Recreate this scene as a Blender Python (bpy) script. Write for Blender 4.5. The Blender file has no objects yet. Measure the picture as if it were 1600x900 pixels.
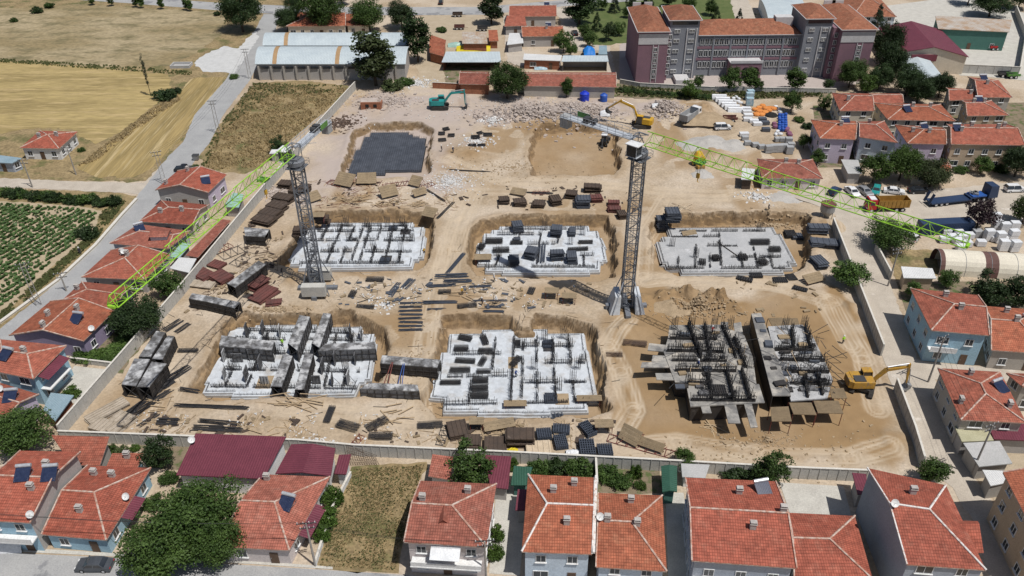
import bpy, math, random
import numpy as np
from mathutils import Vector, Matrix
random.seed(7); rng = np.random.default_rng(7)
sc = bpy.context.scene; C = sc.collection
rad = math.radians

# ---------------------------------------------------------------- camera, sky, sun, exposure
FPX, CAMH, PITCH, ROLL = 1279.0, 87.0, rad(34.5), rad(-0.6)
cam = bpy.data.objects.new('camera', bpy.data.cameras.new('camera')); C.objects.link(cam)
cam.data.sensor_width = 36; cam.data.lens = FPX / 1600 * 36
cam.data.clip_start = 1; cam.data.clip_end = 6000
CR = Matrix.Rotation(math.pi / 2 - PITCH, 3, 'X') @ Matrix.Rotation(ROLL, 3, 'Z')
cam.matrix_world = Matrix.Translation((0, 0, CAMH)) @ CR.to_4x4()
sc.camera = cam
SUN = Vector((0.35, -0.28, 1.0)).normalized()
w = bpy.data.worlds.new('World'); sc.world = w; w.use_nodes = True
nt = w.node_tree; bg = nt.nodes['Background']
sky = nt.nodes.new('ShaderNodeTexSky'); sky.sky_type = 'NISHITA'; sky.sun_disc = False
sky.sun_elevation = math.asin(SUN.z); sky.sun_rotation = math.atan2(SUN.x, SUN.y)
sky.air_density = 1.0; sky.dust_density = 1.5
nt.links.new(sky.outputs[0], bg.inputs[0]); bg.inputs[1].default_value = 0.056
sl = bpy.data.lights.new('sun', 'SUN'); sl.energy = 3.7; sl.angle = rad(0.5); sl.color = (1, .97, .925)
so = bpy.data.objects.new('sun', sl); C.objects.link(so); so.location = (60, -40, 200)
so.rotation_euler = SUN.to_track_quat('Z', 'Y').to_euler()
sc.view_settings.view_transform = 'Standard'; sc.view_settings.look = 'None'
sc.view_settings.exposure = 0.16; sc.view_settings.gamma = 1; sc.view_settings.use_curve_mapping = False
sc.render.engine = 'CYCLES'

# ---------------------------------------------------------------- helpers
def P(u, v, z=0.0):
    d = CR @ Vector(((u - 800) / FPX, -(v - 450) / FPX, -1)); t = (z - CAMH) / d.z
    return Vector((d.x * t, d.y * t, z))
def S(v): return 8.33 + 0.00947 * (v - 450)          # pixels per metre on the ground at image row v

def nn(m, t, **kw):
    n = m.node_tree.nodes.new('ShaderNode' + t)
    for k, v in kw.items(): setattr(n, k, v)
    return n
MATS = {}
def mat(name, c1, c2=None, scale=0.6, rough=0.85, bump=0.0, bscale=8.0, metal=0.0, kind='noise', c3=None, spec=0.3,
        coord='pos', per=0.3, stretch=None, grain=.16, gscale=5.0, rnd=0.0, lo=.35, hi=.65, c3lo=.62, c3hi=.72, c3scale=None):
    """procedural surface: c1/c2 mixed by noise, c3 as a second layer of patches; kind adds tile, rib or plank relief (UV in metres)"""
    m = bpy.data.materials.new(name); m.use_nodes = True; MATS[name] = m
    b = m.node_tree.nodes['Principled BSDF']; L = m.node_tree.links.new
    b.inputs['Roughness'].default_value = rough; b.inputs['Metallic'].default_value = metal
    b.inputs['Specular IOR Level'].default_value = spec
    c2 = c2 or tuple(x * .8 for x in c1)
    if coord == 'pos': geo = nn(m, 'NewGeometry'); vec = geo.outputs['Position']
    else: tc = nn(m, 'TexCoord'); vec = tc.outputs['Object']
    if stretch:
        mp = nn(m, 'Mapping'); L(vec, mp.inputs[0]); mp.inputs['Scale'].default_value = stretch[:3]
        if len(stretch) > 3: mp.inputs['Rotation'].default_value = (0, 0, stretch[3])
        vec = mp.outputs[0]
    def noise(s, det=6, v=vec):
        n = nn(m, 'TexNoise'); n.inputs['Scale'].default_value = s; n.inputs['Detail'].default_value = det
        n.inputs['Roughness'].default_value = .62; L(v, n.inputs['Vector']); return n.outputs['Fac']
    def ramp(f, lo, hi):
        r = nn(m, 'MapRange'); r.inputs[1].default_value = lo; r.inputs[2].default_value = hi; L(f, r.inputs[0]); return r.outputs[0]
    def mix(f, a, bb, mode='MIX'):
        x = nn(m, 'Mix', data_type='RGBA', blend_type=mode)
        if isinstance(f, (int, float)): x.inputs[0].default_value = f
        else: L(f, x.inputs[0])
        for i, q in ((6, a), (7, bb)):
            if isinstance(q, tuple): x.inputs[i].default_value = (*q, 1)
            else: L(q, x.inputs[i])
        return x.outputs[2]
    col = mix(ramp(noise(scale), lo, hi), c1, c2)
    if c3: col = mix(ramp(noise((c3scale or scale * 2.3)), c3lo, c3hi), col, c3)
    if grain:
        gv = nn(m, 'MapRange'); gv.inputs[1].default_value = .3; gv.inputs[2].default_value = .7; gv.inputs[3].default_value = 1 - grain; gv.inputs[4].default_value = 1 + grain; L(noise(gscale, 5), gv.inputs[0])
        cc = nn(m, 'CombineColor'); [L(gv.outputs[0], cc.inputs[i]) for i in range(3)]; col = mix(1.0, col, cc.outputs[0], 'MULTIPLY')
    hgt = None
    if kind in ('tile', 'plank', 'block'):
        uv = nn(m, 'UVMap'); br = nn(m, 'TexBrick'); L(uv.outputs[0], br.inputs[0])
        br.inputs['Scale'].default_value = 1
        bw, bh, ms = {'tile': (per, per * 1.3, .022), 'plank': (2.4, .22, .012), 'block': (.4, .2, .012)}[kind]
        br.inputs['Brick Width'].default_value = bw; br.inputs['Row Height'].default_value = bh
        br.inputs['Mortar Size'].default_value = ms; br.inputs['Mortar Smooth'].default_value = .3
        if kind == 'tile': br.offset = 0.0
        br.inputs['Color1'].default_value = (.84, .84, .84, 1); br.inputs['Color2'].default_value = (1.08, 1.08, 1.08, 1)
        br.inputs['Mortar'].default_value = (.62, .60, .58, 1)
        col = mix(1.0, col, br.outputs['Color'], 'MULTIPLY')
        inv = nn(m, 'Math', operation='SUBTRACT'); inv.inputs[0].default_value = 1; L(br.outputs['Fac'], inv.inputs[1]); hgt = inv.outputs[0]
    if kind == 'rib':
        uv = nn(m, 'UVMap'); wv = nn(m, 'TexWave', wave_type='BANDS', bands_direction='X'); L(uv.outputs[0], wv.inputs[0])
        wv.inputs['Scale'].default_value = 0.314 / per; hgt = wv.outputs['Fac']
        col = mix(ramp(wv.outputs['Fac'], 0, .5), mix(1.0, col, (.8, .8, .8), 'MULTIPLY'), col)
    if rnd:
        oi = nn(m, 'ObjectInfo'); hs = nn(m, 'HueSaturation')
        r = nn(m, 'MapRange'); r.inputs[3].default_value = 1 - rnd; r.inputs[4].default_value = 1 + rnd; L(oi.outputs['Random'], r.inputs[0])
        L(r.outputs[0], hs.inputs['Value']); L(col, hs.inputs['Color']); col = hs.outputs[0]
    L(col, b.inputs['Base Color'])
    if bump or hgt:
        bp = nn(m, 'Bump'); bp.inputs['Strength'].default_value = bump or .5; bp.inputs['Distance'].default_value = .06
        L(hgt if hgt else noise(bscale, 8), bp.inputs['Height']); L(bp.outputs[0], b.inputs['Normal'])
    return m

class MB:
    """collects polygons; obj() links them as one mesh object"""
    def __init__(s): s.v = []; s.f = []; s.uv = {}; s.mi = []
    def poly(s, pts, uv=None, mi=0):
        n = len(s.v); s.v += [tuple(p) for p in pts]; s.f.append(list(range(n, n + len(pts))))
        if uv: s.uv[len(s.f) - 1] = uv
        s.mi.append(mi); return s
    def hexa(s, b, t, mi=0):                                      # bottom ring (ccw), top ring
        n = len(b); k = len(s.v); s.v += [tuple(p) for p in b] + [tuple(p) for p in t]
        s.f.append([k + i for i in range(n)][::-1]); s.f.append([k + n + i for i in range(n)]); s.mi += [mi, mi]
        for i in range(n):
            j = (i + 1) % n; s.f.append([k + i, k + j, k + n + j, k + n + i]); s.mi.append(mi)
            e = (Vector(t[j]) - Vector(t[i])).length; h = (Vector(t[i]) - Vector(b[i])).length
            s.uv[len(s.f) - 1] = [(0, 0), (e, 0), (e, h), (0, h)]
        return s
    def box(s, x, y, z, sx, sy, sz, rz=0, mi=0, M=None):          # z is the bottom
        c, d = math.cos(rz), math.sin(rz)
        q = [(-sx / 2, -sy / 2), (sx / 2, -sy / 2), (sx / 2, sy / 2), (-sx / 2, sy / 2)]
        b = [Vector((x + a * c - e * d, y + a * d + e * c, z)) for a, e in q]; t = [p + Vector((0, 0, sz)) for p in b]
        if M: b = [M @ p for p in b]; t = [M @ p for p in t]
        s.hexa(b, t, mi); k = len(s.f) - 5
        s.uv[k] = [(0, 0), (sx, 0), (sx, sy), (0, sy)]; return s
    def bar(s, p, q, r, n=4, r2=None, mi=0):
        p, q = Vector(p), Vector(q); d = (q - p)
        if d.length < 1e-6: return s
        d.normalize(); a = d.cross(Vector((0, 0, 1)) if abs(d.z) < .9 else Vector((1, 0, 0))).normalized(); b = d.cross(a)
        r2 = r if r2 is None else r2
        ring = lambda o, rr: [o + (a * math.cos(6.28319 * (i + .5) / n) + b * math.sin(6.28319 * (i + .5) / n)) * rr for i in range(n)]
        return s.hexa(ring(p, r)[::-1], ring(q, r2)[::-1], mi)
    def lathe(s, prof, n=16, x=0, y=0, mi=0):                      # prof: (radius, z)
        k = len(s.v)
        for r, z in prof: s.v += [(x + r * math.cos(6.28319 * i / n), y + r * math.sin(6.28319 * i / n), z) for i in range(n)]
        for a in range(len(prof) - 1):
            for i in range(n):
                j = (i + 1) % n; s.f.append([k + a * n + i, k + a * n + j, k + (a + 1) * n + j, k + (a + 1) * n + i]); s.mi.append(mi)
        s.f.append([k + i for i in range(n)][::-1]); s.f.append([k + (len(prof) - 1) * n + i for i in range(n)]); s.mi += [mi, mi]
        return s
    def mesh(s, name, mats):
        me = bpy.data.meshes.new(name); me.from_pydata(s.v, [], s.f)
        for m in (mats if isinstance(mats, (list, tuple)) else [mats]): me.materials.append(MATS[m] if isinstance(m, str) else m)
        if any(s.mi): me.polygons.foreach_set('material_index', s.mi)
        if s.uv:
            u = me.uv_layers.new(name='UVMap'); arr = np.zeros((len(me.loops), 2), np.float32)
            for i, p in enumerate(me.polygons):
                if i in s.uv: arr[p.loop_start:p.loop_start + p.loop_total] = s.uv[i]
            u.data.foreach_set('uv', arr.ravel())
        me.update(); return me
    def obj(s, name, mats, parent=None, loc=(0, 0, 0), rz=0): return place(name, s.mesh(name, mats), parent, loc, rz)
def place(name, me, parent=None, loc=(0, 0, 0), rz=0, scale=None, rot=None, m=None):
    o = bpy.data.objects.new(name, me); C.objects.link(o); o.location = loc
    o.rotation_euler = rot or (0, 0, rz)
    if scale: o.scale = scale
    if parent: o.parent = parent
    if m:
        o.material_slots[0].link = 'OBJECT'; o.material_slots[0].material = MATS[m]
    return o
def tag(o, label, cat, group=None):
    o['label'] = label; o['category'] = cat
    if group: o['group'] = group
    return o
def thing(name, label, cat, loc=(0, 0, 0), rz=0, group=None, rot=None, scale=None):
    return tag(place(name, None, None, loc, rz, scale, rot), label, cat, group)
def struct(o): o['kind'] = 'structure'; return o
def stuff(o): o['kind'] = 'stuff'; return o
def smooth(o):
    for p in o.data.polygons: p.use_smooth = True
    return o
def inpoly(x, y, poly):
    """signed distance (positive inside) of points to a polygon, numpy"""
    x = np.asarray(x, float); y = np.asarray(y, float); ins = np.zeros(x.shape, bool); d = np.full(x.shape, 1e9)
    n = len(poly)
    for i in range(n):
        x0, y0 = poly[i][:2]; x1, y1 = poly[(i + 1) % n][:2]
        if y0 != y1: ins ^= ((y0 > y) != (y1 > y)) & (x < (x1 - x0) * (y - y0) / (y1 - y0) + x0)
        L2 = (x1 - x0) ** 2 + (y1 - y0) ** 2 + 1e-12
        t = np.clip(((x - x0) * (x1 - x0) + (y - y0) * (y1 - y0)) / L2, 0, 1)
        d = np.minimum(d, np.hypot(x - x0 - t * (x1 - x0), y - y0 - t * (y1 - y0)))
    return np.where(ins, d, -d)
def vnoise(x, y, s, seed=0):
    """smooth value noise on arrays, cell size s"""
    r = np.random.default_rng(seed).random((257, 257)); X = x / s + 91.3; Y = y / s + 47.7
    i = np.floor(X).astype(int); j = np.floor(Y).astype(int); fx = X - i; fy = Y - j
    fx = fx * fx * (3 - 2 * fx); fy = fy * fy * (3 - 2 * fy); i %= 256; j %= 256
    return (r[i, j] * (1 - fx) + r[i + 1, j] * fx) * (1 - fy) + (r[i, j + 1] * (1 - fx) + r[i + 1, j + 1] * fx) * fy
def PP(pts, z=0.0): return [P(u, v, z) for u, v in pts]
def pairs(s): a = [float(q) for q in s.replace(',', ' ').split()]; return list(zip(a[::2], a[1::2]))
def sheet(name, px, m, z, jit=0.0, step=1.2):
    pts = PP(pairs(px)); out = []
    for i, p in enumerate(pts):
        q = pts[(i + 1) % len(pts)]; n = max(1, int((q - p).length / step)) if jit else 1
        for k in range(n):
            a = p.lerp(q, k / n)
            if jit: a += Vector((random.gauss(0, jit), random.gauss(0, jit), 0))
            out.append((a.x, a.y, z))
    return struct(MB().poly(out, [(x, y) for x, y, _ in out]).obj(name, m))

# ---------------------------------------------------------------- materials
mat('dry_grass', (.30, .225, .118), (.205, .152, .078), .3, bump=.8, bscale=3, c3=(.12, .115, .045), c3scale=.16, c3lo=.5, c3hi=.62, grain=.35, gscale=1.6)
mat('field_olive', (.245, .19, .10), (.335, .27, .165), .045, bump=.8, bscale=2, c3=(.16, .135, .07), c3scale=.22, c3lo=.48, c3hi=.66, stretch=(.5, 1, 1, .2), grain=.3, gscale=1.2, lo=.42, hi=.58)
mat('field_gold', (.355, .27, .118), (.265, .2, .085), .13, bump=.7, bscale=2, c3=(.42, .315, .155), c3scale=.45, c3lo=.52, c3hi=.66, stretch=(.16, 1.1, 1, -.08), grain=.28, gscale=1.5, lo=.42, hi=.58)
mat('field_strip', (.32, .235, .10), (.22, .165, .068), .3, bump=.7, bscale=2, c3=(.42, .325, .17), c3scale=.6, c3lo=.52, c3hi=.64, stretch=(1.5, .07, 1, -.62), grain=.25, gscale=1.5, lo=.42, hi=.58)
mat('crop_soil', (.42, .34, .235), (.34, .27, .18), .5, bump=.4, bscale=3)
mat('asphalt', (.345, .345, .34), (.29, .29, .29), .25, bump=.15, bscale=12, c3=(.36, .36, .355), c3scale=.5, rough=.9)
mat('asphalt_worn', (.36, .355, .345), (.29, .29, .29), .2, bump=.15, bscale=12, c3=(.22, .22, .225), c3scale=.14, c3lo=.56, c3hi=.6)
mat('white_gravel', (.52, .52, .51), (.44, .44, .43), .5, bump=.4, bscale=7)
mat('pale_dirt', (.55, .47, .375), (.47, .40, .315), .25, bump=.3, bscale=6, c3=(.60, .54, .46), c3scale=.2)
mat('street_dirt', (.47, .415, .345), (.39, .34, .28), .3, bump=.3, bscale=6, c3=(.58, .53, .47), c3scale=.25)
mat('dirt_path', (.42, .345, .25), (.36, .29, .20), .4, bump=.4, bscale=5)
mat('yard_concrete', (.50, .48, .43), (.42, .40, .36), .5, bump=.15, bscale=9)
mat('paving', (.42, .36, .33), (.38, .33, .30), .6, bump=.2, bscale=9)
mat('lawn', (.075, .105, .03), (.11, .13, .045), .3, bump=.5, bscale=5, c3=(.19, .165, .08), c3scale=.2)
mat('garden_soil', (.22, .17, .115), (.16, .13, .085), .6, bump=.5, bscale=5, c3=(.09, .115, .04), c3scale=.6, c3lo=.5, c3hi=.6)
for n, c in dict(red=(.35, .098, .062), rust=(.355, .11, .07), dusty=(.355, .122, .085), orange=(.37, .118, .064), brown=(.25, .085, .06), school=(.32, .125, .07)).items():
    mat('tile_' + n, c, tuple(q * .82 for q in c), .5, rough=.8, kind='tile', bump=.9, per=.3, grain=.26, gscale=1.1, rnd=.14, c3=(c[0] * 1.08, c[1] * 1.45, c[2] * 1.55), c3scale=.8, c3lo=.52, c3hi=.76, lo=.42, hi=.6)
mat('metal_maroon', (.165, .042, .06), (.135, .034, .05), .5, rough=.5, kind='rib', per=.35, bump=.5)
mat('metal_pale', (.50, .56, .58), (.43, .49, .52), .3, rough=.55, kind='rib', per=.45, bump=.5, c3=(.36, .33, .29), c3scale=.5, c3lo=.66, c3hi=.8)
mat('metal_rust', (.42, .27, .14), (.36, .23, .12), .5, rough=.7, kind='rib', per=.45, bump=.5)
mat('metal_white', (.66, .66, .65), (.58, .58, .57), .4, rough=.5, kind='rib', per=.3, bump=.5)
mat('metal_blue', (.27, .36, .41), (.22, .31, .36), .5, rough=.5, kind='rib', per=.35, bump=.5)
mat('metal_green', (.035, .10, .068), (.03, .085, .055), .5, rough=.5, kind='rib', per=.35, bump=.5)
mat('metal_weathered', (.46, .43, .39), (.36, .24, .15), .35, rough=.7, kind='rib', per=.5, bump=.5, c3=(.55, .56, .56), c3scale=.4)
mat('sheet_green', (.30, .46, .40), (.26, .40, .36), .8, rough=.4)
mat('sheet_olive', (.42, .40, .27), (.36, .34, .22), .6, rough=.7)
mat('concrete_roof', (.44, .43, .42), (.36, .36, .35), .5, bump=.2, bscale=6)
mat('mortar', (.52, .42, .36), (.40, .22, .16), 1.6, rough=.9, lo=.42, hi=.58)
mat('mortar_white', (.66, .63, .60), (.48, .34, .28), 1.8, rough=.9, lo=.5, hi=.62)
for n, c in dict(white=(.70, .70, .69), blue=(.32, .48, .58), paleblue=(.52, .60, .68), pink=(.58, .52, .50), purple=(.28, .235, .34), lilac=(.50, .44, .54), cream=(.58, .52, .42), beige=(.46, .36, .26), greyplaster=(.40, .38, .36), bluegrey=(.34, .37, .42), green=(.075, .18, .15), stone=(.40, .37, .33)).items():
    mat('wall_' + n, c, tuple(q * .9 for q in c), .4, bump=.1, bscale=10, c3=tuple(q * .78 for q in c), c3scale=.25, c3lo=.62, c3hi=.8)
mat('brick', (.36, .15, .085), (.29, .12, .07), .8, kind='block', bump=.4)
mat('blockwork', (.42, .40, .38), (.36, .35, .33), .6, kind='block', bump=.4)
mat('precast', (.47, .455, .42), (.41, .40, .37), .8, bump=.15, bscale=8, c3=(.36, .35, .33), c3scale=.5)
mat('coping', (.60, .57, .51), (.54, .51, .46), .8)
mat('frame_white', (.72, .72, .71), rough=.5); mat('frame_dark', (.10, .07, .06), rough=.6)
mat('glass', (.022, .027, .034), (.04, .045, .052), .7, rough=.08, spec=.6)
mat('door', (.12, .075, .05), rough=.6)
mat('chimney', (.45, .42, .39), (.34, .31, .29), 2); mat('flue', (.02, .02, .02))
mat('solar', (.018, .026, .06), (.03, .04, .08), 2, rough=.15, spec=.6)
mat('tank_metal', (.60, .61, .63), rough=.3, metal=.4); mat('galv', (.34, .35, .36), (.27, .28, .29), 1, rough=.5, metal=.5)
mat('dish', (.72, .72, .71), rough=.5)
mat('bark', (.085, .065, .045), (.06, .045, .03), 3, bump=.5)
for n, c, c2 in (('dark', (.023, .044, .014), (.040, .068, .022)), ('mid', (.042, .082, .017), (.074, .122, .03)), ('bright', (.062, .115, .020), (.085, .14, .03)),
                 ('crop', (.075, .135, .038), (.10, .165, .055)), ('olive', (.062, .088, .030), (.088, .112, .045)), ('grey', (.12, .13, .08), (.16, .165, .11)), ('plum', (.028, .018, .022), (.045, .026, .03)), ('pine', (.016, .034, .018), (.028, .048, .026))):
    m = mat('leaf_' + n, tuple(q * .95 for q in c), tuple(q * 1.15 for q in c2), .5, rough=.55, rnd=.28, spec=.3, grain=.42, gscale=1.8, lo=.4, hi=.6)
    _b = m.node_tree.nodes['Principled BSDF']; _o = m.node_tree.nodes['Material Output']; _t = nn(m, 'BsdfTranslucent'); _x = nn(m, 'MixShader'); _x.inputs[0].default_value = .3
    m.node_tree.links.new(_b.inputs['Base Color'].links[0].from_socket, _t.inputs[0]); m.node_tree.links.new(_b.outputs[0], _x.inputs[1]); m.node_tree.links.new(_t.outputs[0], _x.inputs[2]); m.node_tree.links.new(_x.outputs[0], _o.inputs[0])
mat('straw', (.46, .36, .20), (.33, .25, .125), .5, rough=.9); mat('weed', (.10, .125, .045), (.15, .15, .06), .5)
mat('rebar', (.030, .032, .038), (.06, .055, .053), 1.2, rough=.7); mat('rebar_rust', (.13, .085, .06), (.085, .062, .05), 1, rough=.8)
mat('rebar_blue', (.075, .088, .115), (.055, .065, .085), 1, rough=.6)
mat('raft', (.55, .58, .61), (.45, .475, .505), .35, bump=.1, bscale=5, c3=(.37, .35, .325), c3scale=.4, c3lo=.5, c3hi=.72, grain=.14, gscale=1.5)
mat('raft_grey', (.42, .42, .42), (.35, .355, .36), .35, bump=.1, bscale=5, c3=(.53, .53, .54), c3scale=.3)
mat('deck_grey', (.30, .285, .26), (.16, .155, .15), .5, bump=.15, bscale=5, c3=(.42, .385, .335), c3scale=.4, c3lo=.52, c3hi=.64, lo=.42, hi=.6)
mat('deck_white', (.46, .46, .46), (.30, .30, .305), .4, bump=.15, bscale=5, c3=(.20, .195, .19), c3scale=.5, c3lo=.5, c3hi=.62)
mat('steel_form', (.028, .026, .026), (.05, .045, .042), .8, rough=.6, c3=(.15, .14, .13), c3scale=.7, c3lo=.6, c3hi=.75)
mat('form_top', (.20, .20, .205), (.085, .082, .08), .9, rough=.7, c3=(.46, .46, .46), c3scale=.6, c3lo=.48, c3hi=.62, lo=.42, hi=.58)
mat('form_face', (.17, .17, .175), (.10, .10, .105), .7, rough=.6, c3=(.05, .045, .042), c3scale=.8, c3lo=.52, c3hi=.62)
mat('form_brown', (.085, .06, .045), (.06, .045, .036), .7, rough=.7, c3=(.13, .10, .08), c3scale=1.2)
mat('form_slate', (.085, .095, .115), (.06, .068, .085), .7, rough=.6)
mat('form_red', (.155, .058, .05), (.10, .048, .042), .7, rough=.7)
mat('plywood', (.33, .25, .155), (.25, .19, .12), .6, kind='plank', bump=.3, c3=(.20, .165, .12), c3scale=.9)
mat('timber', (.44, .33, .205), (.33, .245, .155), .8, rough=.85); mat('timber_pale', (.42, .36, .29), (.30, .25, .19), .8); mat('timber_new', (.55, .45, .33), (.46, .37, .26), .8)
mat('red_steel', (.20, .05, .04), (.13, .045, .04), 1, rough=.6); mat('blue_steel', (.05, .10, .30), rough=.6)
mat('soil_lump', (.37, .28, .18), (.29, .215, .135), .8, bump=.5); mat('rubble', (.45, .39, .35), (.36, .30, .26), .5, rough=.95, rnd=.1); mat('rubble_white', (.60, .59, .57), (.50, .49, .48), .5)
mat('gravel_grey', (.43, .41, .38), (.36, .34, .315), .6, bump=.4, bscale=9)
mat('crane_green', (.29, .56, .04), (.22, .45, .03), .8, rough=.5, grain=.2, gscale=3); mat('crane_grey', (.17, .18, .20), (.13, .14, .155), .7, rough=.5); mat('crane_light', (.42, .45, .49), rough=.5)
mat('paint_white', (.74, .74, .74), rough=.25, spec=.5); mat('paint_silver', (.38, .39, .41), rough=.3, metal=.4); mat('paint_teal', (.03, .27, .26), rough=.3)
mat('paint_black', (.02, .022, .025), rough=.25, spec=.5); mat('paint_gunmetal', (.11, .12, .135), rough=.28, metal=.4); mat('paint_navy', (.022, .04, .085), (.03, .05, .10), .5, rough=.4)
mat('paint_yellow', (.58, .34, .025), (.48, .28, .03), .8, rough=.45, c3=(.30, .21, .10), c3scale=1.1, c3lo=.56, c3hi=.7); mat('paint_amber', (.46, .26, .04), (.36, .20, .04), .8, rough=.5, c3=(.24, .17, .10), c3scale=1.1, c3lo=.5, c3hi=.66); mat('paint_orange', (.36, .20, .045), (.26, .14, .03), .8, rough=.6, c3=(.22, .16, .09), c3scale=1)
mat('paint_red', (.42, .03, .03), rough=.35); mat('paint_green', (.10, .24, .06), (.085, .2, .05), .7, rough=.5); mat('paint_blue', (.03, .10, .34), (.025, .085, .29), .6, rough=.45)
mat('rubber', (.018, .018, .018), rough=.85); mat('track', (.035, .032, .03), (.055, .05, .045), 2, rough=.8); mat('steel_dark', (.06, .06, .062), rough=.5)
mat('plastic_white', (.70, .71, .72), (.62, .63, .64), .8, rough=.5); mat('plastic_blue', (.02, .05, .50), rough=.3); mat('tarp_blue', (.02, .20, .62), rough=.5); mat('tarp_yellow', (.62, .50, .02), rough=.6)
mat('wrap_white', (.68, .69, .70), (.58, .59, .61), .9, rough=.5, rnd=.05); mat('wrap_blue', (.22, .38, .46), (.45, .52, .56), 1.2, rough=.5); mat('orange_plastic', (.66, .26, .07), (.56, .2, .05), .8, rough=.5)
mat('blue_plastic', (.03, .10, .42), (.025, .08, .33), 1, rough=.4); mat('mauve_plastic', (.24, .10, .16), rough=.5); mat('block_grey', (.35, .355, .36), (.29, .295, .30), .8)
mat('tent', (.66, .61, .50), (.60, .55, .45), .5, rough=.7); mat('tent_brown', (.14, .075, .065), (.115, .065, .055), .6); mat('pole_concrete', (.33, .31, .28), (.27, .25, .23), 1); mat('wire', (.03, .03, .03))
mat('school_grey', (.225, .235, .26), (.20, .21, .235), .4, bump=.1); mat('school_plum', (.235, .135, .165), (.205, .12, .145), .4, bump=.1); mat('school_trim', (.52, .51, .51), (.46, .45, .45), .6)
mat('membrane', (.05, .055, .07), (.075, .08, .095), .3); mat('mat_bar', (.125, .14, .17), (.07, .08, .10), .5, rough=.6)
mat('hivis', (.35, .72, .03)); mat('skin', (.42, .25, .17)); mat('trousers', (.03, .035, .05)); mat('helmet', (.72, .72, .7))

# ---------------------------------------------------------------- ground with the excavations
m = mat('ground_soil', (.41, .322, .226), (.335, .258, .175), .14, rough=.95, bump=.8, bscale=2.6, c3=(.47, .39, .30), c3scale=.06, c3lo=.44, c3hi=.6, grain=.2, gscale=2.2)
_n = m.node_tree.nodes; _b = _n['Principled BSDF']; _src = _b.inputs['Base Color'].links[0].from_socket
_at = nn(m, 'Attribute', attribute_name='soil'); _mx = nn(m, 'Mix', data_type='RGBA'); _ns = nn(m, 'TexNoise'); _ns.inputs['Scale'].default_value = .5; _ns.inputs['Detail'].default_value = 8
_m2 = nn(m, 'Mix', data_type='RGBA'); _m2.inputs[6].default_value = (.32, .212, .108, 1); _m2.inputs[7].default_value = (.235, .15, .074, 1)
_geo = nn(m, 'NewGeometry'); m.node_tree.links.new(_geo.outputs['Position'], _ns.inputs['Vector']); m.node_tree.links.new(_ns.outputs['Fac'], _m2.inputs[0])
m.node_tree.links.new(_at.outputs['Fac'], _mx.inputs[0]); m.node_tree.links.new(_src, _mx.inputs[6]); m.node_tree.links.new(_m2.outputs[2], _mx.inputs[7])
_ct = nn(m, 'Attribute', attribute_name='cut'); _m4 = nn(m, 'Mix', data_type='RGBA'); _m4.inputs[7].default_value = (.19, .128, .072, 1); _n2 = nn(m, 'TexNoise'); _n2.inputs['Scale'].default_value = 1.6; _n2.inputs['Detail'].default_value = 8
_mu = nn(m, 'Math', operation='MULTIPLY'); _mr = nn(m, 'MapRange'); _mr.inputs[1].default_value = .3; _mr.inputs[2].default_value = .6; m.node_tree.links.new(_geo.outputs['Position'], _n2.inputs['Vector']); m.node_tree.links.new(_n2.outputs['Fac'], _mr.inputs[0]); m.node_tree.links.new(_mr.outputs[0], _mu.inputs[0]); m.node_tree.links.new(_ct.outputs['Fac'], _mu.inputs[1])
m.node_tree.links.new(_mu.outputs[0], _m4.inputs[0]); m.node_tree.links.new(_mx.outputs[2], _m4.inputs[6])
_du = nn(m, 'Attribute', attribute_name='dust'); _m5 = nn(m, 'Mix', data_type='RGBA'); _m5.inputs[7].default_value = (.40, .335, .295, 1); m.node_tree.links.new(_du.outputs['Fac'], _m5.inputs[0]); m.node_tree.links.new(_m4.outputs[2], _m5.inputs[6])
_p = nn(m, 'Attribute', attribute_name='rut'); _m3 = nn(m, 'Mix', data_type='RGBA'); _m3.inputs[7].default_value = (.47, .38, .275, 1)
m.node_tree.links.new(_p.outputs['Fac'], _m3.inputs[0]); m.node_tree.links.new(_m5.outputs[2], _m3.inputs[6]); m.node_tree.links.new(_m3.outputs[2], _b.inputs['Base Color'])

SITE = PP(pairs('556,136 640,137 760,141 965,150 1100,152 1238,160 1262,285 1300,350 1333,445 1374,552 1440,728 1352,741 1060,727 800,714 550,702 300,692 97,682'))
PITS = [  # rim outline in the picture, depth
    ('552,202 578,190 655,190 679,201 673,222 672,270 655,277 545,279 533,266', 2.2),
    ('832,206 850,193 900,190 962,195 971,262 962,274 832,274 826,240', 2.5),
    ('484,332 560,327 668,331 678,350 672,402 655,424 470,427 436,412 452,375', 2.6),
    ('733,362 756,342 812,334 950,335 962,352 962,432 930,438 740,434 728,410', 2.6),
    ('1016,346 1040,333 1160,331 1262,332 1268,372 1262,420 1230,432 1060,432 1016,412', 2.6),
    ('352,506 385,489 478,486 508,492 520,484 545,486 602,512 606,536 598,596 572,606 566,622 322,626 296,606 330,552', 2.6),
    ('688,520 684,492 742,489 800,493 812,514 832,514 834,489 880,491 926,504 940,560 952,640 905,654 685,652 660,622 664,592', 2.6)]
GX0, GX1, GY0, GY1, GS = -78.0, 74.0, 76.0, 242.0, 0.32
xs = np.arange(GX0, GX1 + .01, GS); ys = np.arange(GY0, GY1 + .01, GS); X, Y = np.meshgrid(xs, ys)
sd = inpoly(X, Y, SITE); mask = np.clip((sd - .6) / 3, 0, 1)
Z = mask * ((vnoise(X, Y, 9, 1) - .5) * .5 + (vnoise(X, Y, 2.6, 2) - .5) * .22 + (vnoise(X, Y, .9, 3) - .5) * .10)
soil = np.zeros_like(X)
wob = (vnoise(X, Y, 3.2, 5) - .5) * 2.2 + (vnoise(X, Y, .9, 6) - .5) * .35
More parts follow.
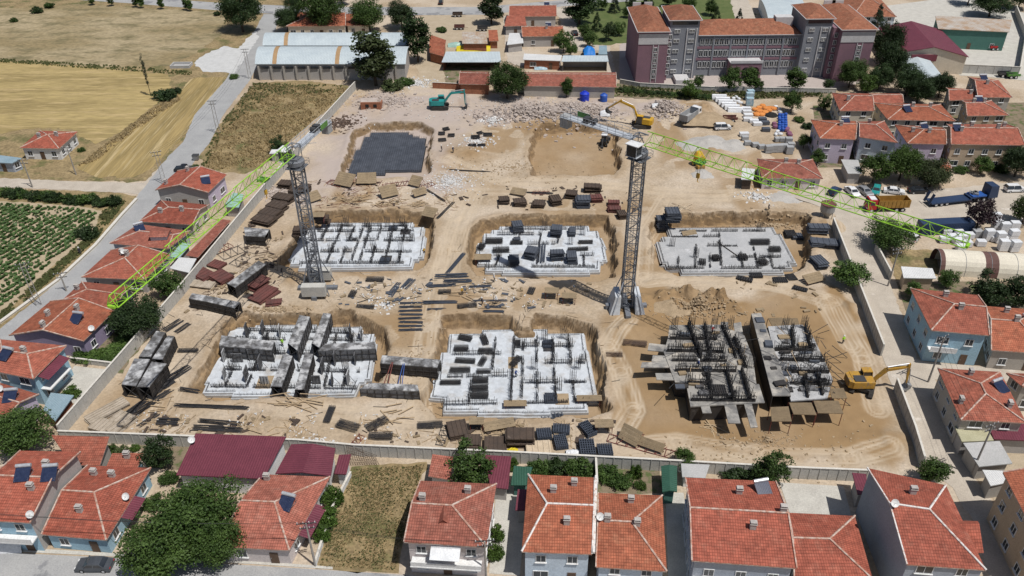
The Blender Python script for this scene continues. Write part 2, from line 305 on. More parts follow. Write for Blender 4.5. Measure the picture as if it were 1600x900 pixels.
for px, dep in PITS:
    d = inpoly(X, Y, PP(pairs(px))); t = np.clip((d + wob * .6) / 1.15, 0, 1); lg = vnoise(X, Y, 2.4, 16); t = np.clip(t + .10 * np.sin(t * 9 + lg * 9) * (t > 0) * (t < 1) + (t * (1 - t)) * 4 * (vnoise(X, Y, 1.2, 15) - .5) * .55, 0, 1); t = t ** .75; fl = -dep + (vnoise(X, Y, 1.5, 8) - .5) * .14
    Z = Z * (1 - t) + fl * t; lip = np.exp(-((d + .8 + wob * .4) / .8) ** 2); Z += lip * .3 * mask * (vnoise(X, Y, 3, 9)); soil = np.maximum(soil, np.clip(t * 1.2, 0, .75) + lip * .3 + 1.6 * t * (1 - t) * (.4 + 1.2 * vnoise(X, Y, 1.0, 18)))
dust = np.clip((inpoly(X, Y, PP(pairs('556,138 700,140 965,150 1060,156 1050,186 880,186 770,200 740,232 700,240 735,288 690,300 600,285 500,330 400,330'))) + wob * 4) / 6, 0, 1) * (.45 + .75 * vnoise(X, Y, 5, 23)); dust = np.clip(dust, 0, 1)
def mound(u, v, r, h, s=.8, flat=1.0):
    global Z, soil
    p = P(u, v); dd = np.hypot((X - p.x) / flat, Y - p.y) / r * (1 + (vnoise(X, Y, r * .5, int(u)) - .5) * .7)
    k = np.clip(1 - dd, 0, 1); k = k * k * (3 - 2 * k); Z = Z + h * k * (1 + (vnoise(X, Y, .9, int(v)) - .5) * .6); soil = np.maximum(soil, k * s)
for a in ((1100, 178, 7, 2.2), (1090, 192, 5, 1.2), (1010, 470, 3, 1.0), (1060, 462, 4, 1.3, 1), (1095, 470, 3.5, 1.2, 1), (1125, 478, 3, 1.4, 1), (960, 520, 4, .7), (985, 515, 4, .8), (1040, 170, 6, 1.6, .3), (585, 165, 5, 1.0, .2), (840, 178, 9, .9, .3),
          (735, 243, 7, .7, .9), (700, 240, 6, .5, .8), (1290, 352, 5, .8), (1215, 345, 4, .6), (905, 172, 8, .8, .2), (1175, 700, 5, .5), (1395, 690, 4, .6), (1110, 240, 6, .9), (1150, 250, 5, .7), (560, 690, 3, .4), (455, 440, 3, .8), (380, 500, 3, .5), (545, 500, 2.5, .8), (1290, 470, 5, .5), (1035, 466, 2.2, 1.7, 1), (1075, 462, 2.4, 1.8, 1), (1110, 466, 1.8, 1.9, 1), (1128, 470, 1.6, 2.0, 1), (1092, 480, 2.0, 1.4, 1), (1060, 480, 2.2, 1.2, 1), (1145, 482, 2, 1.2, 1), (1330, 480, 2, .8), (1200, 690, 1.2, .6), (1345, 690, 5, .5)):
    mound(*a)
# fresh brown soil around the right-hand block, and ruts where the machines drive
big = inpoly(X, Y, PP(pairs('955,470 1020,440 1120,455 1240,445 1320,450 1380,560 1425,730 1100,722 990,690 955,650 945,560')))
soil = np.maximum(soil, np.clip((big + wob * 2.5) / 3, 0, 1) * 1.0); soil = np.maximum(soil, np.clip((vnoise(X, Y, 11, 41) - .6) * 5, 0, .7) * mask * (vnoise(X, Y, 3, 42) > .35))
rut = np.zeros_like(X)
def track(px, gauge=2.0, wd=.38, k=.75, sink=.09):
    global rut, Z
    pts = PP(pairs(px))
    for a, b in zip(pts[:-1], pts[1:]):
        dx, dy = b.x - a.x, b.y - a.y; L = math.hypot(dx, dy); t = np.clip(((X - a.x) * dx + (Y - a.y) * dy) / L ** 2, 0, 1)
        dd = np.hypot(X - a.x - t * dx, Y - a.y - t * dy)
        g = np.exp(-((dd - gauge / 2) / wd) ** 2); rut = np.maximum(rut, g * k * (.5 + vnoise(X, Y, 2, 12))); Z = Z - sink * g * mask
for t_ in ('1215,300 1130,310 1040,310 1010,360 1005,430 1060,440 1200,445 1300,470 1350,560 1370,640', '1215,308 1060,300 960,290 860,300 740,300 715,340 690,420 670,500 650,600 660,650',
           '960,690 990,640 970,580 950,540 980,500', '975,700 1060,690 1200,715 1330,715 1390,700', '1040,300 900,285 790,285 700,250', '1075,225 1150,215 1190,200', '745,300 725,345 710,390 700,440', '1010,440 1100,432 1230,450 1290,475 1330,540', '450,640 560,650 660,655', '250,560 275,600 240,660',
           '1225,305 1300,330 1320,400'):
    track(t_, 2.0, .24, 1.0, .13); track(t_, 3.4, .22, .8, .08); track(t_, .9, .2, .5, .05)
soil = np.clip(soil * (.7 + .6 * vnoise(X, Y, 6, 20)), 0, 1); rut = np.clip(rut, 0, 1)
ny, nx = X.shape
me = bpy.data.meshes.new('ground')
vv = np.stack([X, Y, Z], -1).reshape(-1, 3); idx = np.arange(nx * ny).reshape(ny, nx)
q = np.stack([idx[:-1, :-1], idx[:-1, 1:], idx[1:, 1:], idx[1:, :-1]], -1).reshape(-1, 4)
B_ = 2500.0; outer = np.array([(-B_, -600, 0), (B_, -600, 0), (B_, B_, 0), (-B_, B_, 0)]); k0 = len(vv); vv = np.vstack([vv, outer])
c = [idx[0, 0], idx[0, -1], idx[-1, -1], idx[-1, 0]]
# every border vertex of the fine grid is shared with the far sheet, so that no gap can open
ring = [list(idx[0, ::-1]) + [k0, k0 + 1], list(idx[::-1, -1]) + [k0 + 1, k0 + 2], list(idx[-1, :]) + [k0 + 2, k0 + 3], list(idx[:, 0]) + [k0 + 3, k0]]
me.from_pydata(vv.tolist(), [], q.tolist() + [[int(i) for i in r] for r in ring])
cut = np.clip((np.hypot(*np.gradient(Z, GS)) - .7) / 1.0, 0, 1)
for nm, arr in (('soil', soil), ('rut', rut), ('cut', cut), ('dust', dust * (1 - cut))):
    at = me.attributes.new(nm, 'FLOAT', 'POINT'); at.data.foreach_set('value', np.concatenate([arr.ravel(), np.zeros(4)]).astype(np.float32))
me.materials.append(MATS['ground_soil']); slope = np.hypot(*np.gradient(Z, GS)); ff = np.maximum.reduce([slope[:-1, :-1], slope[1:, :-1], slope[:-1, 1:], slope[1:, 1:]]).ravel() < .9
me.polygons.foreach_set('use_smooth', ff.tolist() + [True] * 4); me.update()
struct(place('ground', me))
def gz(x, y):
    if not (GX0 < x < GX1 and GY0 < y < GY1): return 0.0
    return float(Z[min(ny - 1, int(round((y - GY0) / GS))), min(nx - 1, int(round((x - GX0) / GS)))])
def G(u, v):                                                        # where the ray through a picture point meets the terrain
    p = P(u, v)
    for _ in range(6): p = P(u, v, gz(p.x, p.y))
    return p

# ---------------------------------------------------------------- fields, roads, yards
sheet('dry_grassland', '-400,-40 480,-60 470,14 425,30 385,95 330,165 283,232 240,282 200,284 -500,272', 'dry_grass', .012, .3)
sheet('stubble_field', '-420,20 60,12 120,6 350,20 352,50 300,86 270,102 180,106 100,101 -420,70', 'field_olive', .022, .4)
sheet('wheat_field', '-420,78 0,96 120,104 215,112 262,116 268,140 240,165 200,200 150,226 124,214 118,203 60,200 0,208 -420,190', 'field_gold', .026, .35)
sheet('wheat_field', '276,150 300,122 352,120 336,150 300,190 280,222 236,262 210,278 140,276 120,262 160,230 200,206 240,172', 'field_strip', .03, .3)
sheet('dry_verge', '-300,286 180,300 214,306 190,350 110,430 20,500 -120,600 -300,560', 'dry_grass', .016, .2)
sheet('crop_soil', '-220,312 0,314 120,322 160,330 148,362 92,408 30,470 -60,540 -220,500', 'crop_soil', .03, .2)
sheet('weed_field', '397,130 470,126 545,134 545,146 490,188 440,235 408,262 380,272 318,268 312,240 340,200', 'dry_grass', .02, .25)
sheet('road', '-60,-14 110,-1 200,5 350,17 430,22 500,24 640,24 760,23 880,10 1010,0 1005,-9 870,1 750,11 640,11 500,11 350,5 200,-6 -60,-26', 'asphalt_worn', .036)
sheet('road', '412,22 392,60 352,126 305,178 286,222 262,246 218,302 160,374 106,426 60,466 0,514 -90,585 -40,600 40,548 120,478 190,404 238,348 262,312 306,250 328,222 350,178 390,126 424,62 440,22', 'asphalt', .044, .08)
sheet('dirt_path', '-300,262 0,278 120,284 225,286 262,248 268,262 225,308 205,302 100,297 0,292 -300,280', 'street_dirt', .04, .15)
sheet('gravel_lay_by', '302,97 322,84 350,73 372,76 398,48 404,60 366,115 345,113 318,112', 'white_gravel', .048, .25)
sheet('road', '-200,858 0,863 200,873 400,884 640,899 1000,922 1700,965 1700,1010 -200,960', 'asphalt_worn', .03)
sheet('pavement', '-200,850 0,854 200,866 400,877 520,886 520,890 400,882 200,871 0,861 -200,856', 'yard_concrete', .06)
sheet('street', '1297,330 1240,308 1262,292 1420,300 1620,282 1900,275 1900,345 1560,345 1420,352 1372,372 1386,432 1412,498 1432,560 1450,566 1620,582 1800,600 1800,618 1620,598 1462,594 1492,668 1512,732 1556,792 1625,900 1680,980 1580,980 1545,900 1524,818 1486,762 1444,732 1424,676 1386,582 1376,550 1338,446', 'street_dirt', .034, .12)
sheet('weedy_plot', '551,728 668,722 658,752 628,860 622,896 560,893 494,889 506,842 536,770', 'dry_grass', .03, .12)
sheet('school_yard', '968,70 990,60 1010,110 1300,118 1360,128 1300,138 1100,140 1000,132 968,128', 'paving', .03)
sheet('school_lawn', '892,14 1000,-12 1140,-16 1180,22 1120,40 990,66 930,72 896,40', 'lawn', .034, .4)
sheet('green_verge', '700,142 830,146 965,152 1110,160 1240,152 1300,150 1300,138 1100,140 964,130 940,148 820,146 720,140', 'garden_soil', .05, .3)
sheet('depot_yard', '1378,10 1500,-6 1600,20 1620,128 1540,120 1500,118 1470,92 1400,44', 'yard_concrete', .03)
sheet('dirt_yard', '660,24 750,24 782,38 792,100 812,142 700,138 660,132 648,100', 'dirt_path', .034, .3)
sheet('cattle_yard', '690,101 764,102 766,112 716,136 698,136', 'garden_soil', .05, .2)
sheet('lane', '786,26 800,22 806,60 830,100 812,104 792,96', 'street_dirt', .05, .2)
sheet('lane', '866,12 890,10 902,44 916,70 952,72 966,128 952,128 940,80 900,80 880,44', 'street_dirt', .052, .2)
sheet('lane', '1140,-6 1166,-6 1184,34 1150,36', 'street_dirt', .05, .2)
sheet('house_yard', '116,572 172,578 136,640 110,628 96,606', 'yard_concrete', .04)
sheet('house_yard', '1218,754 1318,760 1330,806 1234,802', 'yard_concrete', .04)
sheet('house_yard', '1240,790 1262,790 1262,800 1240,800', 'yard_concrete', .06)
sheet('garden_bed', '120,560 180,500 250,500 190,585', 'garden_soil', .03, .2)
sheet('garden_bed', '824,724 930,726 1030,732 1036,772 930,770 826,745', 'garden_soil', .03, .1)
sheet('garden_bed', '215,690 300,692 280,735 230,730', 'garden_soil', .03, .1)
sheet('house_yard', '776,760 826,760 812,900 764,896', 'yard_concrete', .03)
sheet('house_yard', '1040,770 1068,770 1084,905 1044,905', 'yard_concrete', .03)
sheet('house_yard', '1270,165 1620,160 1700,255 1280,262', 'garden_soil', .03)
sheet('house_yard', '1400,440 1700,440 1700,480 1420,500', 'garden_soil', .03)
sheet('dry_plot', '1386,388 1460,392 1470,430 1400,440', 'dry_grass', .04, .2)
sheet('dirt_yard', '1500,668 1700,668 1700,760 1560,790 1512,732', 'dirt_path', .03, .1)

# ---------------------------------------------------------------- boundary walls of precast panels
def panel_wall(name, label, px, h, pitch=2.5, th=.16, m='precast', cap='coping', gaps=(), group=None):
    pts = PP(pairs(px)); o0 = pts[0]
    t = thing(name, label, 'wall', o0, group=group); k = 0
    pm = {}
    for a, b in zip(pts[:-1], pts[1:]):
        d = b - a; L = d.length; n = max(1, round(L / pitch)); w_ = L / n; ang = math.atan2(d.y, d.x)
        key = round(w_, 2)
        if key not in pm:
            mb = MB(); mb.box(0, 0, -.3, w_ - .05, th, h + .3); mb.box(0, th / 2 + .03, -.3, .12, .09, h + .3); mb.box(0, -th / 2 - .03, -.3, .12, .09, h + .3); mb.box(w_ / 2 - .025, 0, -.3, .2, th + .1, h + .26)
            pm[key] = (mb.mesh('panel', m), MB().box(0, 0, h + .003, w_ + .002, th + .14, .09).mesh('coping', cap))
        for i in range(n):
            k += 1
            if k in gaps: continue
            c_ = a + d * ((i + .5) / n) - o0
            tl = random.gauss(0, .006)
            place('panel', pm[key][0], t, c_, rot=(tl, 0, ang)); place('coping', pm[key][1], t, c_, rot=(0, 0, ang))
    return t
panel_wall('site_wall', 'long pale precast wall between the row of tiled houses and the building site', '556,140 502,200 400,322 286,462 97,683', 2.4)
panel_wall('site_wall', 'grey precast wall behind the back gardens of the street-side houses', '97,690 300,698 470,704 556,712 800,723 1060,737 1233,747 1352,752', 2.2)
panel_wall('site_wall', 'precast wall along the dirt street broken open beside the yellow excavator', '1299,356 1333,444 1376,556 1390,592 1424,684 1438,732', 2.4, gaps=(18, 19, 20))
panel_wall('school_wall', 'low grey wall along the front of the big school', '968,131 1000,137 1110,143 1305,146', 1.4, 4)
panel_wall('plot_wall', 'short beige wall beside the bushy tree on the dirt street', '1366,392 1390,438', 1.8, 3)
panel_wall('depot_wall', 'light panel wall round the concrete depot yard', '1462,112 1590,118', 2.6, 5)
panel_wall('depot_wall', 'dark panel wall on the side of the depot yard', '1590,118 1600,60 1585,20', 2.6, 5)
panel_wall('garden_wall', 'low white wall beside the weedy plot', '549,744 520,800 494,884', .9, 3, m='wall_white')
panel_wall('garden_wall', 'grey garden wall of the light blue balcony house', '112,566 178,574', 1.0, 3)
panel_wall('garden_wall', 'white dividing wall at the vegetable garden', '930,728 932,770', 2.0, 2, m='wall_white')
panel_wall('channel_kerb', 'low concrete irrigation channel along the crop field', '214,312 190,338 150,384 90,440 0,506', .35, 6, .5, 'wall_cream')
panel_wall('yard_wall', 'brick wall in front of the maroon cattle shed', '676,138 764,142', 1.8, 4, m='brick')
panel_wall('farm_wall', 'white wall panels along the grass field end', '502,196 545,146', .9, 4, .4, 'wall_white')

# ---------------------------------------------------------------- trees and shrubs
def crown_mesh(name, seed, ncl=34, per=95, leaf=.085, shape='round'):
    r = np.random.default_rng(seed); cs = []
    while len(cs) < ncl:
        p = r.uniform(-1, 1, 3); d = np.linalg.norm(p)
        if d > 1.05 or d < .25: continue
        if shape == 'round': q = p * np.array([.78, .78, .72]); rr = r.uniform(.12, .33); q = q * (1 + .22 * math.sin(2.3 * math.atan2(p[1], p[0]) + seed) * abs(p[2] + .6))
        elif shape == 'tall': q = p * np.array([.55, .55, 1.25]); rr = r.uniform(.20, .34)
        elif shape == 'cone': h = r.uniform(0, 1) ** 1.3; a = r.uniform(0, 6.28); k = (1 - h) * .75; q = np.array([k * math.cos(a), k * math.sin(a), h * 2.6 - 1]); rr = .10 + .18 * (1 - h)
        elif shape == 'poplar': q = p * np.array([.20, .20, 1.6]); rr = r.uniform(.10, .2)
        else: q = p * np.array([.85, .85, .45]); rr = r.uniform(.18, .32)
        cs.append((q, rr))
    V = []; Fc = []
    for q, rr in cs:
        n = int(per * (rr / .28) ** 2)
        d = r.normal(size=(n, 3)); d /= np.linalg.norm(d, axis=1)[:, None]; pos = q + d * (rr * r.uniform(.35, 1.2, (n, 1))) * np.array([1, 1, .85])
        nr = d + r.normal(size=(n, 3)) * .8 + np.array([0, 0, .25]); nr /= np.linalg.norm(nr, axis=1)[:, None]
        a = np.cross(nr, r.normal(size=(n, 3))); a /= np.linalg.norm(a, axis=1)[:, None]; b = np.cross(nr, a)
        s = leaf * r.uniform(.6, 1.35, (n, 1)); k = len(V) * 1
        for i in range(n):
            k = len(V); A = a[i] * s[i]; Bv = b[i] * s[i] * .62; c_ = pos[i]; up = nr[i] * s[i] * .18
            V += [c_ - A, c_ - Bv + up, c_ + A, c_ + Bv + up]; Fc.append((k, k + 1, k + 2, k + 3))
    me = bpy.data.meshes.new(name); me.from_pydata([tuple(v) for v in V], [], Fc); me.materials.append(MATS['leaf_mid']); me.update(); return me
CROWN = {'round': [crown_mesh('crown', s, 58, 105, .058) for s in (1, 2, 3, 4)], 'big': [crown_mesh('crown', 11, 105, 210, .034), crown_mesh('crown', 12, 105, 210, .034)], 'tall': [crown_mesh('crown', 21, 56, 85, .07, 'tall'), crown_mesh('crown', 22, 56, 85, .07, 'tall')],
         'cone': [crown_mesh('crown', 31, 80, 70, .06, 'cone')], 'poplar': [crown_mesh('crown', 41, 60, 130, .04, 'poplar')], 'bush': [crown_mesh('foliage', s, 40, 85, .08, 'bush') for s in (51, 52)]}
def trunk_mesh(seed):
    r = random.Random(seed); mb = MB(); p = Vector((0, 0, -.1)); rd = .085
    for k in range(4):
        q_ = p + Vector((r.uniform(-.04, .04), r.uniform(-.04, .04), .3)); mb.bar(p, q_, rd, 7, rd * .8); p = q_; rd *= .8
        if k > 0:
            for _ in range(2):
                a = r.uniform(0, 6.28); e = p + Vector((math.cos(a) * .45, math.sin(a) * .45, r.uniform(.3, .55))); mb.bar(p, e, rd * .6, 5, rd * .22)
                a += r.uniform(-.6, .6); mb.bar(e, e + Vector((math.cos(a) * .22, math.sin(a) * .22, .22)), rd * .22, 4, rd * .08)
    return mb.mesh('trunk', 'bark')
TRUNK = [trunk_mesh(s) for s in (1, 2, 3)]
NT = [0]
def tree(u, v, rpx, label, col='dark', shape='round', hpx=None, group=None, cat='tree', cl=None):
    """u,v: foot of the trunk in the picture; rpx: crown radius in pixels; hpx: total height in metres"""
    p = G(u, v); s = S(v); R = rpx / s; i = NT[0] = NT[0] + 1
    if shape == 'tall': R *= 1.3
    if shape == 'round' and R > 3.6: shape = 'big'
    H = hpx or {'round': 2.25, 'big': 2.1, 'tall': 3.3, 'cone': 3.4, 'poplar': 9}[shape] * R
    zs = {'round': .72, 'big': .74, 'tall': 1.45, 'cone': 1.7, 'poplar': 1.75}[shape]
    ext = {'round': .98, 'big': .98, 'tall': 1.5, 'cone': 1.0, 'poplar': 1.75}[shape]; lowf = .1 if shape != 'poplar' else .2
    cz = H * (1 + lowf) / 2; vz = H * (1 - lowf) / 2 / ext
    if shape == 'cone': cz = H * .45; vz = H * .55 / 1.65
    t = thing('tree', label, cat, p, random.uniform(0, 6.28), group)
    place('trunk', TRUNK[i % 3], t, (0, 0, 0), scale=(R * .8, R * .8, cz / 1.2))
    ms = CROWN[shape]; place('crown', ms[i % len(ms)], t, (0, 0, cz), scale=(R * random.uniform(1.02, 1.2), R * random.uniform(1.02, 1.2), vz), m='leaf_' + col)
    return t
def shrub(u, v, rpx, label, col='mid', h=None, sx=1, rz=None, group=None):
    p = G(u, v); R = rpx / S(v); h = h or R * 1.1; i = NT[0] = NT[0] + 1
    o = place('shrub', CROWN['bush'][i % 2], None, (p.x, p.y, p.z + h * .42), rz if rz is not None else random.uniform(0, 6.28), (R * 1.1 * sx, R * 1.1, h * .85), m='leaf_' + col)
    return tag(o, label, 'shrub', group)

# ---------------------------------------------------------------- houses
def window_meshes(w_=1.25, h=1.3, fm='frame_white'):
    f = MB(); f.box(0, 0, h / 2 - .07, w_, .14, .07); f.box(0, 0, -h / 2, w_, .14, .07)
    for sx in (-1, 1): f.box(sx * (w_ / 2 - .04), 0, -h / 2 + .072, .08, .14, h - .146)
    f.box(0, .015, -h / 2 + .072, .06, .09, h - .146); f.box(0, .06, -h / 2 - .08, w_ + .2, .26, .075)
    p = MB(); p.box(0, .01, -h / 2 + .05, w_ - .1, .05, h - .1)
    return f.mesh('window', fm), p.mesh('pane', 'glass')
WIN = {'white': window_meshes(), 'dark': window_meshes(1.2, 1.3, 'frame_dark'), 'wide': window_meshes(1.9, 1.35), 'small': window_meshes(.6, .6)}
DOORM = MB().box(0, .02, 0, 1.05, .1, 2.1).mesh('door', 'door')
HANDLE = MB().box(.4, .10, 1.0, .06, .05, .14).mesh('handle', 'galv')
def chimney_mesh():
    mb = MB(); mb.box(0, 0, -.7, .72, .5, 1.6); mb.box(0, 0, .9, .88, .64, .09)
    mb.box(-.17, 0, .992, .2, .24, .12, mi=1); mb.box(.17, 0, .992, .2, .24, .12, mi=1); mb.box(0, 0, 1.2, .8, .56, .06)
    for sx in (-1, 1): mb.box(sx * .34, 0, .992, .07, .5, .207)
    return mb.mesh('chimney', ['chimney', 'flue'])
CHIM = chimney_mesh()
def window_at(t, p, ang, kind='white'):
    f = place('window', WIN[kind][0], t, p, ang); place('pane', WIN[kind][1], f)
HOUSES = {}
def house(key, label, quad, ze, roof='x', hips=(0, 0), rise=None, wall='wall_white', tile='tile_red', storeys=None, over=.4, chim=(), win=None,
          cat='house', name='house', caps=True, z0=0.0, openfront=False, group=None, capm='mortar', winkind='white', sides=True, gablem=None):
    Q = PP(pairs(quad), ze); c = sum(Q, Vector()) / 4; c.z = z0; Q = [q - c for q in Q]; zl = ze - z0
    t = thing(name, label, cat, c, group=group)
    if roof == 'y': Q = Q[1:] + Q[:1]                                     # then "front" is the right-hand side
    def B(s, t_): return (Q[0] * (1 - s) + Q[1] * s) * (1 - t_) + (Q[3] * (1 - s) + Q[2] * s) * t_
    W = ((Q[1] - Q[0]).length + (Q[2] - Q[3]).length) / 2; D = ((Q[3] - Q[0]).length + (Q[2] - Q[1]).length) / 2
    if rise is None: rise = .26 * D / 2
    hl, hr = [h * .5 * D / W if h else 0 for h in hips]; hl = min(hl, .5); hr = min(hr, .5)
    if hl + hr > .98: hl = hr = .49
    def hz(s, t_):
        if roof == 'mono': return rise * t_
        if roof == 'flat': return 0
        if roof == 'arch': return rise * (1 - (2 * t_ - 1) ** 2)
        h = 1 - abs(2 * t_ - 1)
        if hl: h = min(h, s / hl)
        if hr: h = min(h, (1 - s) / hr)
        return rise * max(h, 0)
    up = lambda p, h: Vector((p.x, p.y, zl + h))
    th = .16; faces = []
    if roof in ('mono', 'flat'): faces = [[(0, 0), (1, 0), (1, 1), (0, 1)]]
    elif roof == 'arch': n = 10; faces = [[(0, i / n), (1, i / n), (1, (i + 1) / n), (0, (i + 1) / n)] for i in range(n)]
    else:
        rl, rr = (hl, .5), (1 - hr, .5); faces = [[(0, 0), (1, 0), rr, rl], [(1, 1), (0, 1), rl, rr]]
        if hl: faces.append([(0, 1), (0, 0), rl])
        if hr: faces.append([(1, 0), (1, 1), rr])
    mb = MB(); edges = {}
    for f in faces:
        pt = [up(B(*q_), hz(*q_)) for q_ in f]; e = (pt[1] - pt[0]).normalized(); nrm = e.cross(pt[-1] - pt[0]).normalized(); g = nrm.cross(e)
        mb.poly(pt, [((p - pt[0]).dot(e), (p - pt[0]).dot(g)) for p in pt]); mb.poly([p - Vector((0, 0, th)) for p in pt][::-1], mi=1)
        for i in range(len(f)):
            a, b = f[i], f[(i + 1) % len(f)]; k = tuple(sorted((a, b))); edges[k] = None if k in edges else (a, b)
    for k, ab in edges.items():
        if ab:
            a, b = [up(B(*q_), hz(*q_)) for q_ in ab]; dz = Vector((0, 0, th)); mb.poly([a - dz, b - dz, b, a], mi=1)
    mb.obj('roof', [tile, 'mortar' if 'tile' in tile else tile], t)
    if caps and roof in ('x', 'y') and 'tile' in tile:
        cb = MB(); L_ = [(rl, rr)]
        if hl: L_ += [((0, 0), rl), ((0, 1), rl)]
        if hr: L_ += [((1, 0), rr), ((1, 1), rr)]
        for a, b in L_:
            if (B(*a) - B(*b)).length > .3:
                cb.bar(up(B(*a), hz(*a) + .05), up(B(*b), hz(*b) + .05), .13, 6)
        cb.obj('ridge_cap', capm, t)
        for s_, on in ((0, not hl), (1, not hr)):
            if on:
                eb = MB()
                for a, b in (((s_, 0), (s_, .5)), ((s_, .5), (s_, 1))): eb.bar(up(B(*a), hz(*a) + .06), up(B(*b), hz(*b) + .06), .11, 4)
                eb.obj('verge', capm, t)
    # walls under the roof
    a, b = over / W, over / D; st = [(a, b), (1 - a, b), (1 - a, 1 - b), (a, 1 - b)]; wb = MB(); gw = MB(); cor = [B(*q_) for q_ in st]; zb = -.3 - z0 if z0 > 0 else -.3
    zb = -.3
    for i in range(4):
        p, q_ = cor[i], cor[(i + 1) % 4]; s0, s1 = st[i], st[(i + 1) % 4]
        if openfront and i == (0 if roof != 'y' else 3): continue
        top = [s1, s0]
        if roof in ('x', 'y') and i in (1, 3): top = [s1, (s1[0], .5), s0]
        if roof == 'arch' and i in (1, 3): top = [(s1[0], s1[1] + (s0[1] - s1[1]) * k / 8) for k in range(9)]
        e = (q_ - p).length; pts = [Vector((p.x, p.y, zb)), Vector((q_.x, q_.y, zb))] + [up(B(*k), max(hz(*k), 0) - th * .9) for k in top]
        d = (q_ - p).normalized(); (gw if gablem and i in (1, 3) else wb).poly(pts, [((x - p).dot(d), x.z) for x in pts])
    if gablem:
        for src, nm, mm in ((wb, 'wall', wall), (gw, 'gable_wall', gablem)):
            for k in range(len(src.f)): MB().poly([src.v[i] for i in src.f[k]], src.uv.get(k)).obj(nm, mm, t)
    else: wb.obj('wall', wall, t)
    n_st = storeys if storeys is not None else max(1, round(ze / 3.0))
    # windows on the wall towards the camera and on the side that shows
    order = [0, 1, 2, 3] if roof != 'y' else [3, 0, 1, 2]                  # front, right, back, left as seen
    show = [order[0]] + ([order[1], order[3]] if sides else [])
    for i in show:
        if win == 0: break
        p, q_ = cor[i], cor[(i + 1) % 4]; d = q_ - p; e = d.length; nrm = Vector((d.y, -d.x, 0)).normalized(); ang = math.atan2(d.y, d.x) + math.pi
        if nrm.dot(Vector((0, 0, 0)) - (c + (p + q_) / 2)) < 0 or e < 2: continue
        n = win or max(1, int(e / 2.9)); dk = 0 if i == order[0] else -1
        for s_ in range(n_st):
            z = min(1.55 + s_ * 3.0, zl - .95)
            if z < .9: continue
            for k in range(n):
                pp = p + d * ((k + .5) / n) + nrm * .01
                if s_ == 0 and k == n // 2 and i == order[0] and ze > 2.5:
                    dd = place('door', DOORM, t, (pp.x, pp.y, -.05), ang); place('handle', HANDLE, dd); continue
                window_at(t, (pp.x, pp.y, z), ang, winkind if random.random() > .18 else ('wide' if e / n > 2.6 else winkind))
    for ch in chim:
        s_, t_ = ch; 
        if roof == 'y': s_, t_ = t_, 1 - s_
        p = up(B(s_, t_), hz(s_, t_)); place('chimney', CHIM, t, (p.x, p.y, p.z - .12), math.atan2((Q[1] - Q[0]).y, (Q[1] - Q[0]).x))
    def at(s_, t_):
        if roof == 'y': s_, t_ = t_, 1 - s_
        return c + up(B(s_, t_), hz(s_, t_))
    HOUSES[key] = (t, at, label); return t
def solar(key, s_, t_, label, rz=0, wide=1.9):
    p = HOUSES[key][1](s_, t_); t = thing('solar_water_heater', label, 'solar heater', (p.x, p.y, p.z - .02), rz, 'solar water heaters on the roofs')
    M_ = Matrix.Translation((0, 0, .32)) @ Matrix.Rotation(rad(26), 4, 'X')
    mb = MB(); mb.box(0, 0, 0, wide, 1.9, .09, M=M_); pn = mb.obj('collector_panel', 'solar', t)
    fb = MB()
    for k in range(9): fb.box(-wide / 2 + wide * (k + .5) / 9, 0, .092, .05, 1.86, .02, M=M_)
    fb.obj('tube', 'solar', pn)
    tk = MB(); tk.bar((-wide / 2, 1.0, .98), (wide / 2, 1.0, .98), .25, 12); tk.obj('tank', 'tank_metal', t)
    lg = MB()
    for x in (-wide / 2 + .1, wide / 2 - .1): lg.bar((x, 1.0, -.3), (x, 1.0, .85), .035); lg.bar((x, -.8, -.3), (x, -.8, .2), .035); lg.bar((x, .9, -.2), (x, -.6, .2), .03)
    lg.obj('stand', 'galv', t); return t
DISH = MB().lathe([(.05, 0), (.3, .05), (.48, .16), (.5, .2), (.47, .19), (.28, .09), (.02, .05)], 14)
DISHM = DISH.mesh('reflector', 'dish'); DPOST = MB().bar((0, 0, -.4), (0, 0, .75), .03).bar((0, 0, .7), (0, -.5, 1.15), .02).mesh('post', 'galv')
def dish(key, s_, t_, label, rz=0):
    p = HOUSES[key][1](s_, t_); t = thing('satellite_dish', label, 'satellite dish', p, rz, 'satellite dishes on the houses')
    place('post', DPOST, t); place('reflector', DISHM, t, (0, 0, .75), rot=(rad(50), 0, 0))

# ---------------------------------------------------------------- the houses: eave corners in the picture (front-left, front-right, back-right, back-left), eave height
H_ = house
# street-side row at the bottom
H_('b1', 'two-storey blue house with grey gable parapet and two solar panels', '-42,812 47,817 126,706 32,704', 6, 'x', wall='wall_blue', tile='tile_red', chim=((.72, .7), (.75, .36)), sides=False, gablem='wall_greyplaster')
H_('b2', 'low blue house with hipped red roof beside the parked dark sedan', '65,835 166,844 236,731 137,727', 3.1, 'x', (0, 1), wall='wall_blue', tile='tile_red', chim=((.25, .82), (.55, .8), (.42, .28)), capm='mortar')
H_('b3', 'plain red-tiled lean-to behind the blue street houses', '112,727 156,727 174,690 84,688', 3, 'mono', rise=1.0, wall='wall_stone', tile='tile_rust', win=0)
H_('b3b', 'small red-tiled outhouse with one chimney and blue side wall', '166,729 215,730 225,712 177,712', 2.8, 'mono', rise=.5, wall='wall_blue', tile='tile_rust', win=0, chim=((.55, .7),))
H_('b4', 'long maroon metal-roofed barn by the big leafy trees', '275,742 412,748 448,686 307,681', 3.6, 'mono', rise=.5, wall='wall_white', tile='metal_maroon', win=0, cat='barn', name='barn')
H_('b4b', 'maroon ribbed-metal roofed shed beside the weedy plot', '430,740 517,744 524,700 455,694', 3.0, 'y', rise=.5, wall='wall_white', tile='metal_maroon', win=0, cat='shed', name='shed')
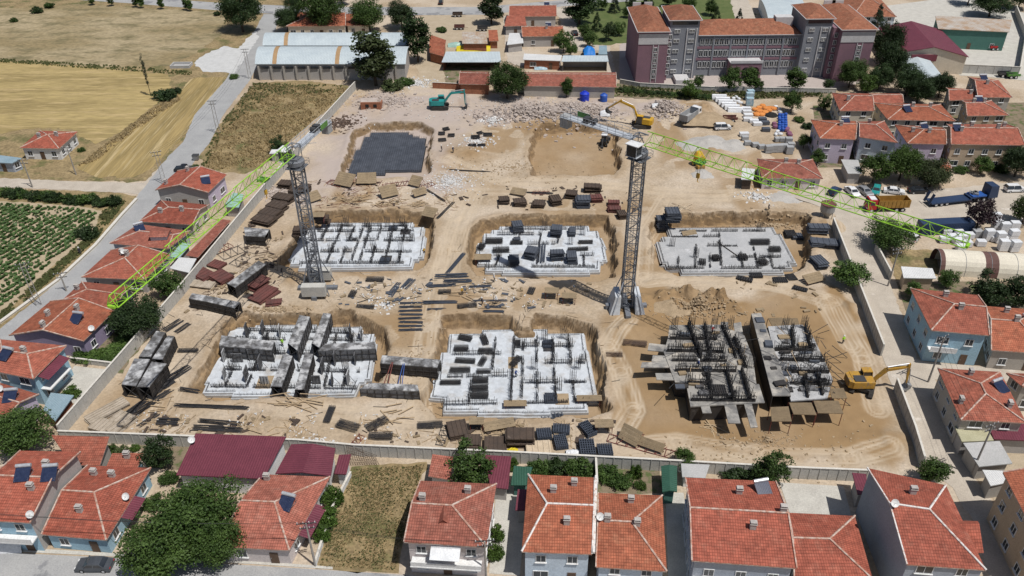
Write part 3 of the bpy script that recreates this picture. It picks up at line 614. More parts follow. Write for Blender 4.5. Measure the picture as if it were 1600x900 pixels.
H_('b4c', 'narrow maroon-roofed annex at the corner of the weedy plot', '522,740 541,741 549,712 530,713', 2.6, 'mono', rise=.3, wall='wall_white', tile='metal_maroon', win=0, cat='shed', name='shed')
H_('b5', 'single-storey house with dusty hipped roof and one dark solar panel left of the weedy plot', '343,854 452,860 516,745 412,741', 3.2, 'x', (0, 1), wall='wall_pink', tile='tile_dusty', chim=((.12, .9),), capm='mortar')
H_('b6', 'two-storey pinkish house with white awning right of the weedy plot', '631,847 760,855 776,756 657,751', 6.2, 'x', (0, 1), wall='wall_pink', tile='tile_dusty', chim=((.12, .58), (.66, .78)))
H_('b7', 'two-storey white-walled house with white ridge lines and tall chimneys', '815,862 925,866 929,746 825,741', 6.2, 'x', (.45, 0), wall='wall_paleblue', tile='tile_orange', chim=((.4, .7), (.7, .84), (.62, .3)), capm='mortar_white')
H_('b8', 'house with hipped orange-red roof and three white double-flue chimneys', '931,886 1042,893 1035,774 935,770', 4.6, 'x', (0, 1), wall='wall_paleblue', tile='tile_orange', chim=((.5, .85), (.14, .5), (.58, .48)), capm='mortar')
H_('b9', 'tall house with wide gabled red roof and tilted solar panel at the back', '1081,876 1245,888 1212,752 1071,746', 7.0, 'x', wall='wall_bluegrey', tile='tile_red', chim=((.55, .77), (.95, .52), (.62, .34)))
H_('b10', 'lower hipped-roof house beside the pale concrete yard', '1241,905 1364,906 1336,806 1232,801', 4.2, 'x', (0, 1), wall='wall_stone', tile='tile_red')
H_('b11', 'big three-storey house with blank blue-grey side wall on the street corner', '1417,882 1541,891 1478,758 1355,731', 8.0, 'x', (0, 1), wall='wall_bluegrey', tile='tile_red', chim=((.42, .72),), capm='mortar_white', over=.25, sides=False)
H_('b12', 'beige three-storey apartment block with dark windows at the street corner', '1628,856 1760,850 1690,738 1567,738', 8.4, 'y', wall='wall_beige', tile='tile_orange', storeys=3, winkind='white')
H_('b6b', 'faded terracotta outhouse beside the garden tree', '669,744 704,750 708,716 676,712', 2.5, 'mono', rise=.3, wall='wall_white', tile='tile_dusty', win=0)
H_('b6c', 'maroon metal shed roof behind the pinkish awning house', '766,761 794,764 799,716 757,714', 2.8, 'mono', rise=.4, wall='wall_greyplaster', tile='metal_maroon', win=0, cat='shed', name='shed')
H_('b7b', 'small dark green metal hut behind the white-ridged house', '798,758 824,758 832,732 803,730', 2.5, 'mono', rise=.3, wall='wall_green', tile='metal_green', win=0, cat='hut', name='hut')
H_('b7c', 'maroon lean-to canopy beside the white-ridged house', '805,797 825,797 826,766 809,766', 3.0, 'mono', rise=.2, wall='wall_greyplaster', tile='metal_maroon', win=0, cat='shed', name='shed')
H_('b8b', 'long green metal container shed in the vegetable garden', '1035,769 1058,768 1058,728 1033,728', 2.8, 'y', rise=.25, wall='wall_green', tile='metal_green', win=0, cat='shed', name='shed')
H_('b9b', 'small pale concrete store against the site wall', '1066,745 1102,747 1109,726 1064,724', 2.4, 'flat', wall='wall_white', tile='concrete_roof', win=0, cat='shed', name='shed')
H_('b10b', 'maroon-roofed lean-to against the blank side wall', '1340,772 1356,772 1353,742 1331,740', 3.0, 'mono', rise=.2, wall='wall_greyplaster', tile='metal_maroon', win=0, cat='shed', name='shed')
# row along the road on the left
H_('l1', 'purple gable-fronted house with a broad orange-red roof', '14,524 130,533 178,486 78,471', 3.8, 'y', wall='wall_purple', tile='tile_orange', chim=((.3, .5), (.62, .72), (.45, .12)))
H_('l1b', 'hipped rear wing of the purple house under the crane jib', '96,470 180,487 207,448 128,440', 3.6, 'x', (1, 0), wall='wall_purple', tile='tile_rust', chim=((.1, .55),))
H_('l2', 'brick-red hipped house with dish and long white back parapet', '127,433 226,437 266,398 173,391', 3.2, 'y', (1, 0), wall='wall_greyplaster', tile='tile_rust', chim=((.35, .72), (.5, .6)), capm='mortar')
H_('l3', 'low red-tiled house with dormer and large tilted solar panel', '171,380 262,389 298,361 216,350', 3.2, 'x', (1, .3), wall='wall_bluegrey', tile='tile_dusty', capm='mortar')
H_('l4', 'red-tiled house with exposed pale gable wall facing the site', '217,346 301,351 327,320 252,313', 3.2, 'x', (1, 0), wall='wall_greyplaster', tile='tile_red', chim=((.3, .32), (.68, .42)), capm='mortar', gablem='wall_cream')
H_('l5', 'lilac house with plain grey gable by the road junction', '242,297 325,301 354,273 277,267', 4.2, 'y', wall='wall_lilac', tile='tile_red', chim=((.3, .85), (.12, .25)), capm='mortar', gablem='wall_greyplaster')
H_('l6', 'lone white farmhouse with red hipped roof among the fields', '31,231 92,232 121,206 62,204', 3.2, 'x', (1, 1), wall='wall_white', tile='tile_red', chim=((.3, .45), (.7, .55)), capm='mortar')
H_('l7', 'low dark shed with blue-grey metal roof beside the farmhouse', '-15,253 18,255 35,248 -4,243', 2.6, 'mono', rise=.2, wall='wall_bluegrey', tile='metal_blue', win=1, cat='shed', name='shed')
H_('l8', 'light blue balcony house with solar panel behind the site wall', '-52,571 52,592 104,540 0,530', 5.8, 'x', (1, 1), wall='wall_blue', tile='tile_rust', chim=((.62, .55),))
H_('l9', 'red-tiled house with dish and blue solar panel next to grey shed roof', '-52,640 6,656 61,616 0,598', 4.2, 'x', (1, 0), wall='wall_lilac', tile='tile_rust')
H_('l10', 'grey-blue sheet-metal shed roof by the site wall corner', '67,640 86,658 116,619 80,615', 2.6, 'mono', rise=.2, wall='brick', tile='metal_blue', win=0, cat='shed', name='shed')
H_('l11', 'long narrow brick outbuilding against the precast site wall', '290,399 309,402 361,346 347,344', 2.6, 'mono', rise=.25, wall='brick', tile='tile_dusty', win=0, cat='shed', name='shed')
H_('l12', 'white sheet-roofed shelter beside the green hedge', '265,419 295,426 307,404 280,402', 2.6, 'flat', wall='wall_greyplaster', tile='metal_white', win=0, cat='shelter', name='shelter')
H_('l13', 'small pale green translucent canopy under the crane jib', '265,401 280,403 298,383 285,380', 2.6, 'mono', rise=.2, wall='wall_greyplaster', tile='sheet_green', win=0, cat='shelter', name='shelter')
H_('l14', 'pale green glass-like canopy in the lilac house yard', '349,323 373,324 381,305 365,302', 2.6, 'mono', rise=.2, wall='wall_greyplaster', tile='sheet_green', win=0, cat='shelter', name='shelter')
# upper left and centre
H_('w1', 'front warehouse with long curved pale metal roof and rusty strips', '398,100 634,100 641,73 408,73', 5.0, 'arch', rise=1.8, wall='wall_greyplaster', tile='metal_pale', win=0, cat='warehouse', name='warehouse')
H_('w2', 'rear warehouse with curved pale metal roof behind its twin', '410,71 638,71 632,52 418,52', 5.0, 'arch', rise=1.6, wall='wall_greyplaster', tile='metal_pale', win=0, cat='warehouse', name='warehouse')
H_('t1', 'long terracotta-roofed house behind the warehouses', '447,41 540,40 541,19 468,19', 3.6, 'x', (1, 0), wall='wall_cream', tile='tile_orange')
H_('t1b', 'lower terracotta wing half hidden by green trees', '541,40 577,40 576,25 541,25', 3.2, 'mono', rise=.8, wall='wall_cream', tile='tile_orange')
H_('t2', 'narrow terracotta shed beside the tall dark tree', '671,82 693,88 697,64 671,55', 3.0, 'mono', rise=.3, wall='brick', tile='tile_orange', win=0)
H_('t3', 'open-fronted cattle shed with pale tin roof', '690,97 783,97 781,83 697,83', 3.0, 'mono', rise=.5, wall='brick', tile='metal_pale', win=0, openfront=True, cat='shed', name='shed')
H_('t4', 'patched rusty tin shelter in the farmyard', '722,68 762,68 760,52 722,52', 2.8, 'mono', rise=.5, wall='brick', tile='metal_weathered', win=0, cat='shed', name='shed')
H_('t4b', 'little terracotta outhouse in the farmyard', '764,64 779,64 777,48 763,48', 2.6, 'mono', rise=.3, wall='brick', tile='tile_orange', win=0, cat='shed', name='shed')
H_('t5', 'dull red-tiled cattle shed left of the round tree', '717,131 765,132 765,112 720,111', 3.2, 'x', wall='brick', tile='tile_brown', win=0, cat='shed', name='shed')
H_('t6', 'long red-tiled brick barn with three roof sections facing the site', '817,134 963,136 962,113 815,113', 3.4, 'x', wall='wall_stone', tile='tile_dusty', win=0, cat='barn', name='barn')
H_('t7', 'brick sheep shed with white tin eaves', '817,93 876,95 878,88 819,85', 3.0, 'mono', rise=.3, wall='brick', tile='metal_white', win=2, cat='shed', name='shed')
H_('t8', 'black open-front shed with pale tin roof joined to the brick shed', '877,96 951,96 949,88 880,88', 3.2, 'mono', rise=.3, wall='wall_greyplaster', tile='metal_pale', win=0, openfront=True, cat='shed', name='shed')
H_('t9', 'farm house with solar panel at the far road', '795,26 870,25 868,8 797,9', 3.6, 'x', wall='wall_greyplaster', tile='tile_rust', win=1)
H_('t10', 'red-roofed house with solar panel by the garden trees', '816,57 881,56 878,40 814,41', 3.6, 'x', wall='wall_greyplaster', tile='tile_orange', win=2, chim=((.6, .4),))
H_('t11', 'small red-tiled wing between the two farm houses', '788,41 823,40 820,27 792,27', 3.2, 'mono', rise=.6, wall='wall_greyplaster', tile='tile_rust', win=1)
H_('t12', 'white-roofed shelter left of the red farm house', '792,70 818,67 816,53 796,53', 2.8, 'mono', rise=.3, wall='wall_greyplaster', tile='metal_white', win=0, cat='shelter', name='shelter')
H_('t13', 'little grey hut beside the blue tarp', '935,85 949,85 948,72 936,72', 2.4, 'mono', rise=.2, wall='wall_greyplaster', tile='metal_blue', win=0, cat='hut', name='hut')
# upper right
H_('u1', 'pale blue metal-roofed hall beyond the school', '1200,28 1262,27 1250,-4 1185,-4', 4.0, 'arch', rise=1.2, wall='wall_white', tile='metal_pale', win=0, cat='hall', name='hall')
H_('u2', 'white-walled house with wide brown hipped roof beyond the school', '1332,26 1401,26 1372,-6 1306,-6', 4.5, 'x', (1, 1), wall='wall_paleblue', tile='tile_school', win=4)
H_('u3', 'large maroon-roofed hall with open dark gable', '1400,83 1514,89 1470,46 1372,43', 5.5, 'y', rise=2.4, wall='wall_cream', tile='metal_maroon', win=0, cat='hall', name='hall')
H_('u4', 'grey curved-roof shed below the maroon hall', '1432,129 1476,123 1446,85 1403,87', 3.8, 'y', rise=1.2, wall='wall_greyplaster', tile='metal_pale', win=0, cat='shed', name='shed')
H_('u5', 'dark green depot building with rusty white metal roof', '1466,45 1577,50 1580,35 1460,28', 6.2, 'mono', rise=.8, wall='wall_green', tile='metal_weathered', win=3, storeys=1, cat='building', name='depot_building')
H_('r1', 'two-storey beige house with red hipped roof nearest the pallet yard', '1312,173 1366,173 1357,146 1300,145', 5.5, 'x', (1, 0), wall='wall_cream', tile='tile_rust', chim=((.3, .4),))
H_('r2', 'red-roofed back house under the dark trees', '1366,161 1412,161 1406,146 1358,146', 5.0, 'x', wall='wall_cream', tile='tile_rust', win=2)
H_('r3', 'long red-roofed twin house with rusty solar heater', '1387,187 1494,189 1470,163 1366,161', 5.5, 'x', (1, 1), wall='wall_cream', tile='tile_orange', chim=((.45, .5), (.72, .55)))
H_('r4', 'small red-roofed house beside the concrete depot yard', '1483,157 1527,155 1515,139 1478,137', 4.5, 'x', wall='wall_stone', tile='tile_rust', win=2, chim=((.8, .3),))
H_('r5', 'two-storey house with steep red roof and black water heater', '1528,152 1582,152 1560,125 1512,120', 5.5, 'x', (0, 1), wall='wall_stone', tile='tile_rust', chim=((.35, .4),))
H_('r6', 'house with grey gable wall and large paired windows', '1511,181 1577,180 1549,157 1502,157', 5.5, 'x', (0, 1), wall='wall_beige', tile='tile_rust', chim=((.25, .6), (.55, .6)))
H_('r7', 'lilac-walled two-storey house with orange hipped roof at the site edge', '1281,216 1337,218 1337,189 1267,187', 6.5, 'x', (1, 0), wall='wall_lilac', tile='tile_orange', chim=((.6, .45),))
H_('r8', 'pale blue terraced house with red roof and roof terrace', '1343,214 1403,223 1382,189 1338,190', 6.5, 'x', (0, 1), wall='wall_paleblue', tile='tile_rust', chim=((.35, .7),))
H_('r9', 'terraced house with hipped red roof and double chimney', '1418,224 1479,225 1472,199 1398,195', 6.5, 'x', (1, 0), wall='wall_lilac', tile='tile_orange', chim=((.25, .5), (.6, .4)))
H_('r10', 'long terraced block with red roof and four chimneys', '1486,225 1602,227 1573,194 1479,194', 6.5, 'x', wall='wall_beige', tile='tile_rust', chim=((.15, .4), (.35, .7), (.7, .5), (.85, .7)))
H_('r11', 'low red-tiled site hut under the crane jib', '1190,278 1286,279 1270,249 1183,248', 3.0, 'x', (1, 1), wall='wall_pink', tile='tile_dusty', chim=((.45, .6), (.65, .5)), win=4)
H_('r12', 'flat concrete-roofed outhouse left of the roadside trees', '1325,271 1347,271 1341,250 1314,249', 2.8, 'flat', wall='wall_greyplaster', tile='concrete_roof', win=0, cat='shed', name='shed')
H_('r13', 'low terracotta building half hidden behind the roadside trees', '1425,271 1487,269 1481,254 1425,255', 3.0, 'x', wall='wall_cream', tile='tile_orange', win=2)
H_('r14', 'bright blue two-storey corner house with balcony on the dirt street', '1455,516 1546,524 1528,461 1422,450', 6.6, 'x', (1, 0), wall='wall_blue', tile='tile_rust', chim=((.45, .78), (.58, .42)), capm='mortar')
H_('r15', 'single-storey stone house joined to the blue corner house', '1549,547 1640,553 1622,484 1538,478', 4.0, 'x', (0, 1), wall='wall_stone', tile='tile_orange', chim=((.35, .8), (.45, .5)), capm='mortar')
H_('r16', 'square house with four-sided red roof beside the utility pole', '1501,656 1604,661 1563,581 1465,575', 5.2, 'y', (1, 1), wall='wall_stone', tile='tile_rust', chim=((.45, .85), (.1, .3), (.82, .25)), capm='mortar')
H_('r17', 'partly seen red-roofed house behind the square hipped house', '1597,604 1680,612 1640,584 1572,583', 5.0, 'x', (1, 0), wall='wall_stone', tile='tile_rust')
H_('r18', 'olive sheet canopy on the dirt street', '1503,690 1553,688 1540,666 1491,665', 3.0, 'flat', wall='wall_greyplaster', tile='sheet_olive', win=0, cat='shed', name='shed')
H_('r18b', 'maroon metal canopy next to the olive canopy', '1553,686 1640,690 1612,663 1541,662', 3.0, 'mono', rise=.3, wall='wall_greyplaster', tile='metal_maroon', win=0, cat='shed', name='shed')
H_('r18c', 'flat grey concrete-roofed garage behind the street pole', '1530,729 1582,724 1562,689 1505,692', 3.0, 'flat', wall='wall_stone', tile='concrete_roof', win=0, cat='garage', name='garage')
H_('r18d', 'white sheet roof beside the beige apartment block', '1548,759 1574,754 1604,737 1535,734', 3.0, 'flat', wall='wall_stone', tile='metal_white', win=0, cat='shed', name='shed')
H_('r19', 'small shed with white corrugated roof below the striped tent', '1412,434 1463,435 1456,422 1407,419', 3.0, 'mono', rise=.4, wall='wall_beige', tile='metal_white', win=0, cat='shed', name='shed')
H_('s1', 'brown timber site cabin with white sheet roof under the jib', '1158,280 1177,281 1180,264 1160,262', 2.8, 'flat', wall='form_brown', tile='metal_white', win=0, cat='cabin', name='site_cabin')
# warehouse front: pilasters, window strip and rust strips are parts
def extra_parts():
    t, at, _ = HOUSES['w1']
    for k in range(12):
        p = at(.02 + k / 11.6 * .96, .012) - t.location; MB().box(p.x, p.y - .1, -.3, .5, .35, 4.6).obj('pilaster', 'wall_stone', t)
        if k < 11:
            p = at(.06 + k / 11.6 * .96, .012) - t.location; MB().box(p.x, p.y + .08, 3.5, 2.2, .35, .6).obj('window', 'glass', t)
    for kk, ss in (('w1', (.13, .545)), ('w2', (.16,))):
        t, at, _ = HOUSES[kk]
        for s_ in ss:
            mb = MB()
            for i in range(10):
                q_ = [at(s_ + a, b) - t.location + Vector((0, 0, .03)) for a, b in ((-.014, i / 10), (.014, i / 10), (.014, (i + 1) / 10), (-.014, (i + 1) / 10))]; mb.poly(q_, [(0, 0), (2, 0), (2, 2), (0, 2)])
            mb.obj('rusty_roof_sheet', 'metal_rust', t)['label'] = 'rust-brown strip of roof sheeting'
    t, at, _ = HOUSES['u3']; p = at(.5, .02) - t.location; MB().box(p.x, p.y - .2, 3.6, 12, .5, 1.9).obj('gable_opening', 'metal_maroon', t)
    # balconies and awnings on the houses that show them
    t, at, _ = HOUSES['b6']; a, b = at(.06, 0) - t.location, at(.94, 0) - t.location; mp = (a + b) / 2; ang = math.atan2((b - a).y, (b - a).x); L = (b - a).length
    MB().box(mp.x, mp.y - .35, 2.9, L * .98, 1.5, .18, ang).obj('balcony', 'wall_white', t); MB().box(mp.x, mp.y - 1.0, 3.083, L * .98, .08, .75, ang).obj('railing', 'wall_white', t)
    mb = MB(); M_ = Matrix.Translation((mp.x, mp.y - .5, 5.3)) @ Matrix.Rotation(ang, 4, 'Z') @ Matrix.Rotation(rad(22), 4, 'X'); mb.box(0, 0, 0, 3.6, 1.9, .06, M=M_); mb.obj('awning', 'plastic_white', t)
    for key, ww, zz in (('b1', 'wall_white', 2.9), ('b9', 'wall_white', 3.6), ('r14', 'wall_white', 3.0)):
        t, at, _ = HOUSES[key]; a, b = at(.04, 0) - t.location, at(.96, 0) - t.location
        if key == 'r14': b = a.lerp(b, .5)
        mp = (a + b) / 2; ang = math.atan2((b - a).y, (b - a).x); L = (b - a).length
        MB().box(mp.x, mp.y - .3, zz, L, 1.3, .18, ang).obj('balcony', ww, t); MB().box(mp.x, mp.y - .9, zz + .183, L, .08, .8, ang).obj('railing', ww, t)
    t, at, _ = HOUSES['l8']; a, b = at(.97, .1) - t.location, at(.97, .75) - t.location; mp = (a + b) / 2; ang = math.atan2((b - a).y, (b - a).x); L = (b - a).length
    MB().box(mp.x + .4, mp.y, 2.8, L, 2.4, .18, ang).obj('balcony', 'wall_white', t); M_ = Matrix.Translation((mp.x + .9, mp.y, 5.2)) @ Matrix.Rotation(ang, 4, 'Z') @ Matrix.Rotation(rad(14), 4, 'X')
    MB().box(0, 0, 0, L, 2.2, .06, M=M_).obj('awning', 'metal_maroon', t)['label'] = 'maroon metal awning over the balcony'
    for key, s0, s1 in (('b5', .2, .62), ('b2', .3, .6)):
        t, at, _ = HOUSES[key]; a, b = at(1.0, s0) - t.location, at(1.0, s1) - t.location; mp = (a + b) / 2; ang = math.atan2((b - a).y, (b - a).x); L = (b - a).length
        M_ = Matrix.Translation((mp.x + .5, mp.y, 2.75)) @ Matrix.Rotation(ang, 4, 'Z') @ Matrix.Rotation(rad(12), 4, 'X'); MB().box(0, 0, 0, L, 1.9, .06, M=M_).obj('awning', 'metal_maroon', t)['label'] = 'maroon metal side awning'
    t, at, _ = HOUSES['b6']; p = at(.42, .42) - t.location
    mb = MB(); mb.poly([(p.x - .8, p.y - 1.6, p.z - .55), (p.x, p.y - 1.6, p.z + .25), (p.x, p.y + 1.2, p.z + .35)]); mb.poly([(p.x + .8, p.y - 1.6, p.z - .55), (p.x, p.y + 1.2, p.z + .35), (p.x, p.y - 1.6, p.z + .25)])
    mb.poly([(p.x - .6, p.y - 1.5, p.z - .5), (p.x + .6, p.y - 1.5, p.z - .5), (p.x, p.y - 1.5, p.z + .15)]); mb.obj('dormer', 'tile_dusty', t)
    t, at, _ = HOUSES['l3']; p = at(.72, .42) - t.location
    MB().box(p.x, p.y, p.z - .5, 3.2, 2.4, 1.1).obj('dormer', 'wall_white', t); mb = MB(); mb.hexa([(p.x - 1.9, p.y - 1.5, p.z + .603), (p.x + 1.9, p.y - 1.5, p.z + .603), (p.x + 1.9, p.y + 1.5, p.z + .603), (p.x - 1.9, p.y + 1.5, p.z + .603)], [(p.x - 1.9, p.y - .1, p.z + 1.1), (p.x + 1.9, p.y - .1, p.z + 1.1), (p.x + 1.9, p.y + .1, p.z + 1.1), (p.x - 1.9, p.y + .1, p.z + 1.1)]); mb.obj('dormer_roof', 'tile_dusty', t)
    t, at, _ = HOUSES['b11']; p = at(.9, .5) - t.location
    mb = MB(); mb.hexa([(p.x - 2, p.y - 2.6, p.z - 2.4), (p.x + 2.6, p.y - 2.6, p.z - 2.4), (p.x + 2.6, p.y + 2.2, p.z - 2.4), (p.x - 2, p.y + 2.2, p.z - 2.4)], [(p.x - 2, p.y - .3, p.z + .05), (p.x + 2.4, p.y - .3, p.z + .05), (p.x + 2.4, p.y + .1, p.z + .05), (p.x - 2, p.y + .1, p.z + .05)]); mb.obj('dormer', 'tile_red', t)
extra_parts()
for a in (('b1', .93, .52, 'blue solar heater near the grey gable of the blue house', .1), ('b1', .5, .5, 'blue solar heater at the ridge of the two-storey blue house', .1), ('b5', .66, .5, 'dark solar heater on the dusty hipped roof by the weedy plot', -.3), ('b9', .82, .82, 'tilted solar heater at the back of the wide gabled roof', .2),
          ('l3', .25, .62, 'large dark solar heater on the low roof with dormer', .6), ('l5', .82, .42, 'solar heater on the lilac house roof', .35), ('l8', .42, .36, 'blue solar heater with white tank on the light blue house', -.3), ('l9', .7, .55, 'big blue solar heater beside the dish at the left edge', .1), ('r3', .35, .35, 'rusty solar heater on the long twin house', .2),
          ('r9', .55, .62, 'solar heater on the terraced house with double chimney', .3), ('r10', .1, .45, 'solar heater at the end of the long terraced block', 0), ('r6', .5, .8, 'dark solar heater on the house with grey gable wall', 0), ('r5', .4, .75, 'black solar heater on the steep red roof', 0), ('r15', .75, .6, 'solar heater on the single-storey stone house', .3),
          ('r16', .84, .6, 'small solar heater on the four-sided red roof', .4), ('t9', .8, .6, 'dark solar heater on the far farm house', 0), ('t10', .65, .6, 'solar heater on the red house by the garden trees', 0), ('r7', .75, .75, 'solar heater on the lilac-walled house at the site edge', 0), ('l1', .72, .45, 'solar heater lying on the purple house roof', -.2)):
    solar(*a)
for a in (('b2', .96, .52, 'white dish at the eave of the low blue house'), ('b4', .02, .75, 'white dish on the edge of the maroon barn', .3), ('l2', .42, .66, 'white dish on the brick-red hipped house', .2), ('l9', .35, .7, 'white dish beside the big blue solar heater', 0), ('l1', 1.0, .3, 'white dish at the eave of the purple house', .4), ('b1', 1.0, .05, 'white dish on the balcony corner of the blue house', .2), ('b11', .03, .47, 'dish on the parapet of the corner house', 0), ('b8', .03, .5, 'small dish beside the white dividing parapet', 0)):
    dish(*a)
t, at, _ = HOUSES['b7']; mb = MB()
a, b = HOUSES['b7'][1](1.012, .0), HOUSES['b7'][1](1.012, 1.0); mb.bar(a - t.location + Vector((.1, 0, .3)), b - t.location + Vector((.1, 0, .3)), .22, 4); mb.obj('parapet', 'mortar_white', t)

# ---------------------------------------------------------------- the school
def school():
    t = thing('school', 'big grey and plum school with terracotta roofs and arched entrance', 'school', P(1170, 129))
    o = t.location; y0 = o.y
    def X_(u, v=127): return P(u, v).x - o.x
    def block(x0, x1, ya, yb, h, m, roof=None, rise=1.6, ov=.5, ridge='x', trim=True):
        MB().box((x0 + x1) / 2, (ya + yb) / 2, -.3, x1 - x0, yb - ya, h + .3).obj('wall', m, t)
        if roof:
            mb = MB(); q = [(x0 - ov, ya - ov), (x1 + ov, ya - ov), (x1 + ov, yb + ov), (x0 - ov, yb + ov)]; w_, d = x1 - x0, yb - ya; e = min(w_, d) / 2 + ov
            cx, cy = (x0 + x1) / 2, (ya + yb) / 2
            a, b = ((x0 - ov + e, cy), (x1 + ov - e, cy)) if w_ >= d else ((cx, ya - ov + e), (cx, yb + ov - e))
            T = lambda p, z=0: Vector((p[0], p[1], h + .003 + z))
            fs = [[q[0], q[1], b, a], [q[1], q[2], b], [q[2], q[3], a, b], [q[3], q[0], a]] if w_ >= d else [[q[0], q[1], a], [q[1], q[2], b, a], [q[2], q[3], b], [q[3], q[0], a, b]]
            for f in fs:
                pt = [T(p, rise if p in (a, b) else 0) for p in f]; ee = (pt[1] - pt[0]).normalized(); g = ee.cross(pt[-1] - pt[0]).normalized().cross(ee)
                mb.poly(pt, [((p - pt[0]).dot(ee), (p - pt[0]).dot(g)) for p in pt])
            mb.poly([T(p, -.002) for p in q][::-1]); mb.obj('roof', 'tile_school', t)
            if trim:
                e_ = MB()
                for i in range(4): p, r_ = q[i], q[(i + 1) % 4]; e_.bar((p[0], p[1], h + .02), (r_[0], r_[1], h + .02), .12, 4)
                e_.obj('eave', 'school_trim', t)
    def wins(x0, x1, y, z, n, h=1.35, w_=None, m='glass'):
        w_ = w_ or (x1 - x0) / n * .72; fm = MB(); fm.box(0, -.05, 0, w_, .16, h); me = fm.mesh('window', m)
        tm = MB(); tm.box(0, -.09, -.09, w_ + .16, .2, .085); tm.box(0, -.09, h + .004, w_ + .16, .2, .085); tm.box(0, -.11, 0, .09, .14, h)
        for sx in (-1, 1): tm.box(sx * (w_ / 2 + .045), -.09, 0, .085, .2, h)
        tme = tm.mesh('frame', 'frame_white')
        for k in range(n):
            f = place('window', me, t, (x0 + (x1 - x0) * (k + .5) / n, y, z)); place('frame', tme, f)
    A0, A1, B0, B1, D0, D1, E0, E1 = X_(991), X_(1036), X_(1041), X_(1086), X_(1249), X_(1290), X_(1299), X_(1350)
    block(A0, A1, 0, 24, 15.2, 'school_plum', True, 2.2); MB().box((A0 + A1) / 2, -.05, 11.6, A1 - A0 - .02, .12, 3.0).obj('parapet_band', 'school_trim', t)
    block(E0, E1, 0, 24, 15.2, 'school_plum', True, 2.2); MB().box((E0 + E1) / 2, -.05, 11.6, E1 - E0 - .02, .12, 3.0).obj('parapet_band', 'school_trim', t)
    block(B0, B1, 4, 18, 17.2, 'school_grey', True, 1.8); block(D0, D1, 4, 18, 17.2, 'school_grey', True, 1.8)
    block(A1 + .01, B0 - .01, 2.5, 16, 15.0, 'school_plum'); block(D1 + .01, E0 - .01, 2.5, 16, 15.0, 'school_plum')
    block(B1 + .01, D0 - .01, 6, 20, 12.2, 'school_grey', True, 2.6)
    for z in (2.6, 6.0, 9.4): wins(B1 + 1, D0 - 1, 6, z, 20, 1.7)
    for z in (4.8, 8.2): MB().box((B1 + D0) / 2, 5.9, z, D0 - B1 - .4, .16, .7).obj('plum_band', 'school_plum', t)
    for k in range(7):
        x = B1 + (D0 - B1) * k / 6; MB().box(x, 5.84, 0, .5, .3, 12.1).obj('pilaster', 'school_grey', t)
    for x0, x1 in ((B0, B1), (D0, D1)):
        w_ = x1 - x0
        for z in (1.8, 4.8, 7.8, 10.8, 13.6): wins(x0 + w_ * .15, x0 + w_ * .36, 4, z, 2, .9); wins(x0 + w_ * .66, x0 + w_ * .86, 4, z, 2, .9)
        for f in (.6, .92): MB().box(x0 + w_ * f, 3.9, 0, .28, .3, 14.8).obj('trim', 'school_trim', t)
        MB().box((x0 + x1) / 2, 3.96, 15.9, w_ * .86, .2, .9).obj('window', 'glass', t)
    for x0, x1 in ((A0, A1), (E0, E1)):
        xm = x0 + (x1 - x0) * .6
        for k in range(6): wins(xm - .45, xm + .45, 0, 1.6 + k * 1.6, 1, 1.0, .8)
        for f in (-.75, .75): MB().box(xm + f, -.06, .4, .18, .2, 11).obj('trim', 'school_trim', t)
    for x in (A1 + .7, D1 + .7):
        for k in range(6): wins(x - .3, x + .9, 2.5, 1.8 + k * 2.1, 1, 1.2, .8)
    # arched entrance porch
    px = X_(1163); pw = 8.4; mb = MB(); d = 4.5; n = 3; hh = 5.2; w1 = pw / n
    for k in range(n + 1): mb.box(px - pw / 2 + k * w1, 1.6, -.2, .55, .55, 3.2)
    for k in range(n):
        cx = px - pw / 2 + (k + .5) * w1; r = w1 / 2 - .275
        prof = [(cx + r * math.cos(math.pi * i / 10), 3.0 + r * math.sin(math.pi * i / 10)) for i in range(11)]
        for i in range(10):
            (xa, za), (xb, zb_) = prof[i], prof[i + 1]; mb.hexa([(xb, 1.35, zb_), (xa, 1.35, za), (xa, 1.85, za), (xb, 1.85, zb_)], [(xb, 1.35, hh), (xa, 1.35, hh), (xa, 1.85, hh), (xb, 1.85, hh)])
    mb.box(px - pw / 2, 3.9, -.2, .5, 4.1, 5.4); mb.box(px + pw / 2, 3.9, -.2, .5, 4.1, 5.4); mb.obj('porch', 'school_plum', t)
    for k in range(n + 1): MB().box(px - pw / 2 + k * w1, 1.59, 3.003, .55, .5, 2.2).obj('porch_pier', 'school_plum', t)
    MB().box(px, 3.7, hh + .004, pw + 1, 5, .2).obj('porch_roof', 'school_trim', t); MB().box(px, 1.25, hh + .206, pw + 1, .2, .7).obj('porch_parapet', 'school_trim', t)
    MB().box(px, 6, -.2, pw - .6, .1, 4.4).obj('entrance_door', 'glass', t)
    MB().box((B0 + B1) / 2, 1.2, -.2, 4, 5, 1.6).obj('entrance_step', 'school_trim', t)
    MB().box(X_(1228), 13, 12.5, 5, 3, 3.0).obj('roof_box', 'school_trim', t)
    for xx in (A0 + 3, A1 - 3, E0 + 4, E1 - 3): MB().box(xx, 24.6, 14.5, 3.5, .4, 2.2).obj('parapet', 'school_trim', t)
school()

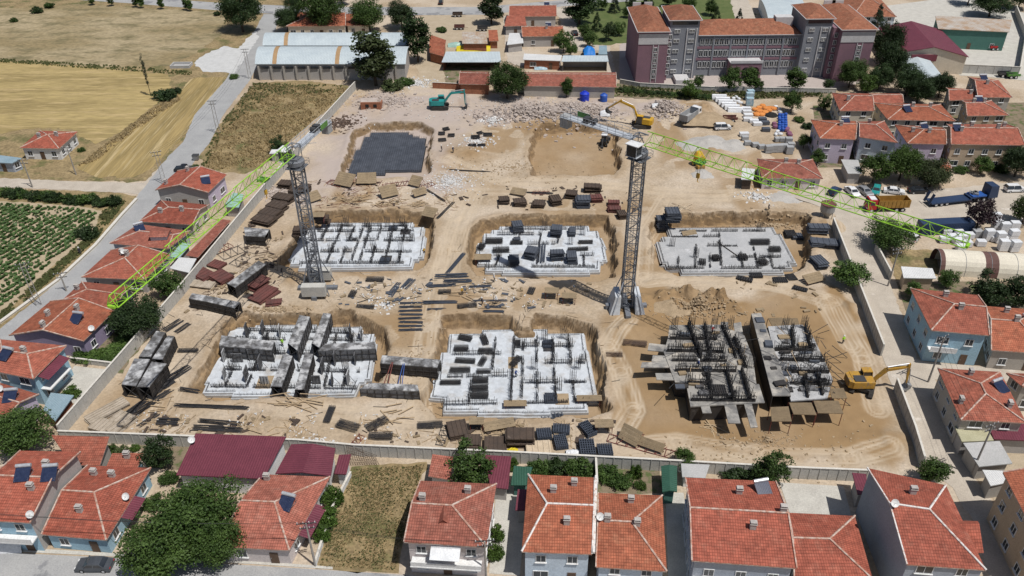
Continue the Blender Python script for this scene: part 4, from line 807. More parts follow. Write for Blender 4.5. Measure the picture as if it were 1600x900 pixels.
# ---------------------------------------------------------------- trees
T = tree
for a in (
    (380, 50, 33, 'huge dense dark tree at the field corner by the far road', 'dark', 'round', 16), (588, 134, 33, 'tall olive-green tree in front of the warehouses', 'olive', 'tall', 17), (653, 97, 20, 'tall dark tree at the end of the warehouses', 'dark', 'tall', 16),
    (508, 50, 36, 'round bright green tree before the terracotta house', 'mid'), (578, 50, 26, 'bright green tree beside the terracotta wing', 'mid'), (628, 46, 24, 'dark tree behind the warehouse gable', 'dark', 'round', 10), (450, 50, 20, 'dark bushy tree at the end of the terracotta house', 'dark'),
    (465, 22, 17, 'dark tree beyond the far road', 'dark', 'round', 8), (535, 8, 16, 'low dark tree across the far road', 'dark'), (768, 38, 20, 'tall dark tree at the farmyard entrance', 'dark', 'tall', 12), (793, 154, 30, 'big round dark tree beside the long red barn', 'mid', 'round', 10.5),
    (906, 38, 25, 'large dark tree at the lane beside the school garden', 'dark', 'tall', 13), (880, 82, 15, 'leafy tree behind the red farm house', 'mid'), (892, 90, 11, 'slim leafy tree by the brick shed', 'mid'), (885, 152, 9, 'slender dark tree against the long barn wall', 'mid', 'tall', 6),
    (1091, 136, 9, 'small round tree by the school steps', 'dark'), (1142, 143, 17, 'round tree left of the arched entrance', 'mid'), (1170, 141, 12, 'slim tree at the arched entrance', 'mid', 'tall', 7), (1184, 143, 9, 'small tree right of the arched entrance', 'mid'), (1078, 154, 14, 'bright bushy tree at the end of the school lawn wall', 'bright'),
    (1241, 142, 14, 'leafy tree before the right stair tower', 'mid', 'tall', 7), (1293, 142, 9, 'small dark tree at the foot of the right wing', 'dark'), (1326, 137, 22, 'wide tree before the right wing of the school', 'mid', 'round', 9), (1352, 146, 14, 'bright green tree at the school corner', 'bright'),
    (1380, 100, 24, 'large dark tree between school and maroon hall', 'dark', 'round', 14), (1388, 128, 26, 'dense dark tree below the maroon hall', 'dark', 'round', 12), (1372, 140, 20, 'dark bushy tree at the school boundary', 'dark'), (1415, 150, 24, 'dark tree left of the grey curved shed', 'dark'), (1432, 162, 22, 'dark tree behind the red-roofed back house', 'dark'), (1466, 152, 20, 'dark tree at the foot of the grey curved shed', 'dark'),
    (1366, 56, 13, 'dark conifer behind the right wing', 'pine', 'cone', 11), (1545, 26, 28, 'large dark tree behind the depot building', 'dark', 'round', 9), (1590, 14, 20, 'dark tree at the depot corner', 'dark'), (1512, 8, 20, 'tree beyond the depot yard', 'dark'),
    (1236, 176, 15, 'dark tree at the corner of the pallet yard', 'mid'), (1286, 172, 11, 'small tree beside the red-roofed beige house', 'mid'), (1276, 258, 12, 'small tree between site hut and lilac house', 'mid'), (1255, 232, 11, 'shrubby tree at the edge of the pallet yard', 'mid'),
    (1362, 286, 23, 'leafy olive tree left among the roadside trees', 'bright'), (1404, 282, 29, 'tallest green roadside tree over the parked cars', 'bright', 'round', 9), (1452, 292, 28, 'olive roadside tree over the dark car', 'olive', 'round', 7), (1585, 276, 26, 'dark tree at the terraced block', 'dark'), (1531, 272, 14, 'small garden tree before the terraced block', 'mid'),
    (1382, 388, 38, 'wide bushy tree under the tip of the right jib', 'mid', 'round', 6.5), (1524, 358, 23, 'dark plum-leaved tree among the white block pallets', 'plum'), (1596, 350, 22, 'grey-green tree at the right end of the dirt street', 'olive'), (1326, 446, 26, 'lime-tinted tree growing at the precast wall', 'mid', 'round', 5),
    (1536, 474, 30, 'dark garden tree behind the blue corner house', 'dark', 'round', 6), (1582, 480, 28, 'dark garden tree behind the stone house', 'dark', 'round', 6), (1478, 450, 15, 'low tree below the striped tent', 'mid'), (1425, 466, 14, 'shrubby tree beside the white corrugated shed', 'mid'),
    (736, 754, 36, 'dark fruit tree between the awning house and the site wall', 'mid', 'round', 6.5), (1204, 752, 27, 'leafy tree growing at the site wall by the yard', 'mid', 'round', 5), (1452, 756, 22, 'bushy tree on the dirt street by the corner house', 'mid', 'round', 4.6), (1068, 728, 18, 'bright little tree inside the site wall', 'bright', 'round', 3.4),
    (44, 706, 44, 'big round tree behind the two-storey blue house', 'mid', 'round', 8), (256, 732, 27, 'dark tree in the garden by the maroon barn', 'dark', 'round', 6), (322, 838, 62, 'broad leafy tree shading the maroon barn', 'mid', 'big', 9.5), (262, 884, 62, 'broad leafy tree over the street pavement', 'mid', 'big', 8), (345, 880, 40, 'leafy tree beside the dusty-roofed house', 'mid', 'big', 7.5),
    (222, 518, 42, 'dark tree under the tip of the left jib', 'dark', 'round', 7), (266, 460, 26, 'dark tree by the white sheet shelter', 'mid', 'round', 5), (236, 150, 9, 'thin bare-looking poplar in the wheat field', 'grey', 'poplar', 13), (436, 240, 13, 'small dark tree at the edge of the grass field', 'dark')):
    T(*a)
for i, (u, v, r, c_, sh) in enumerate(((914, 62, 11, 'mid', 'round'), (932, 48, 9, 'dark', 'cone'), (950, 64, 13, 'dark', 'round'), (967, 56, 10, 'mid', 'round'), (922, 74, 11, 'mid', 'round'), (940, 16, 9, 'mid', 'round'), (960, 20, 9, 'pine', 'cone'), (985, 16, 9, 'dark', 'round'), (1012, 12, 9, 'pine', 'cone'), (1075, 18, 11, 'mid', 'round'), (1110, 24, 11, 'mid', 'round'), (1118, 36, 8, 'dark', 'cone'), (1154, 36, 7, 'pine', 'cone'), (980, 28, 8, 'mid', 'round'), (1045, 10, 10, 'dark', 'round'))):
    T(u, v, r, {'cone': 'small conifer in the school garden', 'round': 'small leafy tree on the school garden lawn'}[sh], c_, sh, group='school garden trees')
for i, u in enumerate((145, 175, 213, 222, 253, 292, 298)): T(u, 8 + i * 1.6, 5, 'slim young tree along the far road by the stubble field', 'mid', 'tall', 4.5, group='young trees by the far road')
for a in ((258, 154, 18, 'dense round bush in the wheat field beside the poplar', 'dark', 2.6), (274, 146, 10, 'smaller bush beside the field poplar', 'dark', 1.6), (138, 370, 17, 'round bush between crop field and channel', 'dark', 2.2), (58, 20, 9, 'bush on the far field bank', 'dark'), (78, 12, 8, 'second bush on the far field bank', 'mid'), (22, 34, 6, 'small bush low on the field bank', 'mid'), (340, 24, 6, 'bush at the road end of the stubble field', 'dark'),
          (612, 140, 17, 'grey-green shrub at the foot of the tall olive tree', 'olive', 3), (632, 132, 14, 'bright shrub beside the warehouse gable', 'mid', 2), (472, 122, 7, 'bush against the warehouse front', 'mid', 1.6), (690, 50, 8, 'bush in the farmyard', 'mid'), (512, 818, 17, 'tall green vine hedge on the white garden wall', 'bright', 3), (520, 786, 17, 'green vine hedge behind the dusty-roofed house', 'bright', 3), (504, 842, 13, 'lower end of the vine hedge', 'bright', 2.4),
          (772, 872, 14, 'narrow hedge beside the awning house wall', 'bright', 2.6), (776, 842, 12, 'narrow hedge further along the awning house', 'bright', 2.6), (144, 560, 20, 'clipped green hedge before the purple house', 'bright', 1.5), (126, 560, 14, 'hedge end at the light blue house', 'mid', 1.4), (190, 545, 24, 'leafy vegetable patch behind the purple house', 'mid', 1.3), (205, 522, 22, 'tall grass patch by the site wall', 'mid', 1.2), (178, 558, 16, 'shrub by the grey garden wall', 'mid', 1.4), (112, 618, 14, 'shrub in the light blue house yard', 'bright', 1.6),
          (842, 742, 20, 'flowering shrub behind the white-ridged house', 'mid', 2.2), (872, 740, 18, 'leafy garden shrub by the site wall', 'dark', 2.4), (905, 742, 22, 'dense garden shrub at the white dividing wall', 'mid', 2.6), (945, 745, 18, 'vegetable bush in the right-hand garden', 'mid', 2), (968, 756, 18, 'wide vegetable bush in the garden', 'mid', 1.8), (994, 744, 10, 'young bush in the garden bed', 'bright', 2.2), (1000, 762, 9, 'row of low garden plants', 'bright', 1.2),
          (1150, 748, 24, 'dark creeping shrub over the site wall', 'dark', 1.8), (1180, 752, 16, 'creeping shrub at the wall by the yard', 'dark', 1.8), (194, 712, 11, 'small shrub behind the red-tiled outhouse', 'olive', 2), (212, 704, 7, 'little yellow-green shrub in the back garden', 'bright', 1.2), (178, 706, 8, 'little shrub by the lean-to', 'mid', 1.4), (265, 752, 14, 'green verge shrub along the barn wall', 'mid', 1.5), (240, 790, 16, 'garden shrub by the low blue house', 'mid', 1.5),
          (800, 732, 10, 'yellow-green shrub at the dark green hut', 'bright', 2), (1262, 200, 9, 'shrub along the pallet yard edge', 'dark', 1.5), (1248, 190, 8, 'low shrub along the pallet yard edge', 'mid', 1.5), (1562, 268, 12, 'garden shrub at the terraced block', 'mid', 1.6), (1500, 268, 12, 'garden shrub by the roadside wall', 'mid', 1.4), (305, 265, 8, 'shrub beside the road junction skip', 'mid', 1.2), (366, 122, 8, 'shrub at the end of the gravel lay-by', 'mid', 1.2), (128, 236, 6, 'weed clump beside the farmhouse drive', 'mid', 1)):
    shrub(*a)
for i in range(17):
    u = 4 + i * 11; shrub(u, 306 + i * .9 + random.uniform(-2, 2), random.uniform(9, 14), 'dark hedge shrub along the dirt path above the crop field', 'dark' if i % 3 else 'mid', random.uniform(1.2, 2.4), group='hedge along the crop field')
for i in range(16):
    u = 972 + i * 9; shrub(u, 143 + i * .7 + random.uniform(-1, 1), random.uniform(6, 9), 'low shrub in the strip below the school wall', 'mid' if i % 2 else 'dark', 1.2, group='shrubs below the school wall')

# tufts that nobody could count: dry weeds and the crop rows
def tufts(name, label, cat, px, n, size, m, rows=None, z=0):
    poly = PP(pairs(px)); x0, x1 = min(p.x for p in poly), max(p.x for p in poly); y0, y1 = min(p.y for p in poly), max(p.y for p in poly)
    if rows is None:
        x = rng.uniform(x0, x1, n * 4); y = rng.uniform(y0, y1, n * 4); k = inpoly(x, y, poly) > .1; k &= vnoise(x, y, 2.5, 33) > rng.uniform(.1, .7, len(x)); x, y = x[k][:n], y[k][:n]
    else:
        d, gap = rows; nrm = Vector((-d.y, d.x, 0)); x = []; y = []; c_ = sum(poly, Vector()) / len(poly)
        for k in range(-120, 120):
            o = c_ + nrm * (k * gap); t_ = rng.uniform(-90, 90, 1500); x += list(o.x + d.x * t_ + rng.normal(0, .2, 1500)); y += list(o.y + d.y * t_ + rng.normal(0, .2, 1500))
        x = np.array(x); y = np.array(y); k = (inpoly(x, y, poly) > .2) & (vnoise(x, y, 4, 34) > rng.uniform(.0, .42, len(x))); x, y = x[k], y[k]
        if len(x) > n: s_ = rng.permutation(len(x))[:n]; x, y = x[s_], y[s_]
    V = []; F = []
    for a, b in zip(x, y):
        s_ = size * random.uniform(.6, 1.4)
        if rows is not None:
            for _ in range(2):
                an = random.uniform(0, 6.28); c2, s2 = math.cos(an) * s_ * .6, math.sin(an) * s_ * .6; k = len(V); h_ = z + s_ * random.uniform(.3, .7); t1, t2 = random.gauss(0, .12), random.gauss(0, .12)
                V += [(a - c2, b - s2, h_ - t1), (a + s2, b - c2, h_ + t2), (a + c2, b + s2, h_ + t1), (a - s2, b + c2, h_ - t2)]; F.append((k, k + 1, k + 2, k + 3))
            continue
        for _ in range(3):
            an = random.uniform(0, 6.28); c2, s2 = math.cos(an) * s_, math.sin(an) * s_; k = len(V); l = random.uniform(-.5, .5) * s_
            V += [(a - c2 * .4, b - s2 * .4, z), (a + c2 * .4, b + s2 * .4, z), (a + c2 * .5 + l * .6, b + s2 * .5 + l, z + s_ * .8), (a - c2 * .3 + l, b - s2 * .3 + l * .5, z + s_ * .9)]; F.append((k, k + 1, k + 2, k + 3))
    me = bpy.data.meshes.new(name); me.from_pydata(V, [], F); me.materials.append(MATS[m]); o = stuff(place(name, me)); return tag(o, label, cat)
d_ = (P(100, 384) - P(40, 420)).normalized()
tufts('crop_rows', 'green crop growing in long diagonal rows on pale soil', 'crop', '-60,318 0,318 120,326 152,334 142,362 88,404 26,464 -60,530', 70000, .5, 'leaf_crop', (d_, 1.5), .03)
tufts('dry_weeds', 'dry straw-coloured weeds on the plot between the street houses', 'weeds', '553,732 664,726 654,756 626,858 620,892 498,886 510,842 538,770', 5200, .15, 'straw', None, .03)
tufts('green_weeds', 'greener weeds scattered over the plot between the street houses', 'weeds', '553,732 664,726 654,756 626,858 620,892 498,886 510,842 538,770', 2200, .17, 'weed', None, .03)
tufts('dry_weeds', 'dry brown weeds on the field beside the warehouse road', 'weeds', '397,132 545,138 490,188 408,262 320,266 340,205', 7000, .36, 'straw', None, .02)
tufts('green_weeds', 'green weeds along the field by the warehouses', 'weeds', '395,130 540,134 520,146 420,150 350,205 322,262 314,258 340,200', 1800, .4, 'weed', None, .02)
tufts('roadside_grass', 'grass verge between channel and crop field', 'grass', '160,330 200,312 150,376 60,456 -20,520 -60,540 20,474 92,410 146,364', 2600, .4, 'weed', None, .03)
tufts('field_bank', 'weedy bank between the wheat fields', 'weeds', '120,262 190,206 245,164 276,148 284,156 244,182 200,214 150,252', 1600, .4, 'straw', None, .03)
tufts('field_bank', 'weedy bank between the stubble and the wheat field', 'weeds', '0,92 130,100 250,108 300,112 300,118 250,115 120,106 0,98', 1500, .4, 'weed', None, .03)
tufts('school_weeds', 'weedy strip between the school wall and the site', 'weeds', '700,143 965,150 1110,158 1300,150 1300,146 1100,143 964,134 940,147 820,146', 2400, .45, 'weed', None, .05)

# ---------------------------------------------------------------- poles
def pole(u, v, h, label, kind='lattice', rz=0.0, group=None):
    t = thing('utility_pole', label, 'utility pole', G(u, v), rz, group)
    mb = MB()
    if kind == 'lattice':
        for a in (-1, 1):
            mb.bar((a * .45, 0, -.3), (a * .32, 0, h), .075)
        for k in range(int(h / .9)): z = k * .9; a = -1 if k % 2 else 1; mb.bar((a * .42, 0, z), (-a * .42, 0, z + .9), .03)
        mb.obj('pole', 'pole_concrete', t)
    else: mb.bar((0, 0, -.3), (0, 0, h), .17, 8, .10); mb.obj('pole', 'pole_concrete', t)
    for z, l in ((h - .15, 2.4), (h - 1.0, 1.9)):
        c_ = MB().box(0, .12, z, l, .1, .12).obj('crossarm', 'steel_dark', t); ib = MB()
        for k in range(4): ib.bar((-l / 2 + .15 + k * (l - .3) / 3, .12, z + .12), (-l / 2 + .15 + k * (l - .3) / 3, .12, z + .36), .05, 6)
        ib.obj('insulator', 'dish', c_)
    return t
POLES = [pole(391, 123, 9, 'lattice power pole at the end of the warehouse', rz=.1), pole(342, 209, 9, 'lattice power pole on the road beside the grass field', rz=.1), pole(257, 287, 8, 'power pole with crossarms at the road junction', rz=.4), pole(61, 477, 9, 'power pole behind the purple house', rz=.4),
         pole(119, 273, 7, 'leaning timber-like pole in the field by the dirt path', 'mono'), pole(51, 293, 7, 'thin pole beside the dirt path near the farmhouse', 'mono'), pole(1450, 597, 9, 'concrete pole at the street crossing by the square house', 'mono', .5), pole(1517, 742, 9.5, 'concrete pole before the flat garage', 'mono', .4), pole(1387, 447, 8, 'pole behind the plot wall near the striped tent', 'mono', .2),
         pole(493, 884, 8, 'street pole at the corner of the weedy plot', 'mono', .1), pole(1488, 248, 9, 'pole at the roadside trees by the terraced houses', 'mono'), pole(104, 455, 4, 'thin street lamp pole between the left-hand houses', 'mono', .3)]
def wire(i, j, label):
    a, b = POLES[i].location, POLES[j].location; mb = MB(); ha = 8.2
    for k in range(3):
        off = Vector(((k - 1) * .8, 0, 0)); p = None
        for s_ in range(13):
            f = s_ / 12; q_ = a.lerp(b, f) + off + Vector((0, 0, ha - 1.2 * 4 * f * (1 - f)))
            if p: mb.bar(p - a, q_ - a, .018, 3)
            p = q_
    tag(mb.obj('power_line', 'wire', None, a), label, 'power line')
POLES.append(pole(-90, 858, 8, 'street pole at the kerb of the blue house', 'mono', .1)); POLES.append(pole(760, 912, 8, 'street pole before the pinkish awning house', 'mono', .1))
wire(9, 12, 'wires along the street before the big leafy trees'); wire(9, 13, 'wires along the street before the awning house')
wire(0, 1, 'power wires along the warehouse road'); wire(1, 2, 'power wires from the grass field to the road junction'); wire(6, 7, 'power wires over the dirt street')

# ---------------------------------------------------------------- tower cranes
def lattice(mb, x0, x1, n, sec, rc, rl, tri=False):
    """sec: chord points (y,z); runs along x"""
    for y, z in sec: mb.bar((x0, y, z), (x1, y, z), rc, 6)
    m_ = len(sec)
    for k in range(n):
        a, b = x0 + (x1 - x0) * k / n, x0 + (x1 - x0) * (k + 1) / n; mid = (a + b) / 2
        for i in range(m_):
            (y0, z0), (y1, z1) = sec[i], sec[(i + 1) % m_]
            if tri and i == 1: mb.bar((a, y0, z0), (mid, y1, z1), rl); mb.bar((mid, y1, z1), (b, y0, z0), rl)
            elif tri and i == 2: mb.bar((a, y1, z1), (mid, y0, z0), rl); mb.bar((mid, y0, z0), (b, y1, z1), rl)
            else:
                mb.bar((a, y0, z0), (b, y1, z1), rl) if k % 2 else mb.bar((a, y1, z1), (b, y0, z0), rl); mb.bar((a, y0, z0), (a, y1, z1), rl)
def crane(u, v, jz, tip, label, jl, cjl, ballast, bw=1.9):
    base = P(u, v, 0); tp = P(*tip, jz); d = tp - Vector((base.x, base.y, jz)); ang = math.atan2(d.y, d.x); L = Vector((d.x, d.y)).length
    t = thing('tower_crane', label, 'tower crane', base)
    # mast of equal sections, each a part
    mb = MB(); hs = 2.8; hw = bw / 2
    for sx in (-1, 1):
        for sy in (-1, 1): mb.box(sx * hw, sy * hw, 0, .24, .24, hs)
    for i in range(2):
        z0, z1 = i * hs / 2, (i + 1) * hs / 2
        for (ax, ay), (bx, by) in (((-hw, -hw), (hw, -hw)), ((hw, -hw), (hw, hw)), ((hw, hw), (-hw, hw)), ((-hw, hw), (-hw, -hw))):
            mb.bar((ax, ay, z0 + .06), (bx, by, z0 + .06), .06); mb.bar((ax, ay, z0), (bx, by, z1), .055) if i else mb.bar((bx, by, z0), (ax, ay, z1), .055)
    for k in range(8): mb.bar((-.25, .5, k * .35), (.25, .5, k * .35), .03)
    mb.bar((-.25, .5, 0), (-.25, .5, hs), .04); mb.bar((.25, .5, 0), (.25, .5, hs), .04)
    sm = mb.mesh('mast_section', 'crane_grey'); n = int((jz - 2.4 - .9) / hs); z = .9
    hh = (jz - 2.4 - .9) / n
    for k in range(n): place('mast_section', sm, t, (0, 0, .9 + k * hh), scale=(1, 1, hh / hs))
    zt = .9 + n * hh
    mb = MB(); mb.box(0, 0, -.2, 7.4, .9, .9); mb.obj('base_beam', 'crane_grey', t); MB().box(0, 0, -.19, .9, 7.4, .88).obj('base_beam', 'crane_grey', t)
    sb = MB()
    for sx, sy in ((1, 1), (1, -1), (-1, 1), (-1, -1)): sb.bar((sx * 2.6, sy * 2.6, .3), (sx * hw, sy * hw, 6.4), .10, 6)
    sb.obj('base_strut', 'crane_light' if ballast == 'tent' else 'crane_grey', t)
    if ballast == 'block':
        for k in range(5): MB().box(0, -2.7, .7 + k * .42, 4.4, 1.5, .40).obj('ballast_block', 'precast', t); MB().box(0, 2.7, .7 + k * .42, 4.4, 1.5, .40).obj('ballast_block', 'precast', t)
    else:
        for sx in (-1, 1):
            b = MB(); b.hexa([(sx * 2.3 - .9, -2.4, -.2), (sx * 2.3 + .9, -2.4, -.2), (sx * 2.3 + .9, 2.4, -.2), (sx * 2.3 - .9, 2.4, -.2)], [(sx * 1.75 - .5, -1.7, 3.4), (sx * 1.75 + .5, -1.7, 3.4), (sx * 1.75 + .5, 1.7, 3.4), (sx * 1.75 - .5, 1.7, 3.4)]); b.obj('ballast_block', 'raft', t)
    # slewing unit, cab, head
    MB().lathe([(1.3, 0), (1.45, .1), (1.45, .8), (1.2, .95)], 20).obj('slewing_ring', 'crane_grey', t, (0, 0, zt)); MB().box(0, 0, -.9, 2.9, 2.9, .12).obj('platform', 'crane_grey', t, (0, 0, zt + .4), ang)
    rb = MB()
    for a, b in (((-1.6, -1.6), (1.6, -1.6)), ((1.6, -1.6), (1.6, 1.6)), ((1.6, 1.6), (-1.6, 1.6)), ((-1.6, 1.6), (-1.6, -1.6))):
        for z in (.55, 1.1): rb.bar((*a, z - .9), (*b, z - .9), .03)
        rb.bar((*a, -.9), (*a, .25), .03)
    rb.obj('railing', 'crane_grey', t, (0, 0, zt + .5), ang)
    hb = MB(); lattice(hb, -.9, .9, 1, [(-.8, 0), (.8, 0), (.8, 2.6), (-.8, 2.6)], .13, .07); hb.box(0, 0, 0, 1.7, 1.5, .35); hb.obj('tower_head', 'crane_grey', t, (0, 0, zt + .9), ang)
    cb = MB(); cy = -1.75 if ballast != 'tent' else -1.75
    cb.hexa([(-.8, cy - .75, 0), (.9, cy - .75, 0), (.9, cy + .75, 0), (-.8, cy + .75, 0)], [(-.8, cy - .75, 1.9), (1.1, cy - .75, 1.9), (1.1, cy + .75, 1.9), (-.8, cy + .75, 1.9)]); ca = cb.obj('cab', 'glass', t, (0, 0, zt + .7), ang)
    MB().box(.12, cy, 1.905, 2.4, 1.9, .12).obj('cab_roof', 'paint_white', ca)
    fb = MB()
    for x_ in (-.82, 1.0):
        for y_ in (cy - .76, cy + .76): fb.bar((x_, y_, 0), (x_, y_, 1.9), .05)
    fb.box(.1, cy, -.1, 2.1, 1.7, .1); fb.obj('cab_frame', 'crane_light', ca)
    # jib in sections (apex up), green
    ns = 8; sl_ = (L - 1.2) / ns
    for k in range(ns):
        hgt = 2.1 if k < 3 else (1.9 if k < 6 else 1.6); jb = MB()
        lattice(jb, 0, sl_ - .03, 3, [(-.8, 0), (.8, 0), (0, hgt)], .085, .034, True)
        jb.bar((0, -.8, 0), (0, .8, 0), .06); jb.obj('jib_section', 'crane_green', t, (math.cos(ang) * (1.2 + k * sl_), math.sin(ang) * (1.2 + k * sl_), jz), ang)
    eb = MB(); eb.bar((0, -.8, 0), (0, 0, 1.6), .06); eb.bar((0, .8, 0), (0, 0, 1.6), .06); eb.bar((0, -.8, 0), (0, .8, 0), .07); eb.box(.15, 0, -.1, .3, 1.0, .35); eb.obj('jib_tip', 'crane_green', t, (math.cos(ang) * L, math.sin(ang) * L, jz), ang)
    # trolley, rope and hook
    tx = L * .22; tr = MB(); tr.box(0, 0, -.42, 1.5, 1.5, .22); 
    for s_ in (-1, 1): tr.bar((s_ * .5, -.8, -.15), (s_ * .5, .8, -.15), .13, 8)
    trl = tr.obj('trolley', 'paint_green', t, (math.cos(ang) * tx, math.sin(ang) * tx, jz), ang)
    rp = MB(); 
    for s_ in (-1, 1): rp.bar((s_ * .35, 0, -.4), (s_ * .12, 0, -2.2), .02)
    rp.obj('rope', 'wire', trl); hk = MB(); hk.box(0, 0, -2.9, .5, .3, .75); hk.bar((0, 0, -2.9), (0, 0, -3.5), .07, 6); hk.bar((0, 0, -3.5), (.22, 0, -3.6), .06, 6); hk.obj('hook', 'paint_yellow', trl)
    # counter jib with deck, rails, winch and counterweights
    cj = MB(); cj.box(-cjl / 2 - 1, 0, .12, cjl, 1.5, .07); cj.bar((-1, -.75, 0), (-cjl - 1, -.75, 0), .11, 6); cj.bar((-1, .75, 0), (-cjl - 1, .75, 0), .11, 6)
    for k in range(int(cjl / 1.6)): x = -1.4 - k * 1.6; cj.bar((x, -.75, 0), (x - 1.6, .75, 0), .05); cj.bar((x, -.75, 0), (x, .75, 0), .05)
    cj.obj('counter_jib', 'crane_light', t, (0, 0, jz + .2), ang)
    rl_ = MB()
    for s_ in (-1, 1):
        for z in (.55, 1.1): rl_.bar((-1, s_ * .95, z), (-cjl - 1, s_ * .95, z), .035)
        for k in range(int(cjl / 1.5) + 1): rl_.bar((-1.2 - k * 1.5, s_ * .95, 0), (-1.2 - k * 1.5, s_ * .95, 1.1), .035)
    rl_.obj('railing', 'crane_light', t, (0, 0, jz + .3), ang)
    wn = MB(); wn.bar((-cjl * .62, -.5, .75), (-cjl * .62, .5, .75), .42, 12); wn.box(-cjl * .72, 0, .2, 1.0, 1.2, .9); wn.obj('winch', 'steel_dark', t, (0, 0, jz + .25), ang)
    tb = MB(); tb.bar((0, -.5, 2.6), (-cjl * .55, -.7, .2), .05); tb.bar((0, .5, 2.6), (-cjl * .55, .7, .2), .05); tb.obj('tie_bar', 'crane_light', t, (0, 0, zt + 1.1), ang)
    for k in range(3): MB().box(-cjl + .2 - k * .55, 0, -1.7, .5, 1.35, 2.1).obj('counterweight', 'block_grey', t, (0, 0, jz + .1), ang)
    MB().box(-cjl * .82, .95, .1, 2.6, .06, 1.0).obj('side_board', 'paint_green', t, (0, 0, jz + .3), ang)
    return t
crane(497, 452, 28.2, (176, 479), 'left tower crane with green jib reaching over the tiled houses', 45, 11.5, 'block')
crane(978, 480, 32.4, (1510, 384), 'right tower crane with green jib reaching towards the white block pallets', 49, 14.5, 'tent')

# ---------------------------------------------------------------- raft foundations with starter bars
def bars_row(a, b, h, sp=.24, r=.038, rows=2):
    mb = MB(); d = b - a; n = max(2, int(d.length / sp)); nr = Vector((-d.y, d.x, 0)).normalized() * .1
    for s_ in (-1, 1) if rows == 2 else (0,):
        for k in range(n + 1):
            if random.random() < .2: continue
            p = a + d * (k / n) + nr * s_ * random.uniform(.5, 1.8); j = Vector((random.gauss(0, .1), random.gauss(0, .1), h * random.uniform(.45, 1.25))); mb.bar(p, p + j, r, 3)
        for z in (.25, .6): mb.bar(a + nr * s_ + Vector((0, 0, z * h)), b + nr * s_ + Vector((0, 0, z * h)), r, 3)
    return mb
def steps(pts, st=1.6):
    out = []
    for i, p in enumerate(pts):
        q_ = pts[(i + 1) % len(pts)]; d = q_ - p; n = max(1, round(min(abs(d.x), abs(d.y)) / st))
        if min(abs(d.x), abs(d.y)) < .5: out.append(p); continue
        for k in range(n):
            a, b = p + d * (k / n), p + d * ((k + 1) / n); out.append(a); m_ = (a + b) / 2
            out += [Vector((m_.x, a.y, a.z)), Vector((m_.x, b.y, b.z))]
    return out
def raft(label, px, zt, m, quad, lines, cols, thick=.55, h=1.35, dx=0, patches=()):
    pts = PP(pairs(px), zt); c_ = sum(pts, Vector()) / len(pts); c_.z = zt - thick
    t = thing('raft_foundation', label, 'foundation', c_)
    loc = steps([p - c_ for p in pts]); ar = sum(loc[i].x * loc[(i + 1) % len(loc)].y - loc[(i + 1) % len(loc)].x * loc[i].y for i in range(len(loc)))
    if ar < 0: loc = loc[::-1]
    MB().hexa([(p.x, p.y, -.4) for p in loc], [(p.x, p.y, thick) for p in loc]).obj('slab', m, t)
    lo = [p + (p.normalized() * .28) for p in loc]; MB().hexa([(p.x, p.y, -.5) for p in lo], [(p.x, p.y, .12) for p in lo]).obj('blinding', 'raft_grey', t)
    Qd = [p - c_ for p in PP(pairs(quad), zt)]
    B = lambda s_, t_: (Qd[0] * (1 - s_) + Qd[1] * s_) * (1 - t_) + (Qd[3] * (1 - s_) + Qd[2] * s_) * t_
    cutl = []
    for s0, t0, s1, t1 in lines:
        f = 0.0
        while f < .98:
            e = min(1, f + random.uniform(.22, .6)); cutl.append((s0 + (s1 - s0) * f, t0 + (t1 - t0) * f, s0 + (s1 - s0) * e, t0 + (t1 - t0) * e)); f = e + random.uniform(.02, .16)
    for s0, t0, s1, t1 in cutl: bars_row(B(s0, t0), B(s1, t1), h * random.uniform(.55, 1.25), random.uniform(.2, .36)).obj('starter_bar_row', 'rebar', t)
    ins = [p * .965 for p in loc]
    for a, b in zip(ins, ins[1:] + ins[:1]):
        if (b - a).length > 1.0: bars_row(Vector((a.x, a.y, thick)), Vector((b.x, b.y, thick)), .55, .25, .022, 1).obj('starter_bar_row', 'rebar', t)
    for s_, t_, hh in cols:
        mb = MB(); p = B(s_, t_)
        for ax in (-.5, -.17, .17, .5):
            for ay in (-.18, .18): mb.bar(p + Vector((ax, ay, 0)), p + Vector((ax + random.gauss(0, .05), ay, hh * random.uniform(.85, 1.05))), .03, 3)
        for z in np.arange(.2, hh * .8, .3):
            q_ = [p + Vector((a, b, z)) for a, b in ((-.52, -.2), (.52, -.2), (.52, .2), (-.52, .2))]
            for i in range(4): mb.bar(q_[i], q_[(i + 1) % 4], .018, 3)
        mb.obj('column_cage', 'rebar', t)
    for s_, t_, w_, d in patches:
        p = B(s_, t_); MB().box(p.x, p.y, thick + .003, w_, d, .05).obj('lift_pit_cover', 'soil_lump' if random.random() < .5 else 'rebar', t)
    return t
LN = [(.03, .03, .97, .03), (.06, .30, .44, .30), (.56, .30, .97, .30), (.02, .58, .30, .58), (.36, .58, .62, .58), (.7, .58, .98, .58), (.04, .82, .46, .82), (.55, .84, .96, .84), (.10, .97, .9, .97),
      (.12, .05, .12, .3), (.12, .6, .12, .95), (.26, .04, .26, .56), (.26, .62, .26, .96), (.38, .05, .38, .40), (.38, .6, .38, .95), (.47, .1, .47, .9), (.54, .1, .54, .9), (.64, .05, .64, .42), (.64, .6, .64, .95), (.76, .05, .76, .56), (.76, .62, .76, .95), (.88, .05, .88, .3), (.88, .55, .88, .95)]
